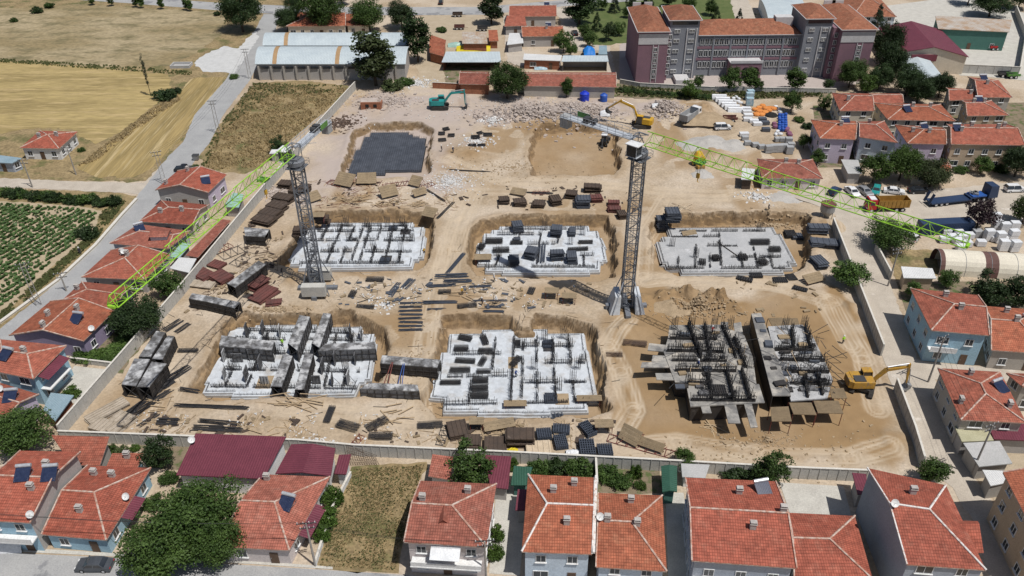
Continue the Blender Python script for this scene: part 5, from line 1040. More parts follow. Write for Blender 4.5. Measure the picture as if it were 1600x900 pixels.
CL = [(.12, .3, 2.6), (.26, .3, 2.4), (.38, .58, 2.8), (.64, .3, 2.7), (.76, .58, 2.5), (.88, .3, 2.9), (.26, .82, 2.6), (.54, .82, 2.4), (.88, .82, 2.6), (.05, .58, 2.2), (.96, .58, 2.3), (.7, .95, 2.8), (.5, .95, 2.6), (.84, .97, 2.8), (.3, .97, 2.7)]
RZ = -1.7
raft('white concrete raft beside the left crane with dense wall starter bars', '487,356 517,348 632,348 658,355 665,369 660,401 646,405 643,417 475,419 449,406 459,376 475,367', RZ, 'raft', '462,414 645,414 655,352 495,352', LN, CL, patches=((.88, .82, 2.2, 2.2), (.76, .15, 2.2, 2.2), (.42, .62, 1, 1)))
raft('white raft between the cranes holding dark slate form blocks', '742,401 750,380 762,365 787,354 817,353 910,353 930,361 940,372 946,386 945,406 937,409 936,422 905,426 805,426 766,423', RZ, 'raft', '752,420 935,420 928,357 775,357', LN[:9:2] + LN[9::3], CL[::4], h=1.0)
raft('grey raft slab by the bushy precast wall tree', '1030,378 1040,370 1050,356 1200,355 1222,366 1242,411 1216,426 1076,427 1030,412', RZ, 'raft_grey', '1035,422 1232,422 1212,360 1045,360', LN[:9:2] + LN[9::2], CL[1::4], h=.8)
raft('white raft crowded with tall tunnel forms', '358,512 440,508 550,511 580,522 587,535 578,592 561,597 553,616 400,619 327,614 312,601 335,560', RZ, 'raft', '322,608 565,612 578,520 368,514', [l for l in LN if not (l[0] == l[2] and .3 < l[0] < .6)], CL, patches=((.36, .12, 2.4, 3.2),))
raft('largest white raft with rows of dark rebar cages', '696,551 707,522 800,515 910,521 918,547 930,610 933,626 900,641 820,648 800,647 694,643 695,623 672,621 677,594', RZ, 'raft', '682,638 928,632 912,526 708,526', [l for l in LN if l[0] > .5 or l[1] == l[3] and l[2] > .9] + [(.47, .02, .47, .98), (.03, .4, .44, .4), (.03, .72, .44, .72), (.2, .05, .2, .35), (.33, .5, .33, .95)], [c_ for c_ in CL if c_[0] > .5] + [(.62, .5, 2.9), (.78, .2, 2.8), (.92, .5, 2.6)], patches=((.8, .08, 2.2, 2.6), (.73, .83, 2.0, 2.3), (.47, .6, 1.6, 3)))
# the mat of reinforcement in the first pit
def rebar_mat():
    px = '585,206 635,206 648,213 662,215 668,227 656,266 548,272 541,263 560,233 572,213'; zt = -1.55; pts = PP(pairs(px), zt); c_ = sum(pts, Vector()) / len(pts)
    t = thing('rebar_mat', 'dark reinforcement mat laid over the floor of the stepped pit', 'rebar mat', (c_.x, c_.y, zt - .4)); loc = steps([p - c_ for p in pts], 1.3)
    lo = loc[::-1]; ar = sum(lo[i].x * lo[(i + 1) % len(lo)].y - lo[(i + 1) % len(lo)].x * lo[i].y for i in range(len(lo)))
    if ar < 0: lo = lo[::-1]
    MB().hexa([(p.x, p.y, -.3) for p in lo], [(p.x, p.y, .1) for p in lo]).obj('membrane', 'membrane', t)
    mb = MB(); x0, x1 = min(p.x for p in loc), max(p.x for p in loc); y0, y1 = min(p.y for p in loc), max(p.y for p in loc)
    for ax, a0, a1, b0, b1 in ((0, x0, x1, y0, y1), (1, y0, y1, x0, x1)):
        for a in np.arange(a0, a1, .55):
            bb = np.arange(b0, b1, .25); X_, Y_ = (np.full_like(bb, a), bb) if ax == 0 else (bb, np.full_like(bb, a)); ins = inpoly(X_, Y_, loc) > .1
            if ins.any():
                b_ = bb[ins]; z = .32 + ax * .06
                p, q_ = ((a, b_[0], z), (a, b_[-1], z)) if ax == 0 else ((b_[0], a, z), (b_[-1], a, z)); mb.bar(p, q_, .07, 4)
    stuff(mb.obj('bar_grid', 'mat_bar', t))
    eb = MB()
    for i in range(len(loc)):
        a, b = loc[i], loc[(i + 1) % len(loc)]; n = max(2, int((b - a).length / .5))
        for k in range(n): p = a.lerp(b, k / n); eb.bar(p + Vector((0, 0, .1)), p + Vector((0, 0, .75)), .03, 3)
    stuff(eb.obj('edge_bars', 'rebar', t))
rebar_mat()

# ---------------------------------------------------------------- tunnel forms (steel boxes), from the corners of their top
def tunnel(label, quad, zt, z0, face='steel_form', top='form_top', group='steel tunnel forms'):
    Q = PP(pairs(quad), zt); c_ = sum(Q, Vector()) / 4; c_.z = z0; Q = [q - c_ for q in Q]; h = zt - z0
    t = thing('tunnel_form', label, 'formwork', c_, group=group)
    up = lambda p, z: Vector((p.x, p.y, z))
    MB().hexa([up(p, h - .16) for p in Q], [up(p, h) for p in Q]).obj('top_plate', top, t)
    L01 = (Q[1] - Q[0]).length; L12 = (Q[2] - Q[1]).length
    long_ = ((0, 1), (3, 2)) if L01 > L12 else ((1, 2), (0, 3)); short = ((1, 2), (0, 3)) if L01 > L12 else ((0, 1), (3, 2))
    for a, b in long_:
        p, q_ = Q[a], Q[b]; d = (q_ - p).normalized(); inn = (-(p + q_) / 2); inn.z = 0; inn = (inn - d * inn.dot(d)).normalized()
        sk = MB(); sk.hexa([up(p, -.05), up(q_, -.05), up(q_ + inn * .1, -.05), up(p + inn * .1, -.05)], [up(p, h - .165), up(q_, h - .165), up(q_ + inn * .1, h - .165), up(p + inn * .1, h - .165)]); s_ = sk.obj('side_panel', face, t)
        n = max(2, int((q_ - p).length / 1.15)); rb = MB()
        for k in range(n + 1): e = p.lerp(q_, k / n) - inn * .05; rb.box(e.x, e.y, .02, .09, .09, h - .2, math.atan2(d.y, d.x))
        for z in (.5, h * .6): rb.bar(up(p, z) - inn * .06, up(q_, z) - inn * .06, .05)
        rb.obj('stiffener', face, s_)
    for a, b in short:
        p, q_ = Q[a].lerp(-Q[a] * 0, .02), Q[b].lerp(-Q[b] * 0, .02); sb = MB(); sb.bar(up(p, .1), up(q_, h - .25), .05); sb.bar(up(q_, .1), up(p, h - .25), .05); sb.bar(up(p, .12), up(q_, .12), .06); sb.obj('end_brace', 'steel_dark', t)
    return t
FZ = .95
for a in (('black tunnel form near the wall, back left of the four', '217,557 235,557 258,519 244,517', 2.5, 0), ('black tunnel form near the wall, back right of the four', '238,560 254,561 272,525 262,524', 2.5, 0), ('black tunnel form near the wall, front left of the four', '190,600 212,603 234,561 210,560', 2.7, 0), ('black tunnel form near the wall, front right of the four', '214,604 233,604 260,568 237,565', 2.7, 0),
          ('rusty-topped black form against the tree by the wall', '295,466 323,471 330,463 300,458', 2.3, 0), ('white-splashed black form joined to the rusty one', '323,471 366,481 375,472 330,463', 2.3, 0), ('long black form lying diagonally near the left crane', '355,443 367,449 415,413 404,407', 2.5, 0), ('light-topped grey form beside the brown panel stacks', '383,368 413,370 421,358 381,355', 2.4, 0),
          ('grey form wall with small hatch across the crowded raft', '342,540 425,547 428,533 346,524', FZ, RZ), ('grey form standing at the back of the crowded raft', '450,536 464,547 484,495 468,492', FZ, RZ), ('light grey form parallel at the back of the crowded raft', '487,536 499,543 517,490 505,489', FZ, RZ), ('rust-stained form along the right of the crowded raft', '497,548 587,544 585,534 508,537', FZ, RZ),
          ('dark form at the front of the crowded raft', '424,603 440,604 457,556 442,553', FZ, RZ), ('pale form next to the dark one at the front of the crowded raft', '461,608 475,608 489,553 476,552', FZ, RZ), ('grey box form between the two front rafts', '594,567 683,574 688,562 597,555', 2.2, -.2), ('form wall casting a long shadow before the crowded raft', '562,607 655,611 652,601 577,598', 1.9, -.2)):
    tunnel(*a)
# thin form panels standing between the starter bars of the crowded raft
for i, (u, v, l, rz_, hh) in enumerate(((352, 562, 1.6, 90, 2.2), (372, 566, 1.8, 0, 1.9), (392, 560, 1.4, 90, 2.4), (352, 590, 1.5, 90, 2.0), (386, 592, 2.0, 90, 2.3), (408, 575, 1.6, 90, 2.5), (414, 600, 1.4, 0, 1.7), (386, 522, 1.3, 90, 2.2), (412, 520, 1.7, 90, 2.4), (438, 524, 1.5, 90, 2.1), (505, 580, 1.9, 90, 2.4), (525, 566, 2.2, 90, 2.6), (545, 598, 1.6, 90, 2.3), (520, 600, 1.5, 90, 2.0), (548, 526, 1.5, 90, 2.4), (565, 528, 1.4, 90, 2.1), (556, 566, 1.8, 90, 2.2), (495, 600, 1.4, 0, 1.8))):
    t = thing('standing_formwork', 'thin grey %s form panel standing on the crowded raft' % ('short' if hh < 2.1 else 'tall'), 'formwork', P(u, v, RZ), rad(rz_ + random.gauss(0, 4)), 'thin panels on the crowded raft')
    MB().box(0, 0, 0, l, .14, hh).obj('face', 'form_face' if i % 3 else 'raft_grey', t); rb = MB(); [rb.bar((x_, -.1, .05), (x_, -.1, hh), .04, 4) for x_ in (-l * .35, 0, l * .35)]; rb.obj('stiffener', 'steel_dark', t); MB().bar((0, -.1, hh * .8), (0, -1.1, .03), .035, 4).obj('brace', 'steel_dark', t)
# props between the two forms
for i, (a, b, m) in enumerate((((600, 600), (612, 566), 'red_steel'), ((606, 602), (614, 566), 'red_steel'), ((622, 600), (630, 568), 'blue_steel'), ((628, 602), (632, 568), 'blue_steel'))):
    p, q_ = P(*a, 1.0), P(*b, 2.3); tag(MB().bar((0, 0, 0), q_ - p, .07, 6).obj('push_pull_prop', m, None, p), ('red' if i < 2 else 'blue') + ' steel prop between the two shadowed forms', 'prop', 'props between the forms')

# ---------------------------------------------------------------- the block whose ground floor is decked
def frame_block():
    zt = 3.0; c_ = P(1160, 590, 0)
    t = thing('building_frame', 'half-built ground floor with jutting steel platforms and bristling rebar', 'building', c_)
    def deck(px, z, m, th=.22, name='deck'):
        pts = [p - c_ for p in PP(pairs(px), z)]; ar = sum(pts[i].x * pts[(i + 1) % len(pts)].y - pts[(i + 1) % len(pts)].x * pts[i].y for i in range(len(pts)))
        if ar < 0: pts = pts[::-1]
        MB().hexa([(p.x, p.y, z - th) for p in pts], [(p.x, p.y, z) for p in pts]).obj(name, m, t); return pts
    L_ = deck('1046,508 1125,507 1163,524 1176,557 1186,629 1079,635 1072,599 1055,597 1037,550 1044,527', zt, 'deck_grey')
    R_ = deck('1200,510 1254,507 1271,527 1291,569 1301,592 1293,622 1236,626 1207,541', zt, 'deck_white')
    for pts in (L_, R_):
        for i in range(len(pts)):
            a, b = pts[i] * .985, pts[(i + 1) % len(pts)] * .985; sk = MB(); d = (b - a); n = Vector((-d.y, d.x, 0)).normalized() * .1
            sk.hexa([(a.x, a.y, -.1), (b.x, b.y, -.1), (b.x + n.x, b.y + n.y, -.1), (a.x + n.x, a.y + n.y, -.1)], [(a.x, a.y, 2.77), (b.x, b.y, 2.77), (b.x + n.x, b.y + n.y, 2.77), (a.x + n.x, a.y + n.y, 2.77)]); sk.obj('side_panel', 'steel_form', t)
    for q_ in ('1012,547 1045,550 1042,539 1014,536', '1018,565 1050,565 1048,556 1020,555', '1001,574 1048,574 1047,565 1003,566', '1026,593 1056,594 1054,583 1024,583', '1098,645 1112,645 1108,632 1094,632', '1138,661 1157,661 1149,628 1131,629', '1173,668 1184,667 1174,628 1162,629', '1186,629 1195,629 1186,600 1178,600', '1126,520 1138,520 1138,503 1126,503', '1149,525 1162,527 1158,503 1146,505'):
        deck(q_, zt - .12, 'deck_grey', .16, 'platform')
    # the long form between the decks
    Q = [p - c_ for p in PP(pairs('1207,618 1236,618 1189,489 1174,490'), 3.4)]; MB().hexa([(p.x, p.y, 3.22) for p in Q], [(p.x, p.y, 3.4) for p in Q]).obj('tunnel_top', 'deck_grey', t)
    for f in (.12, .3, .42, .58, .76, .9): p = Q[0].lerp(Q[3], f).lerp(Q[1].lerp(Q[2], f), random.uniform(.3, .7)); MB().box(p.x, p.y, 3.404, random.uniform(.8, 2.0), random.uniform(.5, 1.6), random.uniform(.1, .5), random.uniform(-.3, .3)).obj('form_panel', random.choice(('steel_form', 'form_slate', 'plywood')), t)
    for a, b in ((0, 3), (1, 2)):
        p, q_ = Q[a], Q[b]; s_ = .1 if a == 0 else -.1; MB().hexa([(p.x, p.y, -.1), (p.x + s_, p.y, -.1), (q_.x + s_, q_.y, -.1), (q_.x, q_.y, -.1)], [(p.x, p.y, 3.21), (p.x + s_, p.y, 3.21), (q_.x + s_, q_.y, 3.21), (q_.x, q_.y, 3.21)]).obj('side_panel', 'steel_form', t)
    # plywood tables along the front
    for q_ in ('1206,658 1237,658 1232,635 1204,636', '1240,647 1276,648 1268,629 1233,629', '1278,645 1318,646 1310,626 1271,626', '1300,622 1324,622 1318,606 1296,607', '1211,517 1226,517 1222,496 1200,497', '1227,516 1252,515 1246,497 1223,497'):
        pts = deck(q_, 2.7, 'plywood', .12, 'plywood_table')
        for p in pts: MB().bar((p.x * .99, p.y * .99, -.1), (p.x * .99, p.y * .99, 2.57), .06, 5).obj('leg', 'red_steel', t)
    # bars: walls across the decks
    def px(u, v): return P(u, v, zt) - c_
    for a in ((1047, 530, 1120, 531), (1042, 549, 1130, 551), (1050, 564, 1135, 565), (1055, 580, 1150, 581), (1075, 600, 1105, 601), (1080, 626, 1180, 627), (1075, 508, 1095, 560), (1100, 510, 1110, 560), (1105, 585, 1112, 625), (1135, 580, 1146, 628), (1128, 510, 1150, 560), (1158, 580, 1172, 625), (1147, 530, 1165, 575), (1210, 548, 1270, 549), (1218, 563, 1288, 565), (1226, 582, 1295, 583), (1235, 600, 1298, 602), (1236, 515, 1240, 545), (1258, 512, 1266, 545), (1255, 590, 1262, 622), (1276, 585, 1285, 618)):
        p, q_ = px(a[0], a[1]), px(a[2], a[3]); bars_row(p, q_, 1.7, .22, .045).obj('starter_bar_row', 'rebar', t)
        d = q_ - p; mp = (p + q_) / 2; MB().box(mp.x, mp.y, zt + .004, d.length, .3, random.uniform(.25, .7), math.atan2(d.y, d.x)).obj('wall_form', 'steel_form', t)  # black strip standing in for the shaded gap between deck bands
    for k, (u, v) in enumerate(((1053, 515), (1080, 512), (1115, 513), (1140, 515), (1165, 522), (1225, 515), (1255, 512), (1060, 550), (1092, 548), (1128, 552), (1106, 566), (1075, 600), (1106, 612), (1147, 625), (1160, 600), (1172, 575), (1240, 545), (1270, 548), (1250, 565), (1285, 580), (1262, 600), (1290, 612))):
        mb = MB(); p = px(u, v)
        for ax in (-.5, -.17, .17, .5):
            for ay in (-.15, .15): mb.bar(p + Vector((ax, ay, 0)), p + Vector((ax * .8 + random.gauss(0, .08), ay, random.uniform(2.2, 3.2))), .03, 3)
        for z in np.arange(.2, 2.2, .3):
            q4 = [p + Vector((a, b, z)) for a, b in ((-.52, -.17), (.52, -.17), (.52, .17), (-.52, .17))]
            for i in range(4): mb.bar(q4[i], q4[(i + 1) % 4], .018, 3)
        mb.obj('column_cage', 'rebar', t)
    for k in range(80):
        u, v = random.choice(((random.uniform(1050, 1170), random.uniform(515, 622)), (random.uniform(1215, 1290), random.uniform(520, 615)))); p = px(u, v); an = random.uniform(0, 6.28); l = random.uniform(1.2, 3.6)
        MB().bar(p + Vector((0, 0, .1)), p + Vector((math.cos(an) * l, math.sin(an) * l, random.uniform(.15, 1.8))), .05, 4).obj('prop', 'steel_dark' if k % 4 else 'timber', t)
    for k in range(44):
        u, v = random.choice(((random.uniform(1055, 1165), random.uniform(518, 620)), (random.uniform(1220, 1285), random.uniform(525, 612)))); p = px(u, v)
        MB().box(p.x, p.y, zt + .006, random.uniform(.6, 2.0), random.uniform(.4, 1.2), random.uniform(.1, .5), random.uniform(-.2, .2)).obj('form_panel', random.choice(('steel_form', 'form_slate', 'form_face', 'plywood')), t)
    for u, v, a, b in ((1088, 606, 1110, 625), (1105, 585, 1135, 600), (1060, 570, 1120, 578), (1120, 575, 1160, 560), (1160, 590, 1180, 610)): MB().bar(px(u, v) + Vector((0, 0, .2)), px(a, b) + Vector((0, 0, 1.2)), .05, 4).obj('prop', 'steel_dark', t)
    for k in range(7):
        p = px(1296 + random.uniform(-4, 6), 540 + k * 12); q_ = p + Vector((3.2, random.uniform(-.6, 1), -2.8)); MB().bar(p, q_, .06, 5).obj('prop', 'steel_dark', t)
frame_block()
for o in list(C.objects):                                              # the forms standing on the raft are greyer than those by the wall
    if o.name.startswith('side_panel') and o.parent and 'crowded raft' in o.parent.get('label', '') and 'dark' not in o.parent['label']: o.data.materials[0] = MATS['form_face']

# ---------------------------------------------------------------- materials lying on the site
def stack_mesh(seed):
    r = random.Random(seed); mb = MB()
    for l in range(7):
        z = .05 + l * .11; ox, oy = r.gauss(0, .02), r.gauss(0, .02)
        for k in range(7): mb.box(ox, -0.93 + k * .31 + oy, z, 2.0, .075, .045)
        for k in range(7): mb.box(-.93 + k * .31 + ox, oy, z + .047, .075, 2.0, .045)
    return mb.mesh('rebar_mesh_stack', 'rebar_blue')
STK = [stack_mesh(s) for s in (1, 2)]
def cage_mesh(seed):
    r = random.Random(seed); mb = MB()
    for row in range(3):
        y = -.42 + row * .42
        for a in (-.15, 0, .15):
            for z in (.06, .35, .62): mb.box(r.gauss(0, .05), y + a, z, 3.0, .035, .035)
        for k in range(19):
            x = -1.4 + k * .155; mb.box(x, y - .18, .04, .025, .025, .64); mb.box(x, y + .18, .04, .025, .025, .64); mb.box(x, y, .66, .025, .36, .025)
    return mb.mesh('rebar_cage', 'rebar')
CAG = [cage_mesh(s) for s in (1, 2)]
def bundle_mesh(seed, n=22):
    r = random.Random(seed); mb = MB()
    for k in range(n): y = r.uniform(-.5, .5); z = r.uniform(.04, .32) * (1 - abs(y)); e = r.uniform(-.35, .35); mb.bar((-3 + e, y, z), (3 + e, y + r.gauss(0, .06), z + r.gauss(0, .02)), .035, 4)
    return mb.mesh('bar_bundle', 'rebar')
BUN = [bundle_mesh(s) for s in (1, 2, 3)]
def item(name, me, label, cat, u, v, L, W, h, rot, base, group, m=None, z=None):
    p = G(u, v) if z is None else P(u, v, z); o = place(name, me, None, p, rad(rot), (L / base[0], W / base[1], h / base[2]), m=m); return tag(o, label, cat, group)
def stacks(label, group, lst, m='rebar_blue', z=None):
    for i, (u, v, L, W, h, rot) in enumerate(lst): item('rebar_mesh_stack', STK[i % 2], label, 'rebar stack', u, v, L, W, h, rot, (2, 2, .8), group, m, z)
def cages(label, group, lst, m='rebar', z=None):
    for i, (u, v, L, W, h, rot) in enumerate(lst): item('rebar_cage', CAG[i % 2], label, 'rebar cage', u, v, L, W, h, rot, (3, 1.2, .68), group, m, z)
def bundles(label, group, lst, m='rebar', z=None):
    for i, (u, v, L, W, h, rot) in enumerate(lst): item('bar_bundle', BUN[i % 3], label, 'rebar bundle', u, v, L, W, h, rot, (6, 1, .32), group, m, z)
RT = RZ + .01
stacks('slate-grey mesh stack by the front wall', 'mesh stacks by the front wall', [(850, 682, 2.2, 2.0, .9, 5), (877, 674, 2.5, 1.8, .8, -6), (918, 674, 1.7, 2.8, .9, 28), (876, 694, 1.9, 2.4, .9, 8), (917, 706, 2.2, 3.0, 1.3, 2), (945, 708, 2.2, 2.1, 1.0, 2)])
stacks('light grey rebar mesh sheets at the edge of the largest raft', None, [(862, 652, 3.6, 1.6, .5, 10)])
stacks('dark square mesh stack on the largest raft', 'mesh stacks on the largest raft', [(857, 539, 1.9, 2.0, .5, 0), (861, 624, 2.0, 2.2, .5, 0)], z=RT)
stacks('dark square mesh stack on the raft beside the left crane', 'mesh stacks on the left raft', [(614, 358, 1.8, 1.8, .5, 0), (601, 409, 1.9, 1.9, .5, 0)], z=RT)
stacks('dark mesh stack on the half-built deck', None, [(1123, 612, 2.1, 2.2, .6, -2)], 'rebar', 2.99)
stacks('flat mesh stack in front of the grey raft', 'mesh stacks by the grey raft', [(1219, 438, 2.6, 1.6, .3, 0), (1236, 434, 1.8, 2.0, .3, 10), (1163, 437, 3, 1.2, .4, -25), (1181, 431, 2.4, 1.4, .4, 0), (1234, 368, 2.2, 2.4, .8, 0), (1250, 452, 2.6, 1.2, .3, -30)], 'rebar')
cages('bundle of dark rebar cages on the largest raft', 'cages on the largest raft', [(727, 530, 2.4, 1.2, .7, -18), (721, 547, 2.5, 1.1, .8, 0), (757, 533, 2.6, 1.0, .7, 105), (759, 551, 2.5, .9, .8, 0), (727, 566, 3.4, .9, .7, -6), (754, 567, 2.2, .9, .7, 70), (719, 581, 3.4, .9, .8, 0), (756, 582, 2.4, .8, .6, 0), (704, 600, 3.4, .8, .7, 0), (751, 596, 2.6, 1.2, .8, 0), (750, 608, 2.7, 1.2, .8, 2), (750, 620, 2.8, 1.3, .9, -2), (809, 538, 1.0, 2.2, .6, 0), (806, 566, 1.2, 2.6, .5, -30)], z=RT)
cages('dark rebar cages on the grey raft', 'cages on the grey raft', [(1097, 412, 1.6, 1.3, .8, 80), (1118, 406, 1.5, 1.3, .9, 95), (1160, 405, 1.6, 1.6, .9, 95), (1191, 412, 2.0, 1.6, .9, 105), (1187, 381, 4, 1.4, .9, 0), (1210, 392, 2.4, 1.4, .8, 0)], z=RT)
cages('flat dark cage roll on the raft between the cranes', 'cages on the raft between the cranes', [(772, 379, 3.6, 1.5, .9, 0), (783, 393, 3.4, 1.4, .8, 3), (807, 381, 2.6, 1.0, .6, 0), (915, 380, 3.0, .9, .6, 0), (903, 391, 4.2, 1.0, .6, 5), (752, 388, 2.2, 1.2, .8, 70)], z=RT)
cages('loose dark rebar cage lying near the front site wall', 'cages in front of the rafts', [(515, 649, 3.6, 1.0, .5, 84), (544, 667, 3.6, 1.6, .5, -22), (589, 664, 3.6, 1.5, .5, 38), (672, 666, 3.8, 1.4, .5, 4), (595, 684, 3.6, 1.2, .7, 0)])
cages('loose rebar cage between the two rows of rafts', 'cages between the rafts', [(551, 461, 2.2, 1.1, .5, 80), (571, 480, 3.3, 1.1, .3, -5), (586, 438, 3.4, 1.3, .5, -3), (830, 455, 2.2, 1.2, .3, 75), (294, 549, 3.4, .9, .4, 0), (695, 458, 2.4, 1.0, .6, 0), (730, 479, 3.6, 1.2, .5, 8)])
cages('brown heap of rusty bars on the fresh soil', 'rusty bar heaps', [(992, 538, 4, 1.3, .5, -8), (960, 555, 2.8, 1.2, .3, 0)], 'rebar_rust')
bundles('row of straight blue-grey bar bundles in the lane between rafts', 'eight bar bundles in the lane', [(641 + (k % 2), 474 + k * 6, 4.0, .5, .3, random.uniform(-3, 3)) for k in range(8)], 'rebar_blue')
bundles('long dark bar bundle on the bare corner ground', 'bar bundles at the left corner', [(205, 642, 5, 1.0, .3, 60), (229, 636, 9, 1.0, .4, 55), (231, 658, 3.5, .9, .3, 55), (266, 592, 7, 1.6, .4, 52), (286, 513, 3, 1.0, .3, 58), (270, 509, 3.6, 1.4, .3, 58), (250, 610, 5, .9, .4, 54)])
bundles('long dark bar bundle along the front of the site', 'bar bundles at the front', [(330, 636, 11, .7, .4, -4), (345, 661, 6.5, .8, .4, -8), (325, 670, 4.4, 1.2, .5, -3), (352, 672, 5, 1.0, .5, -5), (296, 611, 3.4, .8, .4, -15), (345, 617, 5.5, 1.0, .3, -8), (262, 660, 3.2, 1.4, .6, -3)])
bundles('bar bundle between the raft rows near the left crane', 'bar bundles between the rafts', [(687, 473, 6, .9, .4, 0), (683, 484, 3.4, .6, .3, 0), (615, 457, 3.6, .9, .3, 75), (617, 450, 3.4, .9, .3, 70), (638, 444, 3.4, 1.4, .4, 65), (770, 480, 2.8, .6, .3, 0), (771, 487, 3.6, .6, .3, -3), (715, 440, 5, 1.0, .4, 0), (765, 470, 6, .5, .2, 0), (712, 412, 7.5, .8, .4, 68), (706, 432, 6, 1.2, .5, 2), (690, 447, 5, .8, .4, 3), (750, 448, 4, .7, .3, 4)], 'rebar_blue')
bundles('thin dark bar run on the bare ground behind the rafts', 'bar runs behind the rafts', [(725, 267, 12, .5, .3, -8), (681, 306, 7, .5, .3, -52), (696, 329, 7.5, .6, .3, 66), (842, 302, 6, .7, .3, -5)])
bundles('dark pipe bundle lying across the raft between the cranes', None, [(846, 397, 6.6, 1.5, .5, 86)], 'rebar_blue', RT)
bundles('brown pole lying on the grey raft', None, [(1136, 389, 6, .2, .2, -62)], 'form_brown', RT)
bundles('round dark coil heaps of tie bars by the stepped pit', 'tie bar heaps', [(690, 210, 1.7, 1.6, .8, 0), (697, 203, 1.7, 1.4, .8, 20), (705, 213, 1.7, 1.4, .8, 0), (691, 220, 1.9, 1.4, .8, 10), (743, 216, 2.2, 1.6, .9, 0), (750, 209, 1.5, 1.3, .7, 30), (762, 212, 2.2, 1.6, .9, 0), (738, 228, 2.0, 1.2, .6, 0), (752, 228, 2.0, 1.2, .6, 0)], 'rebar')

# stacks of form panels: every panel is a part
PANEL = {}
def panel_mesh(m):
    if m not in PANEL:
        mb = MB(); mb.box(0, 0, 0, 2, 2, .10)
        for k in range(5): mb.box(-.9 + k * .45, 0, .102, .07, 1.96, .05)
        PANEL[m] = mb.mesh('panel', m)
    return PANEL[m]
def pstack(label, group, lst, m, z=None):
    for u, v, L, W, h, rot in lst:
        p = G(u, v) if z is None else P(u, v, z); t = thing('form_panel_stack', label, 'panel stack', p, rad(rot), group); n = max(2, round(h / .34)); dz = h / n
        bb = MB()
        for a in (-.3, .3): bb.box(a * L, 0, 0, .12, W * .95, .1)
        bb.obj('bearer', 'timber', t)
        for k in range(n): place('panel', panel_mesh(m), t, (random.gauss(0, .12), random.gauss(0, .12), .1 + k * dz), rad(random.gauss(0, 3.5)), (L / 2 * random.uniform(.9, 1.03), W / 2 * random.uniform(.9, 1.03), dz * .78 / .152))
pstack('dark slate form block on the middle raft', 'slate blocks between the cranes', [(809, 360, 2.4, 2.6, 1.8, 8), (869, 368, 2.3, 2.2, 2.2, -12), (893, 366, 1.5, 2.4, 1.2, 0), (830, 402, 2.3, 2.6, 2.0, -22), (870, 406, 2.9, 1.6, 2.2, 8), (893, 408, 2.0, 2.6, 1.8, 0), (803, 412, 2.0, 2.2, 1.6, 5), (806, 376, 1.6, 1.2, .8, 0)], 'form_slate', RT)
pstack('dark panel stack between the pits and the raft between the cranes', 'panel stacks behind the rafts', [(812, 320, 3.0, 2.2, 1.2, 0), (842, 322, 2.8, 2.6, 1.1, -10), (867, 318, 2.3, 3.0, 1.6, 12), (893, 308, 2.6, 2.4, 1.4, -14), (926, 300, 3.8, 2.0, 1.8, -3), (788, 316, 2.4, 2.2, 1.2, 6), (972, 340, 2.0, 2.2, 1.4, 10)], 'form_brown')
pstack('tallest slate panel stack behind the raft between the cranes', None, [(910, 322, 3.2, 2.6, 2.2, 0)], 'form_slate')
pstack('dull red panel stack right of the slate ones', 'red panel stacks', [(932, 314, 2.6, 1.8, 1.2, 4), (959, 320, 2.6, 1.5, 1.0, -3), (959, 331, 2.6, 1.8, 1.2, 0)], 'form_red')
pstack('dark panel stack at the pit corner of the grey raft', 'panel stacks at the grey raft', [(1050, 345, 3.2, 2.8, 2.6, 0), (1034, 358, 2.6, 2.2, 3.0, 0), (1277, 362, 4.2, 2.2, 1.4, -4), (1285, 384, 5.0, 2.4, 1.2, -6), (1298, 386, 2.6, 2.4, 1.2, -10), (1278, 414, 2.4, 3.4, 1.2, 12), (1245, 372, 2.2, 2.2, .8, 0)], 'form_slate')
pstack('brown panel stack in the row beside the left crane mast', 'brown panel stacks by the crane', [(443, 314, 4.4, 3.0, 1.3, -24), (434, 327, 4.4, 3.0, 1.3, -24), (424, 338, 4.4, 3.2, 1.3, -22), (414, 348, 4.4, 3.0, 1.3, -22), (448, 292, 3.2, 2.4, 1.4, -10), (476, 300, 2.6, 2.4, 1.6, -5), (462, 304, 2.8, 2.4, 1.4, -15), (505, 348, 3.0, 2.0, 1.6, 0), (470, 366, 3, 2, 1.5, 0)], 'form_brown')
pstack('rusty red frame stack by the pale wall', 'rusty frame stacks', [(318, 432, 4.2, 3.2, .9, -40), (346, 436, 4.2, 3.0, .9, -35), (340, 416, 3.2, 2.4, .6, -30), (415, 462, 3.0, 5.5, .6, -28), (428, 474, 3.0, 1.6, .5, 10), (404, 446, 2.6, 4, 1.0, -30)], 'form_red')
pstack('weathered plank stack in the left front corner of the site', 'plank stacks in the corner', [(168, 646, 2.6, 6.2, .8, -38), (160, 668, 3.0, 2.6, .8, -20), (186, 664, 3.4, 4.6, .8, -30), (316, 446, 5.2, 2.4, .5, -12)], 'timber_pale')
pstack('pile of brown form panels along the front wall', 'panels along the front wall', [(716, 676, 3.0, 3.4, 1.0, 12), (812, 692, 4.2, 2.4, 2.0, 0), (774, 702, 3.0, 3.2, 1.2, 3), (738, 696, 2.4, 2.4, 1.2, 0)], 'form_brown')
pstack('pale plank stack at the front wall beside the mesh stacks', None, [(841, 704, 3.6, 2.8, .9, 0)], 'timber_new')

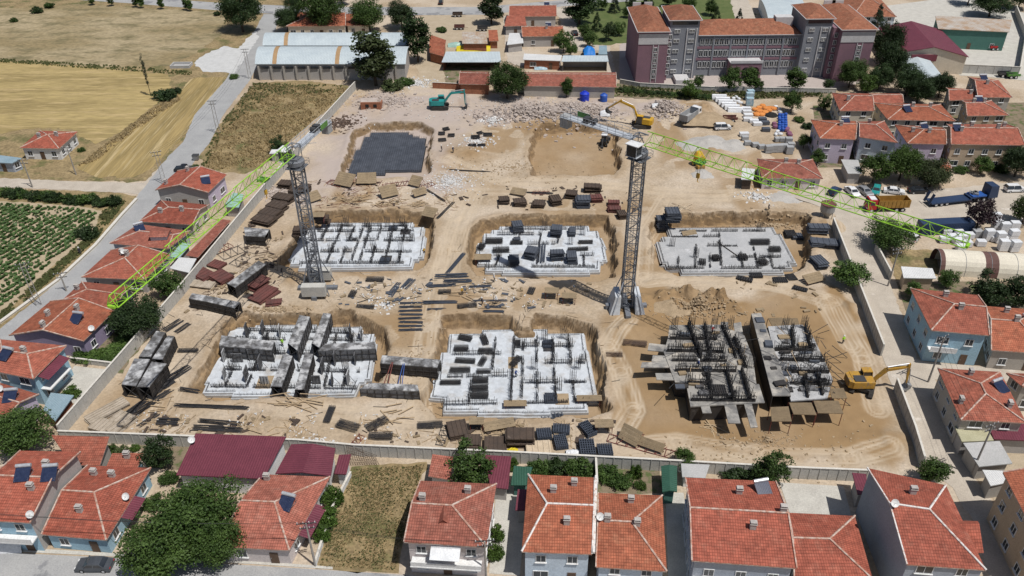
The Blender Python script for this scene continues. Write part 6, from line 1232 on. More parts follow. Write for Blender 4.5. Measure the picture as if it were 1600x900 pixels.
# plywood tables on steel legs, some tipped over
def table(label, u, v, L, W, rot, tip=0, h=1.6, z=None, group='plywood form tables'):
    p = G(u, v) if z is None else P(u, v, z); t = thing('form_table', label, 'form table', p, rad(rot), group)
    Mx = Matrix.Translation((0, 0, W / 2 * abs(math.sin(rad(tip))) + (h if not tip else .5))) @ Matrix.Rotation(rad(tip), 4, 'X')
    n = max(3, int(W / .5))
    for k in range(n): MB().box(0, -W / 2 + (k + .5) * W / n, 0, L, W / n - .03, .09, M=Mx).obj('board', 'plywood', t)
    bm = MB()
    for y in (-W * .35, W * .35): bm.box(0, y, -.14, L * 1.04, .12, .13, M=Mx)
    bm.obj('beam', 'form_red', t)
    for x in (-L * .42, L * .42):
        lb = MB()
        for y in (-W * .35, W * .35): lb.bar(Mx @ Vector((x, y, -.14)), Mx @ Vector((x, y, -h + (.1 if not tip else 0))) if tip else Vector((x, y, -.05)), .05, 5)
        a, b = (Mx @ Vector((x, -W * .35, -.2)), Mx @ Vector((x, W * .35, -h * .8))) if tip else (Vector((x, -W * .35, .1)), Vector((x, W * .35, h - .2))); lb.bar(a, b, .035, 4); lb.obj('leg_frame', 'red_steel', t)
for a in (('tilted tan table left of the gravel heap', 540, 289, 4.6, 3.4, -24, 35), ('tan table propped beside the stepped pit', 568, 286, 2.8, 3.0, 0, 30), ('orange-brown table next to the propped one', 582, 286, 2.0, 3.0, 5, 32), ('tan table tipped steeply behind the left raft', 608, 307, 4.0, 2.8, 28, 42), ('small tan table by the white gravel', 650, 290, 3.0, 2.6, -28, 35),
          ('narrow tan table leaning beside the bar run', 656, 306, 3.2, 1.8, 32, 40), ('tan table leaning beside the mast', 492, 314, 2.8, 2.4, 40, 38), ('square tan table at the corner of the left raft', 672, 338, 3.0, 2.6, -24, 25), ('tan table straddling the pit edge by the mast', 498, 346, 3.0, 2.0, 0, 0), ('tan table at the corner of the raft between the cranes', 755, 412, 3.4, 2.2, 0, 0),
          ('tan-topped red-legged table left of the right crane base', 862, 465, 2.6, 1.8, -6, 0), ('second red-legged table by the right crane base', 889, 473, 2.6, 1.8, -6, 0), ('plywood table in front of the grey raft', 1270, 440, 4.0, 2.2, 22, 20), ('table tipped up on the grey raft', 1077, 372, 3.2, 2.0, 15, 25), ('tan table beside the dark stacks', 810, 304, 3.4, 2.2, -20, 15),
          ('red-framed table at the edge of the largest raft', 745, 670, 2.2, 1.6, 0, 0), ('red-framed table beside the fresh soil', 943, 674, 2.8, 1.8, 0, 0), ('low plank table among the front frames', 780, 668, 4.8, 1.8, 14, 8), ('collapsed table with red frame on the fresh soil', 984, 690, 3.2, 2.4, -40, 48), ('long collapsed table against the front wall', 1016, 702, 4.0, 1.4, -28, 55),
          ('table frame at the back of the largest raft edge', 920, 634, 4, 1.4, 0, 0), ('table at the front edge of the largest raft', 805, 642, 3.6, 1.4, 0, 0)):
    lab, u, v, L, W, rot, tip = a; table(lab, u, v, L, W, rot, tip)
# red steel frames lying about
def frame(label, u, v, L, W, rot, n=4, m='red_steel', group='loose steel frames'):
    p = G(u, v); mb = MB()
    for y in (0, W): mb.bar((-L / 2, y, .1), (L / 2, y, .1), .06, 5)
    for k in range(n + 1):
        x = -L / 2 + L * k / n; mb.bar((x, 0, .16), (x, W, .16), .05, 4)
        if k < n: mb.bar((x, 0, .1), (x + L / n, W, .5), .04, 4); mb.bar((x + L / n / 2, W / 2, .1), (x + L / n / 2, W / 2, 1.0), .04, 4)
    tag(mb.obj('steel_frame', m, None, p, rad(rot)), label, 'steel frame', group)
for a in (('red lattice frame lying on the fresh soil by the front wall', 1000, 704, 10, 1.6, -22, 7), ('dark lattice frame near the wall left of the diagonal form', 372, 398, 6, 3, 42, 4, 'steel_dark'), ('second dark lattice frame by the diagonal form', 386, 408, 5, 2.4, 60, 3, 'steel_dark'), ('red frame standing by the brick outbuilding wall', 352, 392, 4, 2, 50, 4), ('red bars at the corner of the weedy plot wall', 562, 692, 2.6, 1.0, 65, 3),
          ('timber-like frame among the front tables', 790, 676, 7, 1.8, 12, 7, 'timber'), ('frame on the left of the front tables', 698, 682, 4, 1.2, 80, 4, 'steel_dark'), ('thin frame left behind the left raft', 520, 290, 4, 2, -30, 3), ('thin frame behind the left raft beside the tables', 620, 292, 6, 2, 15, 5), ('scattered frame beside the gravel heap', 672, 292, 3, 1.6, 40, 3), ('frame lying on the crane-side soil', 845, 304, 4, 1.2, 0, 4)):
    frame(*a)
def planks(label, u, v, n, L, spread, rot, m='timber', group='loose timber'):
    p = G(u, v); mb = MB()
    for k in range(n): mb.box(random.gauss(0, spread), random.gauss(0, spread * .5), .02 + k * .02, L * random.uniform(.5, 1), .16, .06, rad(random.gauss(0, 25)))
    tag(mb.obj('plank_heap', m, None, p, rad(rot)), label, 'timber', group)
for a in (('heap of loose planks behind the left raft', 553, 312, 22, 4, 1.6, 0), ('yellow plank heap at the end of the left raft', 657, 320, 16, 3.4, 1.0, 0, 'timber'), ('pale timber heap by the grey raft', 1060, 326, 14, 6, .9, 6, 'timber_new'), ('brown beams on the grey raft', 1060, 397, 8, 6, .5, 2), ('scattered planks in front of the crowded raft', 470, 628, 18, 5, 2.0, -5), ('scattered battens below the shadowed form', 620, 650, 8, 4, 2.2, 20), ('loose planks behind the left raft tables', 600, 318, 14, 4, 2.0, 5),
          ('planks beside the half-built block', 1110, 670, 9, 3, 1.0, -40), ('battens by the raft between the cranes', 850, 432, 12, 4, 2.5, 0), ('planks at the crane-side bars', 720, 455, 12, 4, 3.0, 0), ('planks at the broken site wall', 1330, 600, 10, 3.4, 1.0, 0), ('battens in the left front corner', 260, 630, 8, 3.4, 2.5, -20), ('planks along the front wall', 440, 672, 8, 3.0, 2.5, 0)):
    planks(*a)

# rubble and gravel: nobody could count the pieces
def rubble(name, label, u, v, rx, ry, n, s0, s1, m, hh=.4):
    c_ = G(u, v); mb = MB()
    for _ in range(n):
        a = random.uniform(0, 6.28); k = abs(random.gauss(0, .5)); x, y = math.cos(a) * k * rx, math.sin(a) * k * ry; s_ = random.uniform(s0, s1)
        M_ = Matrix.Translation((x, y, gz(c_.x + x, c_.y + y) - c_.z + hh * max(0, 1 - k * 1.2) * random.random())) @ Matrix.Rotation(random.uniform(0, 6.28), 4, 'Z') @ Matrix.Rotation(random.uniform(-.6, .6), 4, 'X')
        mb.box(0, 0, -s_ * .3, s_ * random.uniform(.6, 1.6), s_ * random.uniform(.5, 1.2), s_ * random.uniform(.3, .8), M=M_)
    tag(stuff(mb.obj(name, m, None, c_)), label, 'rubble')
for a in (('rubble', 'demolition rubble spread below the long barn', 850, 172, 26, 10, 1500, .2, .8, 'rubble', .8), ('rubble', 'demolition rubble heap behind the right jib', 905, 170, 14, 7, 800, .2, .8, 'rubble', .8), ('rubble', 'grey rubble mound beside the tipper truck', 1042, 168, 7, 8, 500, .2, .7, 'rubble', 1.0), ('rubble', 'rubble strewn round the brick ruin', 600, 160, 12, 8, 600, .2, .7, 'rubble', .4), ('rubble', 'white rubble pile by the teal excavator', 770, 188, 4, 4, 160, .2, .6, 'rubble_white', .5),
          ('rubble', 'dark debris by the counter jib of the left crane', 535, 192, 6, 6, 260, .2, .6, 'rebar_rust', .4), ('gravel', 'pale gravel spread behind the left raft', 702, 284, 8, 9, 900, .1, .35, 'rubble_white', .2), ('rubble', 'white debris below the stepped pit', 745, 222, 7, 5, 220, .15, .5, 'rubble_white', .2), ('rubble', 'white debris by the site cabin', 1180, 308, 5, 4, 120, .2, .6, 'rubble_white', .3), ('rubble', 'stony spoil at the upper end of the grey raft', 1215, 345, 10, 3, 260, .15, .5, 'soil_lump', .3),
          ('soil_clods', 'broken soil clods above the half-built block', 1090, 470, 12, 4, 520, .1, .38, 'soil_lump', .5), ('rubble', 'pale bits along the front wall', 480, 690, 10, 2, 120, .1, .4, 'rubble_white', .1), ('rubble', 'pink rubble along the long pale wall', 430, 300, 5, 8, 300, .15, .5, 'rubble', .3), ('rubble', 'white rubble on the weedy yard behind the warehouse', 650, 130, 8, 6, 260, .2, .6, 'rubble_white', .3), ('rubble', 'scattered waste by the crowded raft', 600, 476, 5, 4, 50, .15, .5, 'rubble_white', .1), ('soil_clods', 'clods in front of the largest raft', 640, 560, 10, 16, 200, .08, .3, 'soil_lump', .05), ('soil_clods', 'small clods over the open ground behind the rafts', 800, 262, 30, 16, 500, .08, .35, 'soil_lump', .05), ('soil_clods', 'small clods on the fresh soil', 1200, 690, 24, 6, 400, .08, .35, 'soil_lump', .05), ('soil_clods', 'clods along the upper rim of the crowded raft', 430, 484, 10, 2, 160, .15, .5, 'soil_lump', .2)):
    rubble(*a)
def heap(name, label, u, v, r, h, m, fx=1.0):
    c_ = G(u, v); n, k = 28, 9; mb = MB(); V = [(0, 0, h)]; F = []
    for j in range(1, k + 1):
        for i in range(n):
            a = 6.28319 * i / n; f = j / k; rr = r * f * (1 + .14 * math.sin(3 * a + u) + .08 * math.sin(7 * a)); V.append((rr * math.cos(a) * fx, rr * math.sin(a), h * (1 - f) ** 1.2 + random.gauss(0, .05) - (.15 if j == k else 0)))
    for i in range(n): F.append([0, 1 + i, 1 + (i + 1) % n])
    for j in range(k - 1):
        for i in range(n): a, b = 1 + j * n + i, 1 + j * n + (i + 1) % n; F.append([a, a + n, b + n, b])
    me = bpy.data.meshes.new(name); me.from_pydata(V, [], F); me.materials.append(MATS[m]); tag(smooth(place(name, me, None, c_)), label, 'heap')
heap('gravel_heap', 'pale grey gravel heap beside the yellow mixer', 1104, 226, 5.5, 1.6, 'gravel_grey', 1.3); heap('gravel_heap', 'small grey gravel heap under the right jib', 1097, 272, 2.6, 1.0, 'gravel_grey'); heap('soil_heap', 'brown soil heap behind the white estate car', 1103, 186, 5, 1.8, 'soil_lump', 1.4); heap('sand_heap', 'sandy heap right of the gravel', 1142, 228, 4, 1.0, 'gravel_grey', 1.2); heap('soil_heap', 'tan soil heap above the half-built block', 1048, 478, 3, 1.2, 'soil_lump', 1.4)
heap('debris_heap', 'grey debris heap by the parked dump truck', 1222, 309, 3.6, .6, 'gravel_grey', 1.4)

# ---------------------------------------------------------------- brick ruin, tanks, containers, pallets
t = thing('brick_ruin', 'roofless brick ruin in the rubble by the site wall', 'ruin', G(580, 170)); mb = MB(); mb.box(0, 0, -.3, 5.6, .3, 2.2); mb.box(-2.65, 1.8, -.3, .3, 3.3, 2.0); mb.box(2.65, 1.8, -.3, .3, 3.3, 1.6); mb.obj('wall', 'brick', t)
MB().box(-.6, 1.8, 1.6, 4.6, 3.3, .2, .06).obj('fallen_roof', 'rubble', t); MB().box(-1, -.2, .5, .9, .15, .8).obj('window', 'flue', t); MB().box(1.2, -.2, .5, .9, .15, .8).obj('window', 'flue', t)
def tank(label, u, v, r, h, m):
    t = thing('water_tank', label, 'water tank', G(u, v), group='blue water tanks'); MB().lathe([(r * .9, 0), (r, .1), (r, h * .3), (r * .95, h * .33), (r, h * .36), (r, h * .66), (r * .95, h * .69), (r, h * .72), (r, h * .82), (r * .5, h), (r * .3, h)], 18).obj('body', m, t); MB().lathe([(r * .32, h), (r * .32, h * 1.06), (r * .2, h * 1.08)], 12).obj('lid', m, t)
tank('large bright blue water tank below the long barn', 913, 157, 1.35, 2.6, 'plastic_blue'); tank('smaller dull blue water tank below the long barn', 943, 158, 1.05, 2.2, 'blue_plastic')
def container(label, u, v, L, rot, m):
    t = thing('container', label, 'container', G(u, v), rad(rot)); b = MB(); b.box(0, 0, .1, L, 2.4, 2.5); b.obj('body', m, t); r = MB()
    for k in range(int(L / .35)):
        for s_ in (-1, 1): r.box(-L / 2 + .2 + k * .35, s_ * 1.22, .25, .14, .06, 2.2)
    r.obj('corrugation', m, t); d = MB()
    for s_ in (-1, 1): d.box(-L / 2 - .03, s_ * .58, .2, .06, 1.1, 2.3)
    d.obj('door', m, t)
container('dark blue shipping container behind the white block pallets', 1474, 362, 11, 4, 'paint_navy')
def pallet(label, group, cat, lst, m, ws=(1.2, 1.0, 1.4)):
    for i, (u, v, k) in enumerate(lst):
        t = thing('pallet_load', label, cat, G(u, v), random.uniform(-.12, .12), group); pb = MB()
        for y in (-.45, 0, .45): pb.box(0, y, 0, ws[0] * 1.1, .1, .12)
        pb.obj('pallet', 'timber', t)
        for j in range(k): MB().box(random.gauss(0, .03), random.gauss(0, .03), .14 + j * (ws[2] + .02), ws[0], ws[1], ws[2]).obj('load', m, t)
pz = lambda s: [(1200 + a / 4, 225 + b / 4 + 6, k) for a, b, k in s]
pallet('white-wrapped pallet of aerated blocks beside the plum-leaved tree', 'white block pallets', 'pallet', pz([(1110, 540, 1), (1095, 590, 1), (1145, 575, 1), (1190, 510, 1), (1240, 512, 1), (1180, 540, 1), (1250, 565, 1), (1205, 575, 1), (1180, 600, 1), (1240, 615, 1), (1325, 610, 1), (1370, 575, 2), (1410, 580, 1), (1460, 585, 1), (1410, 470, 2), (1420, 515, 2), (1465, 530, 2), (1530, 525, 2), (1520, 575, 2), (1460, 640, 2), (1530, 645, 2), (1200, 640, 1), (1440, 590, 2), (1385, 545, 1)]), 'wrap_white', (1.7, 1.3, 1.1))
pallet('grey block pallet among the white ones', None, 'pallet', pz([(1300, 555, 1)]), 'block_grey', (1.7, 1.4, 1.4))
q5 = lambda s: [(1040 + a / 7.27, 130 + b / 7.27, k) for a, b, k in s]
pallet('grey concrete block pallet in the pallet yard corner', 'grey block pallets', 'pallet', q5([(1160, 790, 2), (1215, 780, 2), (1280, 780, 2), (1340, 775, 2), (1400, 800, 2), (1415, 760, 2), (1390, 700, 2), (1090, 745, 1), (1015, 720, 1), (930, 700, 1), (900, 645, 1), (1330, 660, 1), (1270, 660, 1)]), 'block_grey', (1.6, 1.3, .9))
pallet('white sheeted bundle in the pallet yard', 'white bundles', 'pallet', q5([(910, 310, 1), (920, 345, 1), (935, 385, 1), (930, 430, 1), (1000, 450, 1), (1040, 480, 1), (890, 600, 1)]), 'wrap_white', (2.3, 1.3, .8))
pallet('grey-blue sheeted bundle in the pallet yard', 'grey-blue bundles', 'pallet', q5([(1100, 430, 1), (1130, 470, 1), (1135, 545, 1)]), 'form_slate', (2.0, 1.3, .8))
pallet('tall pale blue block pallet behind the white bundles', 'pale blue pallets', 'pallet', q5([(945, 190, 2), (950, 250, 2), (955, 160, 2)]), 'wrap_blue', (1.9, 1.4, 1.0))
# sacks, pipes and coils: one object each
def sack(r=random): return MB().lathe([(.1, 0), (.42, .05), (.5, .3), (.42, .55), (.15, .64), (.05, .66)], 10)
SACK = sack().mesh('sack', 'wrap_white')
def blobs(name, label, cat, group, lst, m, sc=(1.4, 1, 1)):
    for a, b in lst: p = G(1040 + a / 7.27, 130 + b / 7.27); tag(place(name, SACK, None, p, random.uniform(0, 3), tuple(k * random.uniform(.85, 1.15) for k in sc), m=m), label, cat, group)
def pipes(label, u, v, n, L, rot, m, group):
    mb = MB(); k = 0
    for row in range(4):
        for i in range(n - row): mb.bar((-L / 2 + random.gauss(0, .06), -n * .17 + i * .34 + row * .17, .17 + row * .3), (L / 2, -n * .17 + i * .34 + row * .17, .17 + row * .3), .165, 8)
    tag(mb.obj('pipe_bundle', m, None, G(u, v), rad(rot)), label, 'pipes', group)
for i in range(6): pipes('bundle of white plastic pipes in the pallet yard', 1123 + i * 5, 154 + i * 4, 6, 4.0, -4, 'wrap_white', 'white pipe bundles')
blobs('white_sack', 'crumpled white sack beside the pipe bundles', 'sack', 'white sacks', [(770, 180), (800, 165), (830, 185), (820, 215), (780, 210), (850, 235), (1250, 275), (1290, 310), (1300, 340), (1270, 560), (1300, 590), (1250, 590)], 'wrap_white')
blobs('orange_coil', 'orange plastic pipe coil in the pallet yard', 'pipe coil', 'orange coils', [(1020, 310), (1060, 290), (1100, 270), (1140, 300), (1080, 330), (1130, 340), (1180, 290), (1220, 300), (1030, 365), (1090, 365), (1060, 330), (1170, 320)], 'orange_plastic', (2.0, 2.0, 1.1))
blobs('blue_drum', 'stacked blue plastic crate in the pallet yard', 'crate', 'blue crates', [(1290 + 35 * (k % 3), 380 + (k // 3) * 28) for k in range(21)], 'blue_plastic', (1.0, 1.0, 1.6))
blobs('mauve_sack', 'mauve plastic sack in the pallet yard', 'sack', 'mauve sacks', [(1230, 480), (1240, 510), (1380, 530), (1400, 580), (1410, 600), (1370, 550)], 'mauve_plastic', (1.4, 1.4, 1.4))
blobs('black_coil', 'black pipe coil lying before the orange coils', 'pipe coil', None, [(1200, 370)], 'rubber', (3.6, 3.2, 1.0))
# hoop tent
t = thing('hoop_tent', 'long cream hoop tent with brown bands beside the dirt street', 'tent', P(1466, 430)); d = (P(1640, 441) - P(1466, 430)).normalized(); rzt = math.atan2(d.y, d.x); t.rotation_euler = (0, 0, rzt); R_ = 3.0
for k in range(12):
    m = 'tent_brown' if k in (0, 4, 9) else 'tent'; w_ = .9 if k == 0 else 2.4; x0 = 0 if k == 0 else .9 + (k - 1) * 2.4; mb = MB()
    pr = [(R_ - R_ * math.cos(math.pi * i / 12), 3.6 * math.sin(math.pi * i / 12) ** .8) for i in range(13)]
    for i in range(12): (ya, za), (yb, zb_) = pr[i], pr[i + 1]; mb.poly([(x0, ya, za), (x0 + w_, ya, za), (x0 + w_, yb, zb_), (x0, yb, zb_)]); mb.poly([(x0, ya * .98 + .06, za * .98), (x0, yb * .98 + .06, zb_ * .98), (x0 + w_, yb * .98 + .06, zb_ * .98), (x0 + w_, ya * .98 + .06, za * .98)])
    mb.obj('cover_band', m, t)
for k in range(0, 12, 2):
    mb = MB(); x = .02 + k * 2.3
    for i in range(12): (ya, za), (yb, zb_) = pr[i], pr[i + 1]; mb.bar((x, ya, za), (x, yb, zb_), .05, 5)
    mb.obj('hoop', 'galv', t)
# concrete bucket, yellow mixer, tarps
t = thing('concrete_silo', 'grey concrete skip standing at the end of the grey raft', 'skip', G(1290, 340)); MB().lathe([(.7, .5), (1.5, 1.8), (1.5, 3.2)], 16).obj('hopper', 'galv', t); mb = MB()
for a in range(4): an = a * 1.57 + .78; mb.bar((1.3 * math.cos(an), 1.3 * math.sin(an), 0), (1.3 * math.cos(an), 1.3 * math.sin(an), 2.4), .08)
mb.obj('leg', 'galv', t); MB().lathe([(1.52, 3.2), (1.6, 3.25), (1.6, 3.4), (1.5, 3.42)], 16).obj('rim', 'form_red', t)
t = thing('concrete_mixer', 'yellow concrete mixer under the right jib', 'mixer', G(1090, 258)); MB().lathe([(.5, 1), (1.1, 1.6), (1.2, 2.6), (.7, 3.4), (.6, 3.5)], 16).obj('drum', 'paint_yellow', t); mb = MB(); mb.box(0, 0, .5, 2.8, 1.5, .3); mb.box(1.1, 0, .8, .9, 1.2, 1.3); mb.box(-.9, -.2, .8, .5, 1, 1.0); mb.obj('chassis', 'paint_yellow', t); mb = MB()
for sx in (-1, 1): mb.bar((sx * .9, -.9, .4), (sx * .9, .9, .4), .4, 12)
mb.obj('wheel', 'rubber', t); MB().box(.2, -2.0, .3, 1.8, 1.4, .7, .2).obj('skip', 'paint_amber', t)
def tarp(label, u, v, L, W, h, m, cat='tarpaulin'):
    V = []; F = []; n = 9
    for j in range(n):
        for i in range(n): x, y = i / (n - 1) * 2 - 1, j / (n - 1) * 2 - 1; V.append((x * L / 2, y * W / 2, h * max(0, 1 - abs(y) ** 2.2) * (1 - .35 * x * x) + random.gauss(0, .05) + .05))
    for j in range(n - 1):
        for i in range(n - 1): a = j * n + i; F.append((a, a + 1, a + n + 1, a + n))
    me = bpy.data.meshes.new('tarpaulin'); me.from_pydata(V, [], F); me.materials.append(MATS[m]); tag(place('tarpaulin', me, None, G(u, v)), label, cat)
tarp('bright blue tarpaulin over a stack behind the black shed', 920, 88, 3.6, 7, 3.2, 'tarp_blue'); tarp('yellow tarpaulin over straw in the farmyard', 740, 78, 11, 4, 1.6, 'tarp_yellow'); tarp('faded teal tarpaulin in the farmyard', 712, 72, 5, 3, 1.2, 'sheet_green'); tarp('blue sheet on the sheep shed yard', 845, 108, 4, 2, .8, 'wrap_blue')
tarp('yellow plastic sheet at the front site wall', 801, 708, 1.6, 1.4, .9, 'tarp_yellow'); tarp('white plastic crumple at the front wall', 895, 710, 2, 1.6, .7, 'wrap_white'); tarp('white sheet lying on rubble behind the jib', 945, 180, 2.6, 2, 1.4, 'wrap_white'); tarp('white sheet on the rubble below the barn', 1027, 166, 3, 2, .8, 'wrap_white'); tarp('white cover over the street stall at the blue house', 20, 852, 3.6, 2.6, 2.2, 'wrap_white')
t = thing('site_toilet', 'white portable cabin by the grass field edge', 'cabin', G(432, 250)); MB().box(0, 0, 0, 1.6, 1.6, 2.1).obj('wall', 'wall_greyplaster', t); MB().hexa([(-1.2, -1, 2.1), (1.2, -1, 2.1), (1.2, 1, 2.1), (-1.2, 1, 2.1)], [(-1.0, -.9, 2.4), (1.0, -.9, 2.4), (1.0, .9, 2.4), (-1.0, .9, 2.4)]).obj('roof', 'paint_white', t)
t = thing('rubbish_skip', 'grey wheeled bin on the road by the lilac house', 'bin', G(307, 250)); MB().hexa([(-.6, -.5, .2), (.6, -.5, .2), (.6, .5, .2), (-.6, .5, .2)], [(-.75, -.6, 1.3), (.75, -.6, 1.3), (.75, .6, 1.3), (-.75, .6, 1.3)]).obj('body', 'galv', t); MB().box(0, 0, 1.303, 1.5, 1.25, .12).obj('lid', 'steel_dark', t)
t = thing('concrete_trough', 'low concrete basin at the corner of the wheat field', 'basin', P(284, 104)); mb = MB(); mb.box(0, -1.7, 0, 6, .25, .9); mb.box(0, 1.7, 0, 6, .25, .9); mb.box(-2.88, 0, 0, .25, 3.1, .9); mb.box(2.88, 0, 0, .25, 3.1, .9); mb.obj('rim', 'concrete_roof', t); MB().box(0, 0, .0, 5.4, 3.1, .2).obj('floor', 'concrete_roof', t)
# felled fence mesh leaning on the wall at the weedy plot
mb = MB(); p0 = G(560, 716)
for k in range(14): mb.bar((-1.5 + k * .3, .6 - k * .06, 2.2 - k * .12), (-1.2 + k * .34, -1.4, .05), .03, 3)
for k in range(8): mb.bar((-1.5, .6 - k * .28, 2.2 - k * .3), (2.8, -.2 - k * .17, .7 - k * .09), .025, 3)
tag(mb.obj('rebar_fence', 'rebar_rust', None, p0), 'sagging rusty mesh leaning at the weedy plot wall', 'mesh fence')

# small litter of bars, battens and scraps over the working areas
def litter(label, px, n, m, L0, L1, r, flat=False):
    poly = PP(pairs(px)); x0, x1 = min(p.x for p in poly), max(p.x for p in poly); y0, y1 = min(p.y for p in poly), max(p.y for p in poly)
    x = rng.uniform(x0, x1, n * 5); y = rng.uniform(y0, y1, n * 5); k = (inpoly(x, y, poly) > .2) & (vnoise(x, y, 5, 77) > .45); mb = MB()
    for a, b in list(zip(x[k], y[k]))[:n]:
        an = random.choice((0, 1.57)) + random.gauss(0, .5); l = random.uniform(L0, L1); d = Vector((math.cos(an), math.sin(an), 0)) * l / 2; p, q_ = Vector((a, b, 0)) - d, Vector((a, b, 0)) + d; p.z = gz(p.x, p.y) + .05; q_.z = gz(q_.x, q_.y) + .05 + random.random() * .12
        if abs(p.z - q_.z) > .6: continue
        if flat: mb.box(a, b, min(p.z, q_.z) - .04, l, l * random.uniform(.2, .6), random.uniform(.05, .3), an)
        else: mb.bar(p, q_, r * random.uniform(.7, 1.3), 4)
    tag(stuff(mb.obj('site_litter', m)), label, 'litter')
ALLS = '440,440 500,330 700,330 960,440 960,470 1000,500 960,690 560,690 150,670 240,500 330,470'
litter('loose bars scattered over the working ground', ALLS, 150, 'rebar', .6, 2.6, .03); litter('loose battens scattered over the working ground', ALLS, 170, 'timber', .5, 2.4, .05); litter('loose scraps behind the rafts', '480,280 700,280 720,330 500,328', 160, 'timber', .6, 2.6, .05); litter('rusty scraps behind the rafts', '480,280 700,280 720,330 500,328', 110, 'red_steel', .6, 2.6, .035)
litter('loose bars between the two rows of rafts', '550,440 860,435 860,485 560,480', 70, 'rebar', .8, 3.0, .035); litter('pale scraps between the raft rows', '520,440 920,435 920,485 520,480', 120, 'rubble_white', .15, .5, .12); litter('battens along the front wall', '180,650 560,655 950,650 950,705 560,690 180,675', 200, 'timber', .5, 2.6, .05); litter('pale scraps along the front of the site', '180,640 560,640 680,655 680,690 560,690 180,675', 100, 'rubble_white', .12, .45, .1)
for lab, ar, n_, m_ in (('boards and offcuts along the left wall', '290,500 400,330 470,290 500,330 440,440 330,480', 70, 'form_brown'), ('tan offcuts along the left wall', '250,520 400,330 470,290 500,330 440,440 330,480', 60, 'plywood'), ('dark offcuts between the raft rows', '520,436 930,432 930,486 520,482', 46, 'form_slate'), ('tan offcuts between the raft rows', '520,436 930,432 930,486 520,482', 50, 'plywood'), ('offcuts along the front wall', '180,645 560,655 960,655 955,708 560,694 180,676', 70, 'plywood'), ('dark offcuts along the front wall', '180,645 560,655 960,655 955,708 560,694 180,676', 60, 'form_brown'), ('offcuts behind the pits', '480,280 700,280 1000,295 1000,330 500,326', 80, 'form_brown'), ('offcuts behind the half-built block', '1020,440 1240,436 1320,480 1310,500 1050,495', 40, 'plywood')): litter(lab, ar, n_, m_, .4, 1.5, .1, True)
litter('scraps near the left wall', '290,500 400,330 440,330 440,440 330,480', 140, 'rebar_rust', .5, 2.4, .04); litter('pale bits over the demolition ground', '560,150 960,155 960,185 700,185 560,200', 200, 'rubble_white', .1, .5, .12)
# tell look-alikes apart by what stands next to them
LM = {'the left crane base': (497, 458), 'the right crane base': (978, 480), 'the raft corner by the jib hook': (940, 372), 'the broken wall gap': (1378, 560), 'the stepped pit': (600, 240), 'the empty pit': (900, 230), 'the plum-leaved tree': (1524, 350), 'the hoop tent': (1480, 420), 'the container': (1440, 350), 'the wall tree': (1325, 430), 'the concrete skip': (1290, 335), 'the tipper truck': (1078, 185), 'the white estate car': (1129, 200), 'the orange coils': (1190, 175), 'the lift pit cover': (861, 622), 'the back edge of the slab': (757, 525), 'the shadowed form wall': (610, 605), 'the front wall planks': (841, 700), 'the weedy plot': (590, 715), 'the maroon barn': (390, 690), 'the four black forms': (230, 570), 'the site wall corner': (110, 670), 'the crowded raft': (400, 600), 'the gravel spread': (700, 285), 'the red-legged tables': (875, 470), 'the eight bundles': (641, 495), 'the slab edge by the lane': (680, 600), 'the pipe bundle': (846, 397), 'the tipped table': (1077, 372), 'the far end of the slab': (1225, 385), 'the brick outbuilding': (320, 400), 'the diagonal form': (385, 430), 'the garden hut': (815, 715), 'the green shed': (1045, 730), 'the yellow excavator': (1002, 195), 'the collapsed tables': (990, 690), 'the school steps': (1090, 130), 'the road junction': (225, 300), 'the farm track end': (0, 300), 'the arched entrance': (1165, 130), 'the blue crates': (1225, 190), 'the rubble pile': (770, 188), 'the tan corner table': (755, 410), 'the back wall of the pit': (880, 345), 'the slab edge facing the crane': (900, 420), 'the white scraps': (895, 712), 'the light mesh sheets': (862, 652), 'the sagging mesh': (560, 716), 'the leafy wall tree': (735, 720), 'the diagonal lattice frame': (372, 398), 'the crane ballast': (480, 475), 'the conifer': (1117, 30), 'the lawn edge': (920, 70)}
LMW = {k: G(*v) for k, v in LM.items()}
cnt = {}
for o in C.objects:
    if o.parent is None and o.get('group'): cnt.setdefault(o['label'], []).append(o)
for lab, os_ in cnt.items():
    if len(os_) < 2 or len(lab.split()) > 11: continue
    for o in os_:
        near = min(LMW, key=lambda k: (LMW[k] - o.location).length)
        if (LMW[near] - o.location).length < 22 and len((lab + ' near ' + near).split()) <= 16 and near.split()[-1] not in lab: o['label'] = lab + ', near ' + near

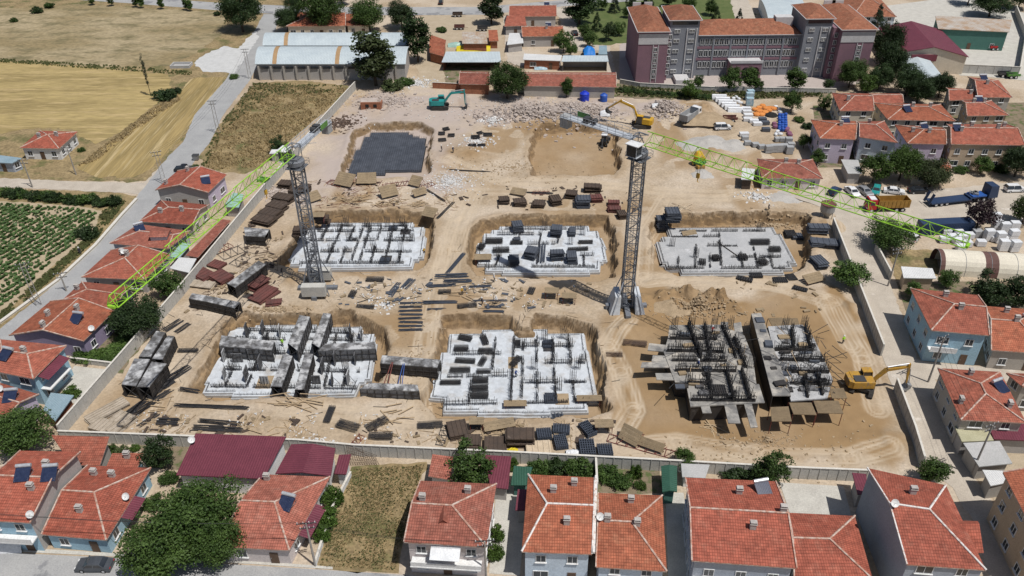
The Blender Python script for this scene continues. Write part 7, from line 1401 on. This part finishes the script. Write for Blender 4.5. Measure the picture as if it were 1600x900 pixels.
# ---------------------------------------------------------------- vehicles
def wheel_meshes(r, w_):
    t = MB(); t.bar((0, -w_ / 2, 0), (0, w_ / 2, 0), r, 18); k = MB(); k.bar((0, -w_ / 2 - .01, 0), (0, w_ / 2 + .01, 0), r * .58, 12); return t.mesh('wheel', 'rubber'), k.mesh('rim', 'tank_metal')
WHL = {k: wheel_meshes(*v) for k, v in {'car': (.32, .22), 'truck': (.52, .34)}.items()}
def wheels(t, xs, y, kind):
    r = .32 if kind == 'car' else .52
    for x in xs:
        for s_ in (-1, 1): w_ = place('wheel', WHL[kind][0], t, (x, s_ * y, r)); place('rim', WHL[kind][1], w_)
PROF = {'sedan': ([(-2.2, .32), (-2.26, .6), (-2.2, .88), (-1.6, .96), (-.95, 1.40), (-.2, 1.47), (.45, 1.42), (1.2, .96), (2.0, .84), (2.24, .66), (2.24, .32)], 3, 7), 'hatch': ([(-1.95, .32), (-2.02, .7), (-1.95, .95), (-1.62, 1.42), (-.6, 1.5), (.3, 1.45), (1.05, .98), (1.8, .86), (2.0, .66), (2.0, .32)], 2, 6),
        'van': ([(-2.1, .32), (-2.16, .7), (-2.12, 1.05), (-1.98, 1.76), (-.8, 1.82), (.55, 1.76), (1.25, 1.12), (1.95, .95), (2.15, .7), (2.15, .32)], 2, 6), 'pickup': ([(-2.5, .4), (-2.52, .98), (-.62, 1.0), (-.42, 1.62), (.3, 1.68), (.75, 1.6), (1.35, 1.08), (2.3, .95), (2.5, .7), (2.5, .4)], 2, 6)}
def car(label, u, v, heading, paint, kind='sedan', group=None):
    t = thing('car', label, 'car' if kind != 'pickup' else 'pickup', G(u, v), heading, group); pr, g0, g1 = PROF[kind]; W = .86
    wd = lambda z: W if z < .98 else W - (z - .98) * .42
    mb = MB(); A = [Vector((x, -wd(z), z)) for x, z in pr]; B = [Vector((x, wd(z), z)) for x, z in pr]; n = len(pr)
    mb.poly(A); mb.poly(B[::-1])
    for i in range(n): j = (i + 1) % n; mb.poly([A[j], A[i], B[i], B[j]])
    o = mb.obj('body', paint, t); bv = o.modifiers.new('bevel', 'BEVEL'); bv.width = .06; bv.segments = 2
    gl = MB(); e = .012
    def quad(i, j, s=.1):
        (x0, z0), (x1, z1) = pr[i], pr[j]; nx, nz = -(z1 - z0), (x1 - x0); l = math.hypot(nx, nz); nx, nz = nx / l * e, nz / l * e
        a0, a1 = (x0 + (x1 - x0) * s, z0 + (z1 - z0) * s), (x0 + (x1 - x0) * (1 - s), z0 + (z1 - z0) * (1 - s)); y0, y1 = wd(a0[1]) - .1, wd(a1[1]) - .1
        gl.poly([(a0[0] + nx, -y0, a0[1] + nz), (a0[0] + nx, y0, a0[1] + nz), (a1[0] + nx, y1, a1[1] + nz), (a1[0] + nx, -y1, a1[1] + nz)])
    quad(g1 - 1, g1, .08); quad(g0, g0 + 1, .1) if kind != 'hatch' else quad(2, 3, .1)
    gl.obj('windscreen', 'glass', t); top = max(z for _, z in pr)
    for s_ in (-1, 1):
        sg = MB(); xa, xb = pr[g0 + 1][0] - .1, pr[g1 - 1][0] + .12
        for x0, x1, l0, l1 in ((xa, (xa + xb) / 2 - .06, -.42, 0), ((xa + xb) / 2 + .06, xb, 0, .42)):
            if kind == 'pickup' and l0 < 0: l0 = 0
            z0, z1 = 1.02, top - .13; sg.poly([(x0 + l0, s_ * (wd(z0) + e), z0), (x1 + l1, s_ * (wd(z0) + e), z0), (x1, s_ * (wd(z1) + e), z1), (x0, s_ * (wd(z1) + e), z1)])
        sg.obj('side_window', 'glass', t); MB().box(pr[-2][0] - .06, s_ * .6, .58, .12, .36, .16).obj('headlight', 'frame_white', t); MB().box(pr[1][0] + .05, s_ * .62, .68, .1, .3, .16).obj('tail_light', 'paint_red', t)
        MB().box(pr[g1][0] - .25, s_ * (W + .1), .95, .14, .18, .12).obj('mirror', paint, t)
    wheels(t, (-1.35 if kind != 'pickup' else -1.6, 1.35 if kind != 'pickup' else 1.5), W - .1, 'car')
    if kind == 'pickup': MB().box(-1.55, 0, 1.003, 1.7, 1.5, .03).obj('load_bed', 'steel_dark', t)
def hd(u0, v0, u1, v1): d = P(u1, v1) - P(u0, v0); return math.atan2(d.y, d.x)
car('dark grey sedan parked at the street kerb', 150, 887, hd(175, 884, 125, 884), 'paint_gunmetal'); car('white estate car driving in the pallet yard', 1129, 202, .05, 'paint_white', 'van')
car('white sedan parked first beside the roadside trees', 1331, 303, hd(1325, 296, 1338, 308), 'paint_white', 'sedan'); car('silver sedan parked between the white and the teal car', 1350, 302, hd(1343, 296, 1358, 307), 'paint_silver', 'sedan'); car('teal hatchback parked under the roadside tree', 1368, 301, hd(1370, 294, 1366, 309), 'paint_teal', 'hatch')
car('white sedan parked across behind the dump truck', 1396, 302, hd(1380, 299, 1412, 303), 'paint_white', 'sedan'); car('dark car in the shade of the olive roadside tree', 1434, 301, 0, 'paint_black', 'sedan'); car('white van at the right end of the dirt street', 1584, 299, .05, 'paint_white', 'van'); car('black pickup on the road behind the lilac house', 290, 267, math.pi, 'paint_black', 'pickup')
car('dark blue hatchback beside the green porta cabin', 1303, 302, .8, 'paint_navy', 'hatch'); car('white car half hidden behind the bushy tree', 1416, 374, 2.2, 'paint_white', 'van'); car('dark car on the far road', 689, 6, math.pi / 2, 'paint_black', 'hatch'); car('dark car in the lane by the school garden', 898, 54, 1.7, 'paint_black', 'sedan')
def excavator(label, u, v, heading, swing, paint, reach=1.0, bkt='steel_dark', lift=35, arm=-55, s=1.0):
    t = thing('excavator', label, 'excavator', G(u, v), heading, scale=(s, s, s))
    for s_ in (-1, 1):
        mb = MB(); pr = [(-1.9, .1), (-2.1, .45), (-1.85, .85), (1.85, .85), (2.1, .45), (1.9, .1), (1.6, 0), (-1.6, 0)]; y0, y1 = s_ * 1.25 - .3, s_ * 1.25 + .3
        mb.poly([(x, y0, z) for x, z in pr]); mb.poly([(x, y1, z) for x, z in pr][::-1])
        for i in range(8): (xa, za), (xb, zb_) = pr[i], pr[(i + 1) % 8]; mb.poly([(xa, y0, za), (xa, y1, za), (xb, y1, zb_), (xb, y0, zb_)])
        tk = mb.obj('track', 'track', t); sh = MB()
        for k in range(14): sh.box(-1.75 + k * .27, s_ * 1.25, .855, .16, .64, .05)
        sh.obj('track_shoe', 'track', tk)
    MB().box(0, 0, .4, 2.4, 1.9, .5).obj('undercarriage', 'steel_dark', t); MB().lathe([(.8, .9), (.8, 1.1)], 16).obj('slew_ring', 'steel_dark', t)
    def sw(name, mb, m): return mb.obj(name, m, t, (0, 0, 0), swing)
    b = MB(); b.box(-.5, -.55, 1.12, 3.0, 1.55, 1.05); b.box(-1.2, .45, 1.12, 1.6, 1.5, 1.15); sw('body', b, paint)
    c_ = MB(); c_.hexa([(-2.0, -1.3, 1.1), (-2.0, 1.2, 1.1), (-2.6, .9, 1.1), (-2.6, -1.0, 1.1)][::-1], [(-2.0, -1.3, 2.2), (-2.0, 1.2, 2.2), (-2.55, .9, 2.2), (-2.55, -1.0, 2.2)][::-1]); sw('counterweight', c_, paint)
    g = MB(); g.hexa([(-.35, .2, 1.15), (1.25, .2, 1.15), (1.25, 1.2, 1.15), (-.35, 1.2, 1.15)], [(-.3, .25, 2.85), (.9, .25, 2.85), (.9, 1.15, 2.85), (-.3, 1.15, 2.85)]); cb = sw('cab', g, 'glass')
    MB().box(.28, .7, 2.855, 1.4, 1.05, .09).obj('cab_roof', paint, cb); fr = MB()
    for x, x2, y in ((-.36, -.31, .2), (1.26, .91, .2), (1.26, .91, 1.2), (-.36, -.31, 1.2)): fr.bar((x, y, 1.15), (x2, y, 2.86), .05)
    fr.obj('cab_frame', paint, cb); MB().box(-1.0, -.4, 2.175, 1.6, 1.3, .12).obj('engine_hood', 'steel_dark', t, (0, 0, 0), swing)
    # boom, stick, bucket in the swing plane
    a = rad(lift); p0 = Vector((.8, -.3, 1.5)); kn = p0 + Vector((math.cos(a + .35), 0, math.sin(a + .35))) * 2.9 * reach; p1 = kn + Vector((math.cos(a - .45), 0, math.sin(a - .45))) * 3.0 * reach; a2 = rad(arm); p2 = p1 + Vector((math.cos(a2), 0, math.sin(a2))) * 3.0 * reach
    bm = MB(); bm.bar(p0, kn, .26, 4, .34); bm.bar(kn, p1, .34, 4, .2); sw('boom', bm, paint); st = MB(); st.bar(p1 + (p1 - p2).normalized() * .6, p2, .26, 4, .14); sw('stick', st, paint)
    cy = MB(); cy.bar(p0 + Vector((.5, .3, -.2)), p0.lerp(kn, .9) + Vector((0, .3, 0)), .09, 6); cy.bar(kn + Vector((0, 0, .4)), p1 + (p1 - p2).normalized() * .6, .09, 6); cy.bar(p1.lerp(p2, .15) + Vector((.25, 0, .1)), p2 + Vector((.35, 0, .1)), .08, 6); sw('hydraulic_ram', cy, 'tank_metal')
    bk = MB(); pf = [(0, .1), (.55, 0), (.5, -.6), (.1, -1.0), (-.6, -1.05), (-.75, -.85), (-.15, -.7), (.05, -.4)]; 
    A = [Vector((p2.x + x, -.3 - .6, p2.z + z)) for x, z in pf]; B = [Vector((p2.x + x, -.3 + .6, p2.z + z)) for x, z in pf]; bk.poly(A); bk.poly(B[::-1])
    for i in range(8): j = (i + 1) % 8; bk.poly([A[i], B[i], B[j], A[j]])
    for k in range(4): bk.box(p2.x - .75, -.75 + k * .3, p2.z - 1.02, .3, .1, .12)
    sw('bucket', bk, bkt)
excavator('teal excavator with raised arm on the demolition ground', 688, 169, math.pi * 0, 0.02, 'paint_teal', 1.05, 'steel_dark', 30, -88, 1.15)
excavator('yellow excavator working at the rubble behind the right jib', 1002, 198, 0, math.pi * .88, 'paint_yellow', 1.1, 'steel_dark', 42, -38, 1.15)
excavator('amber excavator reaching over the broken site wall', 1347, 607, 1.1, hd(1345, 600, 1402, 612) + .35 - 1.1, 'paint_amber', 1.0, 'galv', 34, -82, 1.1)
def tipper(label, u, v, heading, cabm, bedm, L=8.4, stripe=None, bedh=1.5):
    t = thing('tipper_truck', label, 'truck', G(u, v), heading)
    MB().box(-.2, 0, .7, L, 1.0, .35).obj('chassis', 'steel_dark', t); cab = MB(); x0 = L / 2 - 1.9
    cab.hexa([(x0, -1.2, .75), (x0 + 1.9, -1.2, .75), (x0 + 1.9, 1.2, .75), (x0, 1.2, .75)], [(x0, -1.15, 2.9), (x0 + 1.6, -1.15, 2.9), (x0 + 1.6, 1.15, 2.9), (x0, 1.15, 2.9)]); cb = cab.obj('cab', cabm, t)
    g = MB(); g.poly([(x0 + 1.86, -1.05, 1.75), (x0 + 1.86, 1.05, 1.75), (x0 + 1.67, 1.0, 2.7), (x0 + 1.67, -1.0, 2.7)])
    for s_ in (-1, 1): g.poly([(x0 + .5, s_ * 1.195, 1.8), (x0 + 1.5, s_ * 1.195, 1.8), (x0 + 1.4, s_ * 1.185, 2.6), (x0 + .5, s_ * 1.185, 2.6)])
    g.obj('windscreen', 'glass', cb)
    if stripe: MB().box(x0 + .75, 0, 2.905, 1.3, 1.6, .12).obj('roof_vent', stripe, cb)
    xb0, xb1 = -L / 2, x0 - .25; bed = MB(); bed.box((xb0 + xb1) / 2, 0, 1.1, xb1 - xb0, 2.45, .15)
    for s_ in (-1, 1): bed.box((xb0 + xb1) / 2, s_ * 1.19, 1.253, xb1 - xb0, .09, bedh)
    bed.box(xb0 + .045, 0, 1.253, .09, 2.28, bedh); bed.box(xb1 - .045, 0, 1.253, .09, 2.28, bedh + .4); bo = bed.obj('tipping_bed', bedm, t); rb = MB()
    for k in range(8):
        for s_ in (-1, 1): rb.box(xb0 + .4 + k * (xb1 - xb0 - .8) / 7, s_ * 1.27, 1.2, .12, .08, bedh)
    rb.obj('bed_rib', bedm, bo); wheels(t, (-L / 2 + 1.3, -L / 2 + 2.6, L / 2 - 1.0), 1.0, 'truck')
    for s_ in (-1, 1): MB().box(x0 + 1.93, s_ * .85, .95, .06, .4, .22).obj('headlight', 'frame_white', t)
tipper('white tipper truck parked beside the grey rubble mound', 1078, 188, hd(1062, 190, 1090, 172), 'paint_white', 'block_grey', 8.0)
tipper('dump truck with ochre bed and red and white cab on the dirt street', 1383, 328, math.pi + .02, 'paint_red', 'paint_orange', 9.0, 'paint_white', 1.6)
t = thing('low_loader', 'dark blue low-loader lorry parked on the dirt street', 'lorry', G(1502, 315), hd(1450, 316, 1550, 305)); mb = MB()
mb.box(-3.4, 0, .75, 9.6, 2.5, .28); mb.box(2.0, 0, 1.15, 1.9, 2.4, .25); mb.obj('trailer_bed', 'paint_navy', t)
mb = MB(); mb.box(3.3, 0, 1.3, 3.4, 2.2, .3); mb.bar((1.2, -.9, 1.0), (2.6, -.9, 1.5), .14); mb.bar((1.2, .9, 1.0), (2.6, .9, 1.5), .14); mb.obj('gooseneck', 'paint_blue', t)
for s_ in (-1, 1): M_ = Matrix.Translation((-8.3, s_ * .8, 1.9)) @ Matrix.Rotation(rad(-72), 4, 'Y'); MB().box(0, 0, 0, 2.4, .7, .14, M=M_).obj('ramp', 'paint_navy', t)
mb = MB(); mb.hexa([(5.4, -1.25, .8), (7.7, -1.25, .8), (7.7, 1.25, .8), (5.4, 1.25, .8)], [(5.4, -1.2, 3.7), (7.3, -1.2, 3.6), (7.3, 1.2, 3.6), (5.4, 1.2, 3.7)]); cb = mb.obj('cab', 'paint_navy', t); MB().poly([(7.66, -1.05, 1.9), (7.66, 1.05, 1.9), (7.42, 1.0, 3.1), (7.42, -1.0, 3.1)]).obj('windscreen', 'glass', cb)
MB().box(4, 0, .7, 7, 1.0, .3).obj('chassis', 'steel_dark', t); wheels(t, (-7, -5.7, -4.4, 3.2, 4.5, 6.7), 1.0, 'truck')
mb = MB()
for k in range(9): mb.box(2 + k * .18, random.uniform(-.6, .6), 1.62, .9, .4, .4, random.uniform(0, 3))
mb.obj('tie_down_gear', 'galv', t)
# backhoe loader in the second pit
t = thing('backhoe_loader', 'white-cabbed loader digging in the empty pit', 'loader', G(944, 226), 1.3); MB().box(0, 0, .7, 3.4, 1.4, .9).obj('body', 'paint_black', t); mb = MB(); mb.hexa([(-.9, -.7, 1.6), (.6, -.7, 1.6), (.6, .7, 1.6), (-.9, .7, 1.6)], [(-.8, -.65, 2.9), (.45, -.65, 2.9), (.45, .65, 2.9), (-.8, .65, 2.9)]); cb = mb.obj('cab', 'glass', t); MB().box(-.15, 0, 2.905, 1.7, 1.5, .12).obj('cab_roof', 'paint_white', cb)
MB().box(1.3, 0, 1.605, 1.1, 1.0, .2).obj('hood', 'wall_white', t); mb = MB(); mb.box(2.7, 0, .2, .8, 2.3, .8); mb.bar((1.0, -.7, 1.2), (2.5, -.7, .7), .1); mb.bar((1.0, .7, 1.2), (2.5, .7, .7), .1); mb.obj('front_bucket', 'steel_dark', t); mb = MB(); mb.bar((-1.7, 0, 1.2), (-2.6, 0, 2.8), .16); mb.bar((-2.6, 0, 2.8), (-3.6, 0, 1.2), .13); mb.box(-3.7, 0, .6, .6, .7, .6); mb.obj('backhoe_arm', 'steel_dark', t); wheels(t, (-1.1, 1.3), .85, 'truck')
# trailer and tractor scraps in the farmyard and depot
for lab, u, v, m in (('red farm trailer in the upper farmyard', 718, 46, 'form_red'), ('small farm trailer by the far road', 715, 26, 'form_brown'), ('grey implement beside the tall farmyard tree', 754, 48, 'steel_dark'), ('red farm implement row behind the green depot', 1514, 74, 'paint_red'), ('second red implement before the green depot', 1553, 78, 'paint_red'), ('green machine standing in the depot yard', 1581, 122, 'paint_green'), ('dark machine standing in the depot yard', 1568, 120, 'steel_dark'), ('broken brown machine body in the pallet yard', 1140, 190, 'form_red')):
    t = thing('farm_trailer', lab, 'trailer', G(u, v)); mb = MB(); mb.box(0, 0, .8, 3.6, 1.8, .15)
    for s_ in (-1, 1): mb.box(0, s_ * .87, .953, 3.6, .06, .6)
    mb.box(-1.77, 0, .953, .06, 1.68, .6); mb.bar((1.8, 0, .8), (3.0, 0, .6), .07); mb.obj('bed', m, t); wheels(t, (-.8, .6), .8, 'truck')

# ---------------------------------------------------------------- workers
def worker_mesh(seed):
    r = random.Random(seed); J = {'pel': (0, 0, .95), 'spi': (0, 0, 1.2), 'che': (0, .0, 1.4), 'nec': (0, 0, 1.52), 'hea': (0, -.02, 1.64), 'top': (0, -.02, 1.76)}
    a = .12 + r.random() * .12
    J.update({'hl': (.1, 0, .92), 'kl': (.12, -a, .5), 'al': (.12, a * .4, .08), 'fl': (.12, a * .4 - .16, .04), 'hr': (-.1, 0, .92), 'kr': (-.12, -a * .4, .5), 'ar': (-.12, a, .08), 'fr': (-.12, a - .16, .04),
              'sl': (.2, 0, 1.42), 'el': (.27, -.02, 1.14), 'wl': (.26, -.2 - a, 1.0), 'gl': (.25, -.28 - a, .98), 'sr': (-.2, 0, 1.42), 'er': (-.28, .03, 1.14), 'wr': (-.27, -.1, .9), 'gr': (-.27, -.14, .82)})
    ks = list(J); E = [('pel', 'spi'), ('spi', 'che'), ('che', 'nec'), ('nec', 'hea'), ('hea', 'top'), ('pel', 'hl'), ('hl', 'kl'), ('kl', 'al'), ('al', 'fl'), ('pel', 'hr'), ('hr', 'kr'), ('kr', 'ar'), ('ar', 'fr'), ('che', 'sl'), ('sl', 'el'), ('el', 'wl'), ('wl', 'gl'), ('che', 'sr'), ('sr', 'er'), ('er', 'wr'), ('wr', 'gr')]
    me = bpy.data.meshes.new('person'); me.from_pydata([J[k] for k in ks], [(ks.index(a_), ks.index(b)) for a_, b in E], [])
    o = bpy.data.objects.new('tmp', me); C.objects.link(o); sk = o.modifiers.new('skin', 'SKIN'); sd_ = me.skin_vertices[0].data
    R_ = dict(pel=.15, spi=.14, che=.16, nec=.06, hea=.10, top=.075, hl=.10, kl=.07, al=.05, fl=.045, hr=.10, kr=.07, ar=.05, fr=.045, sl=.075, el=.055, wl=.04, gl=.035, sr=.075, er=.055, wr=.04, gr=.035)
    for i, k in enumerate(ks): sd_[i].radius = (R_[k], R_[k]); sd_[i].use_root = (k == 'pel')
    o.modifiers.new('sub', 'SUBSURF').levels = 1; dg = bpy.context.evaluated_depsgraph_get(); dg.update(); m2 = bpy.data.meshes.new_from_object(o.evaluated_get(dg)); bpy.data.objects.remove(o); return m2
WM = [worker_mesh(s) for s in (1, 2)]
HELM = MB().lathe([(.17, 1.70), (.135, 1.71), (.13, 1.78), (.08, 1.86), (.02, 1.88)], 12).mesh('helmet', 'helmet')
def worker(label, u, v, rz, top='hivis', z=None, i=0, helm=True):
    p = G(u, v) if z is None else P(u, v, z); me = WM[i % 2].copy(); me.name = 'person'
    for m in ('trousers', top, 'skin'): me.materials.append(MATS[m])
    for f in me.polygons: c_ = f.center; f.material_index = 0 if c_.z < .97 else (2 if c_.z > 1.5 or (abs(c_.x) > .2 and c_.z < 1.06) else 1); f.use_smooth = True
    o = tag(place('person', me, None, p, rz), label, 'person')
    if helm: place('helmet', HELM, o)
    return o
for i, a in enumerate((('worker in green vest standing on the soil by the amber excavator', 1316, 537, .6, 'hivis'), ('person in dark clothes walking below the stepped pit', 690, 237, 2, 'trousers', None), ('second person in dark clothes below the stepped pit', 708, 239, 1, 'paint_navy', None), ('worker in green vest among the tunnel forms', 442, 541, 0, 'hivis', RT), ('worker in pale shirt by the bar bundles', 775, 475, .4, 'wrap_white', None), ('worker bending near the bar bundles in dark shirt', 753, 477, 2, 'trousers', None), ('worker in yellow vest by the bar bundles', 722, 461, 1, 'paint_yellow', None), ('person in dark clothes at the road edge by the site cabin', 1200, 329, 1, 'trousers', None), ('worker in yellow on the edge of the left raft', 663, 398, 1, 'paint_yellow', None), ('worker in blue on the largest raft', 806, 590, 1, 'blue_steel', RT), ('worker in red on the half-built deck', 1112, 522, 1, 'paint_red', 3.0), ('worker in blue on the half-built deck', 1090, 575, 2, 'blue_steel', 3.0), ('worker in white by the row of bar bundles', 772, 440, 2, 'wrap_white', None), ('person in black standing at the crop field channel', 126, 398, 1, 'trousers', None))):
    lab, u, v, rz, top = a[:5]; worker(lab, u, v, rz, top, a[5] if len(a) > 5 else None, i)
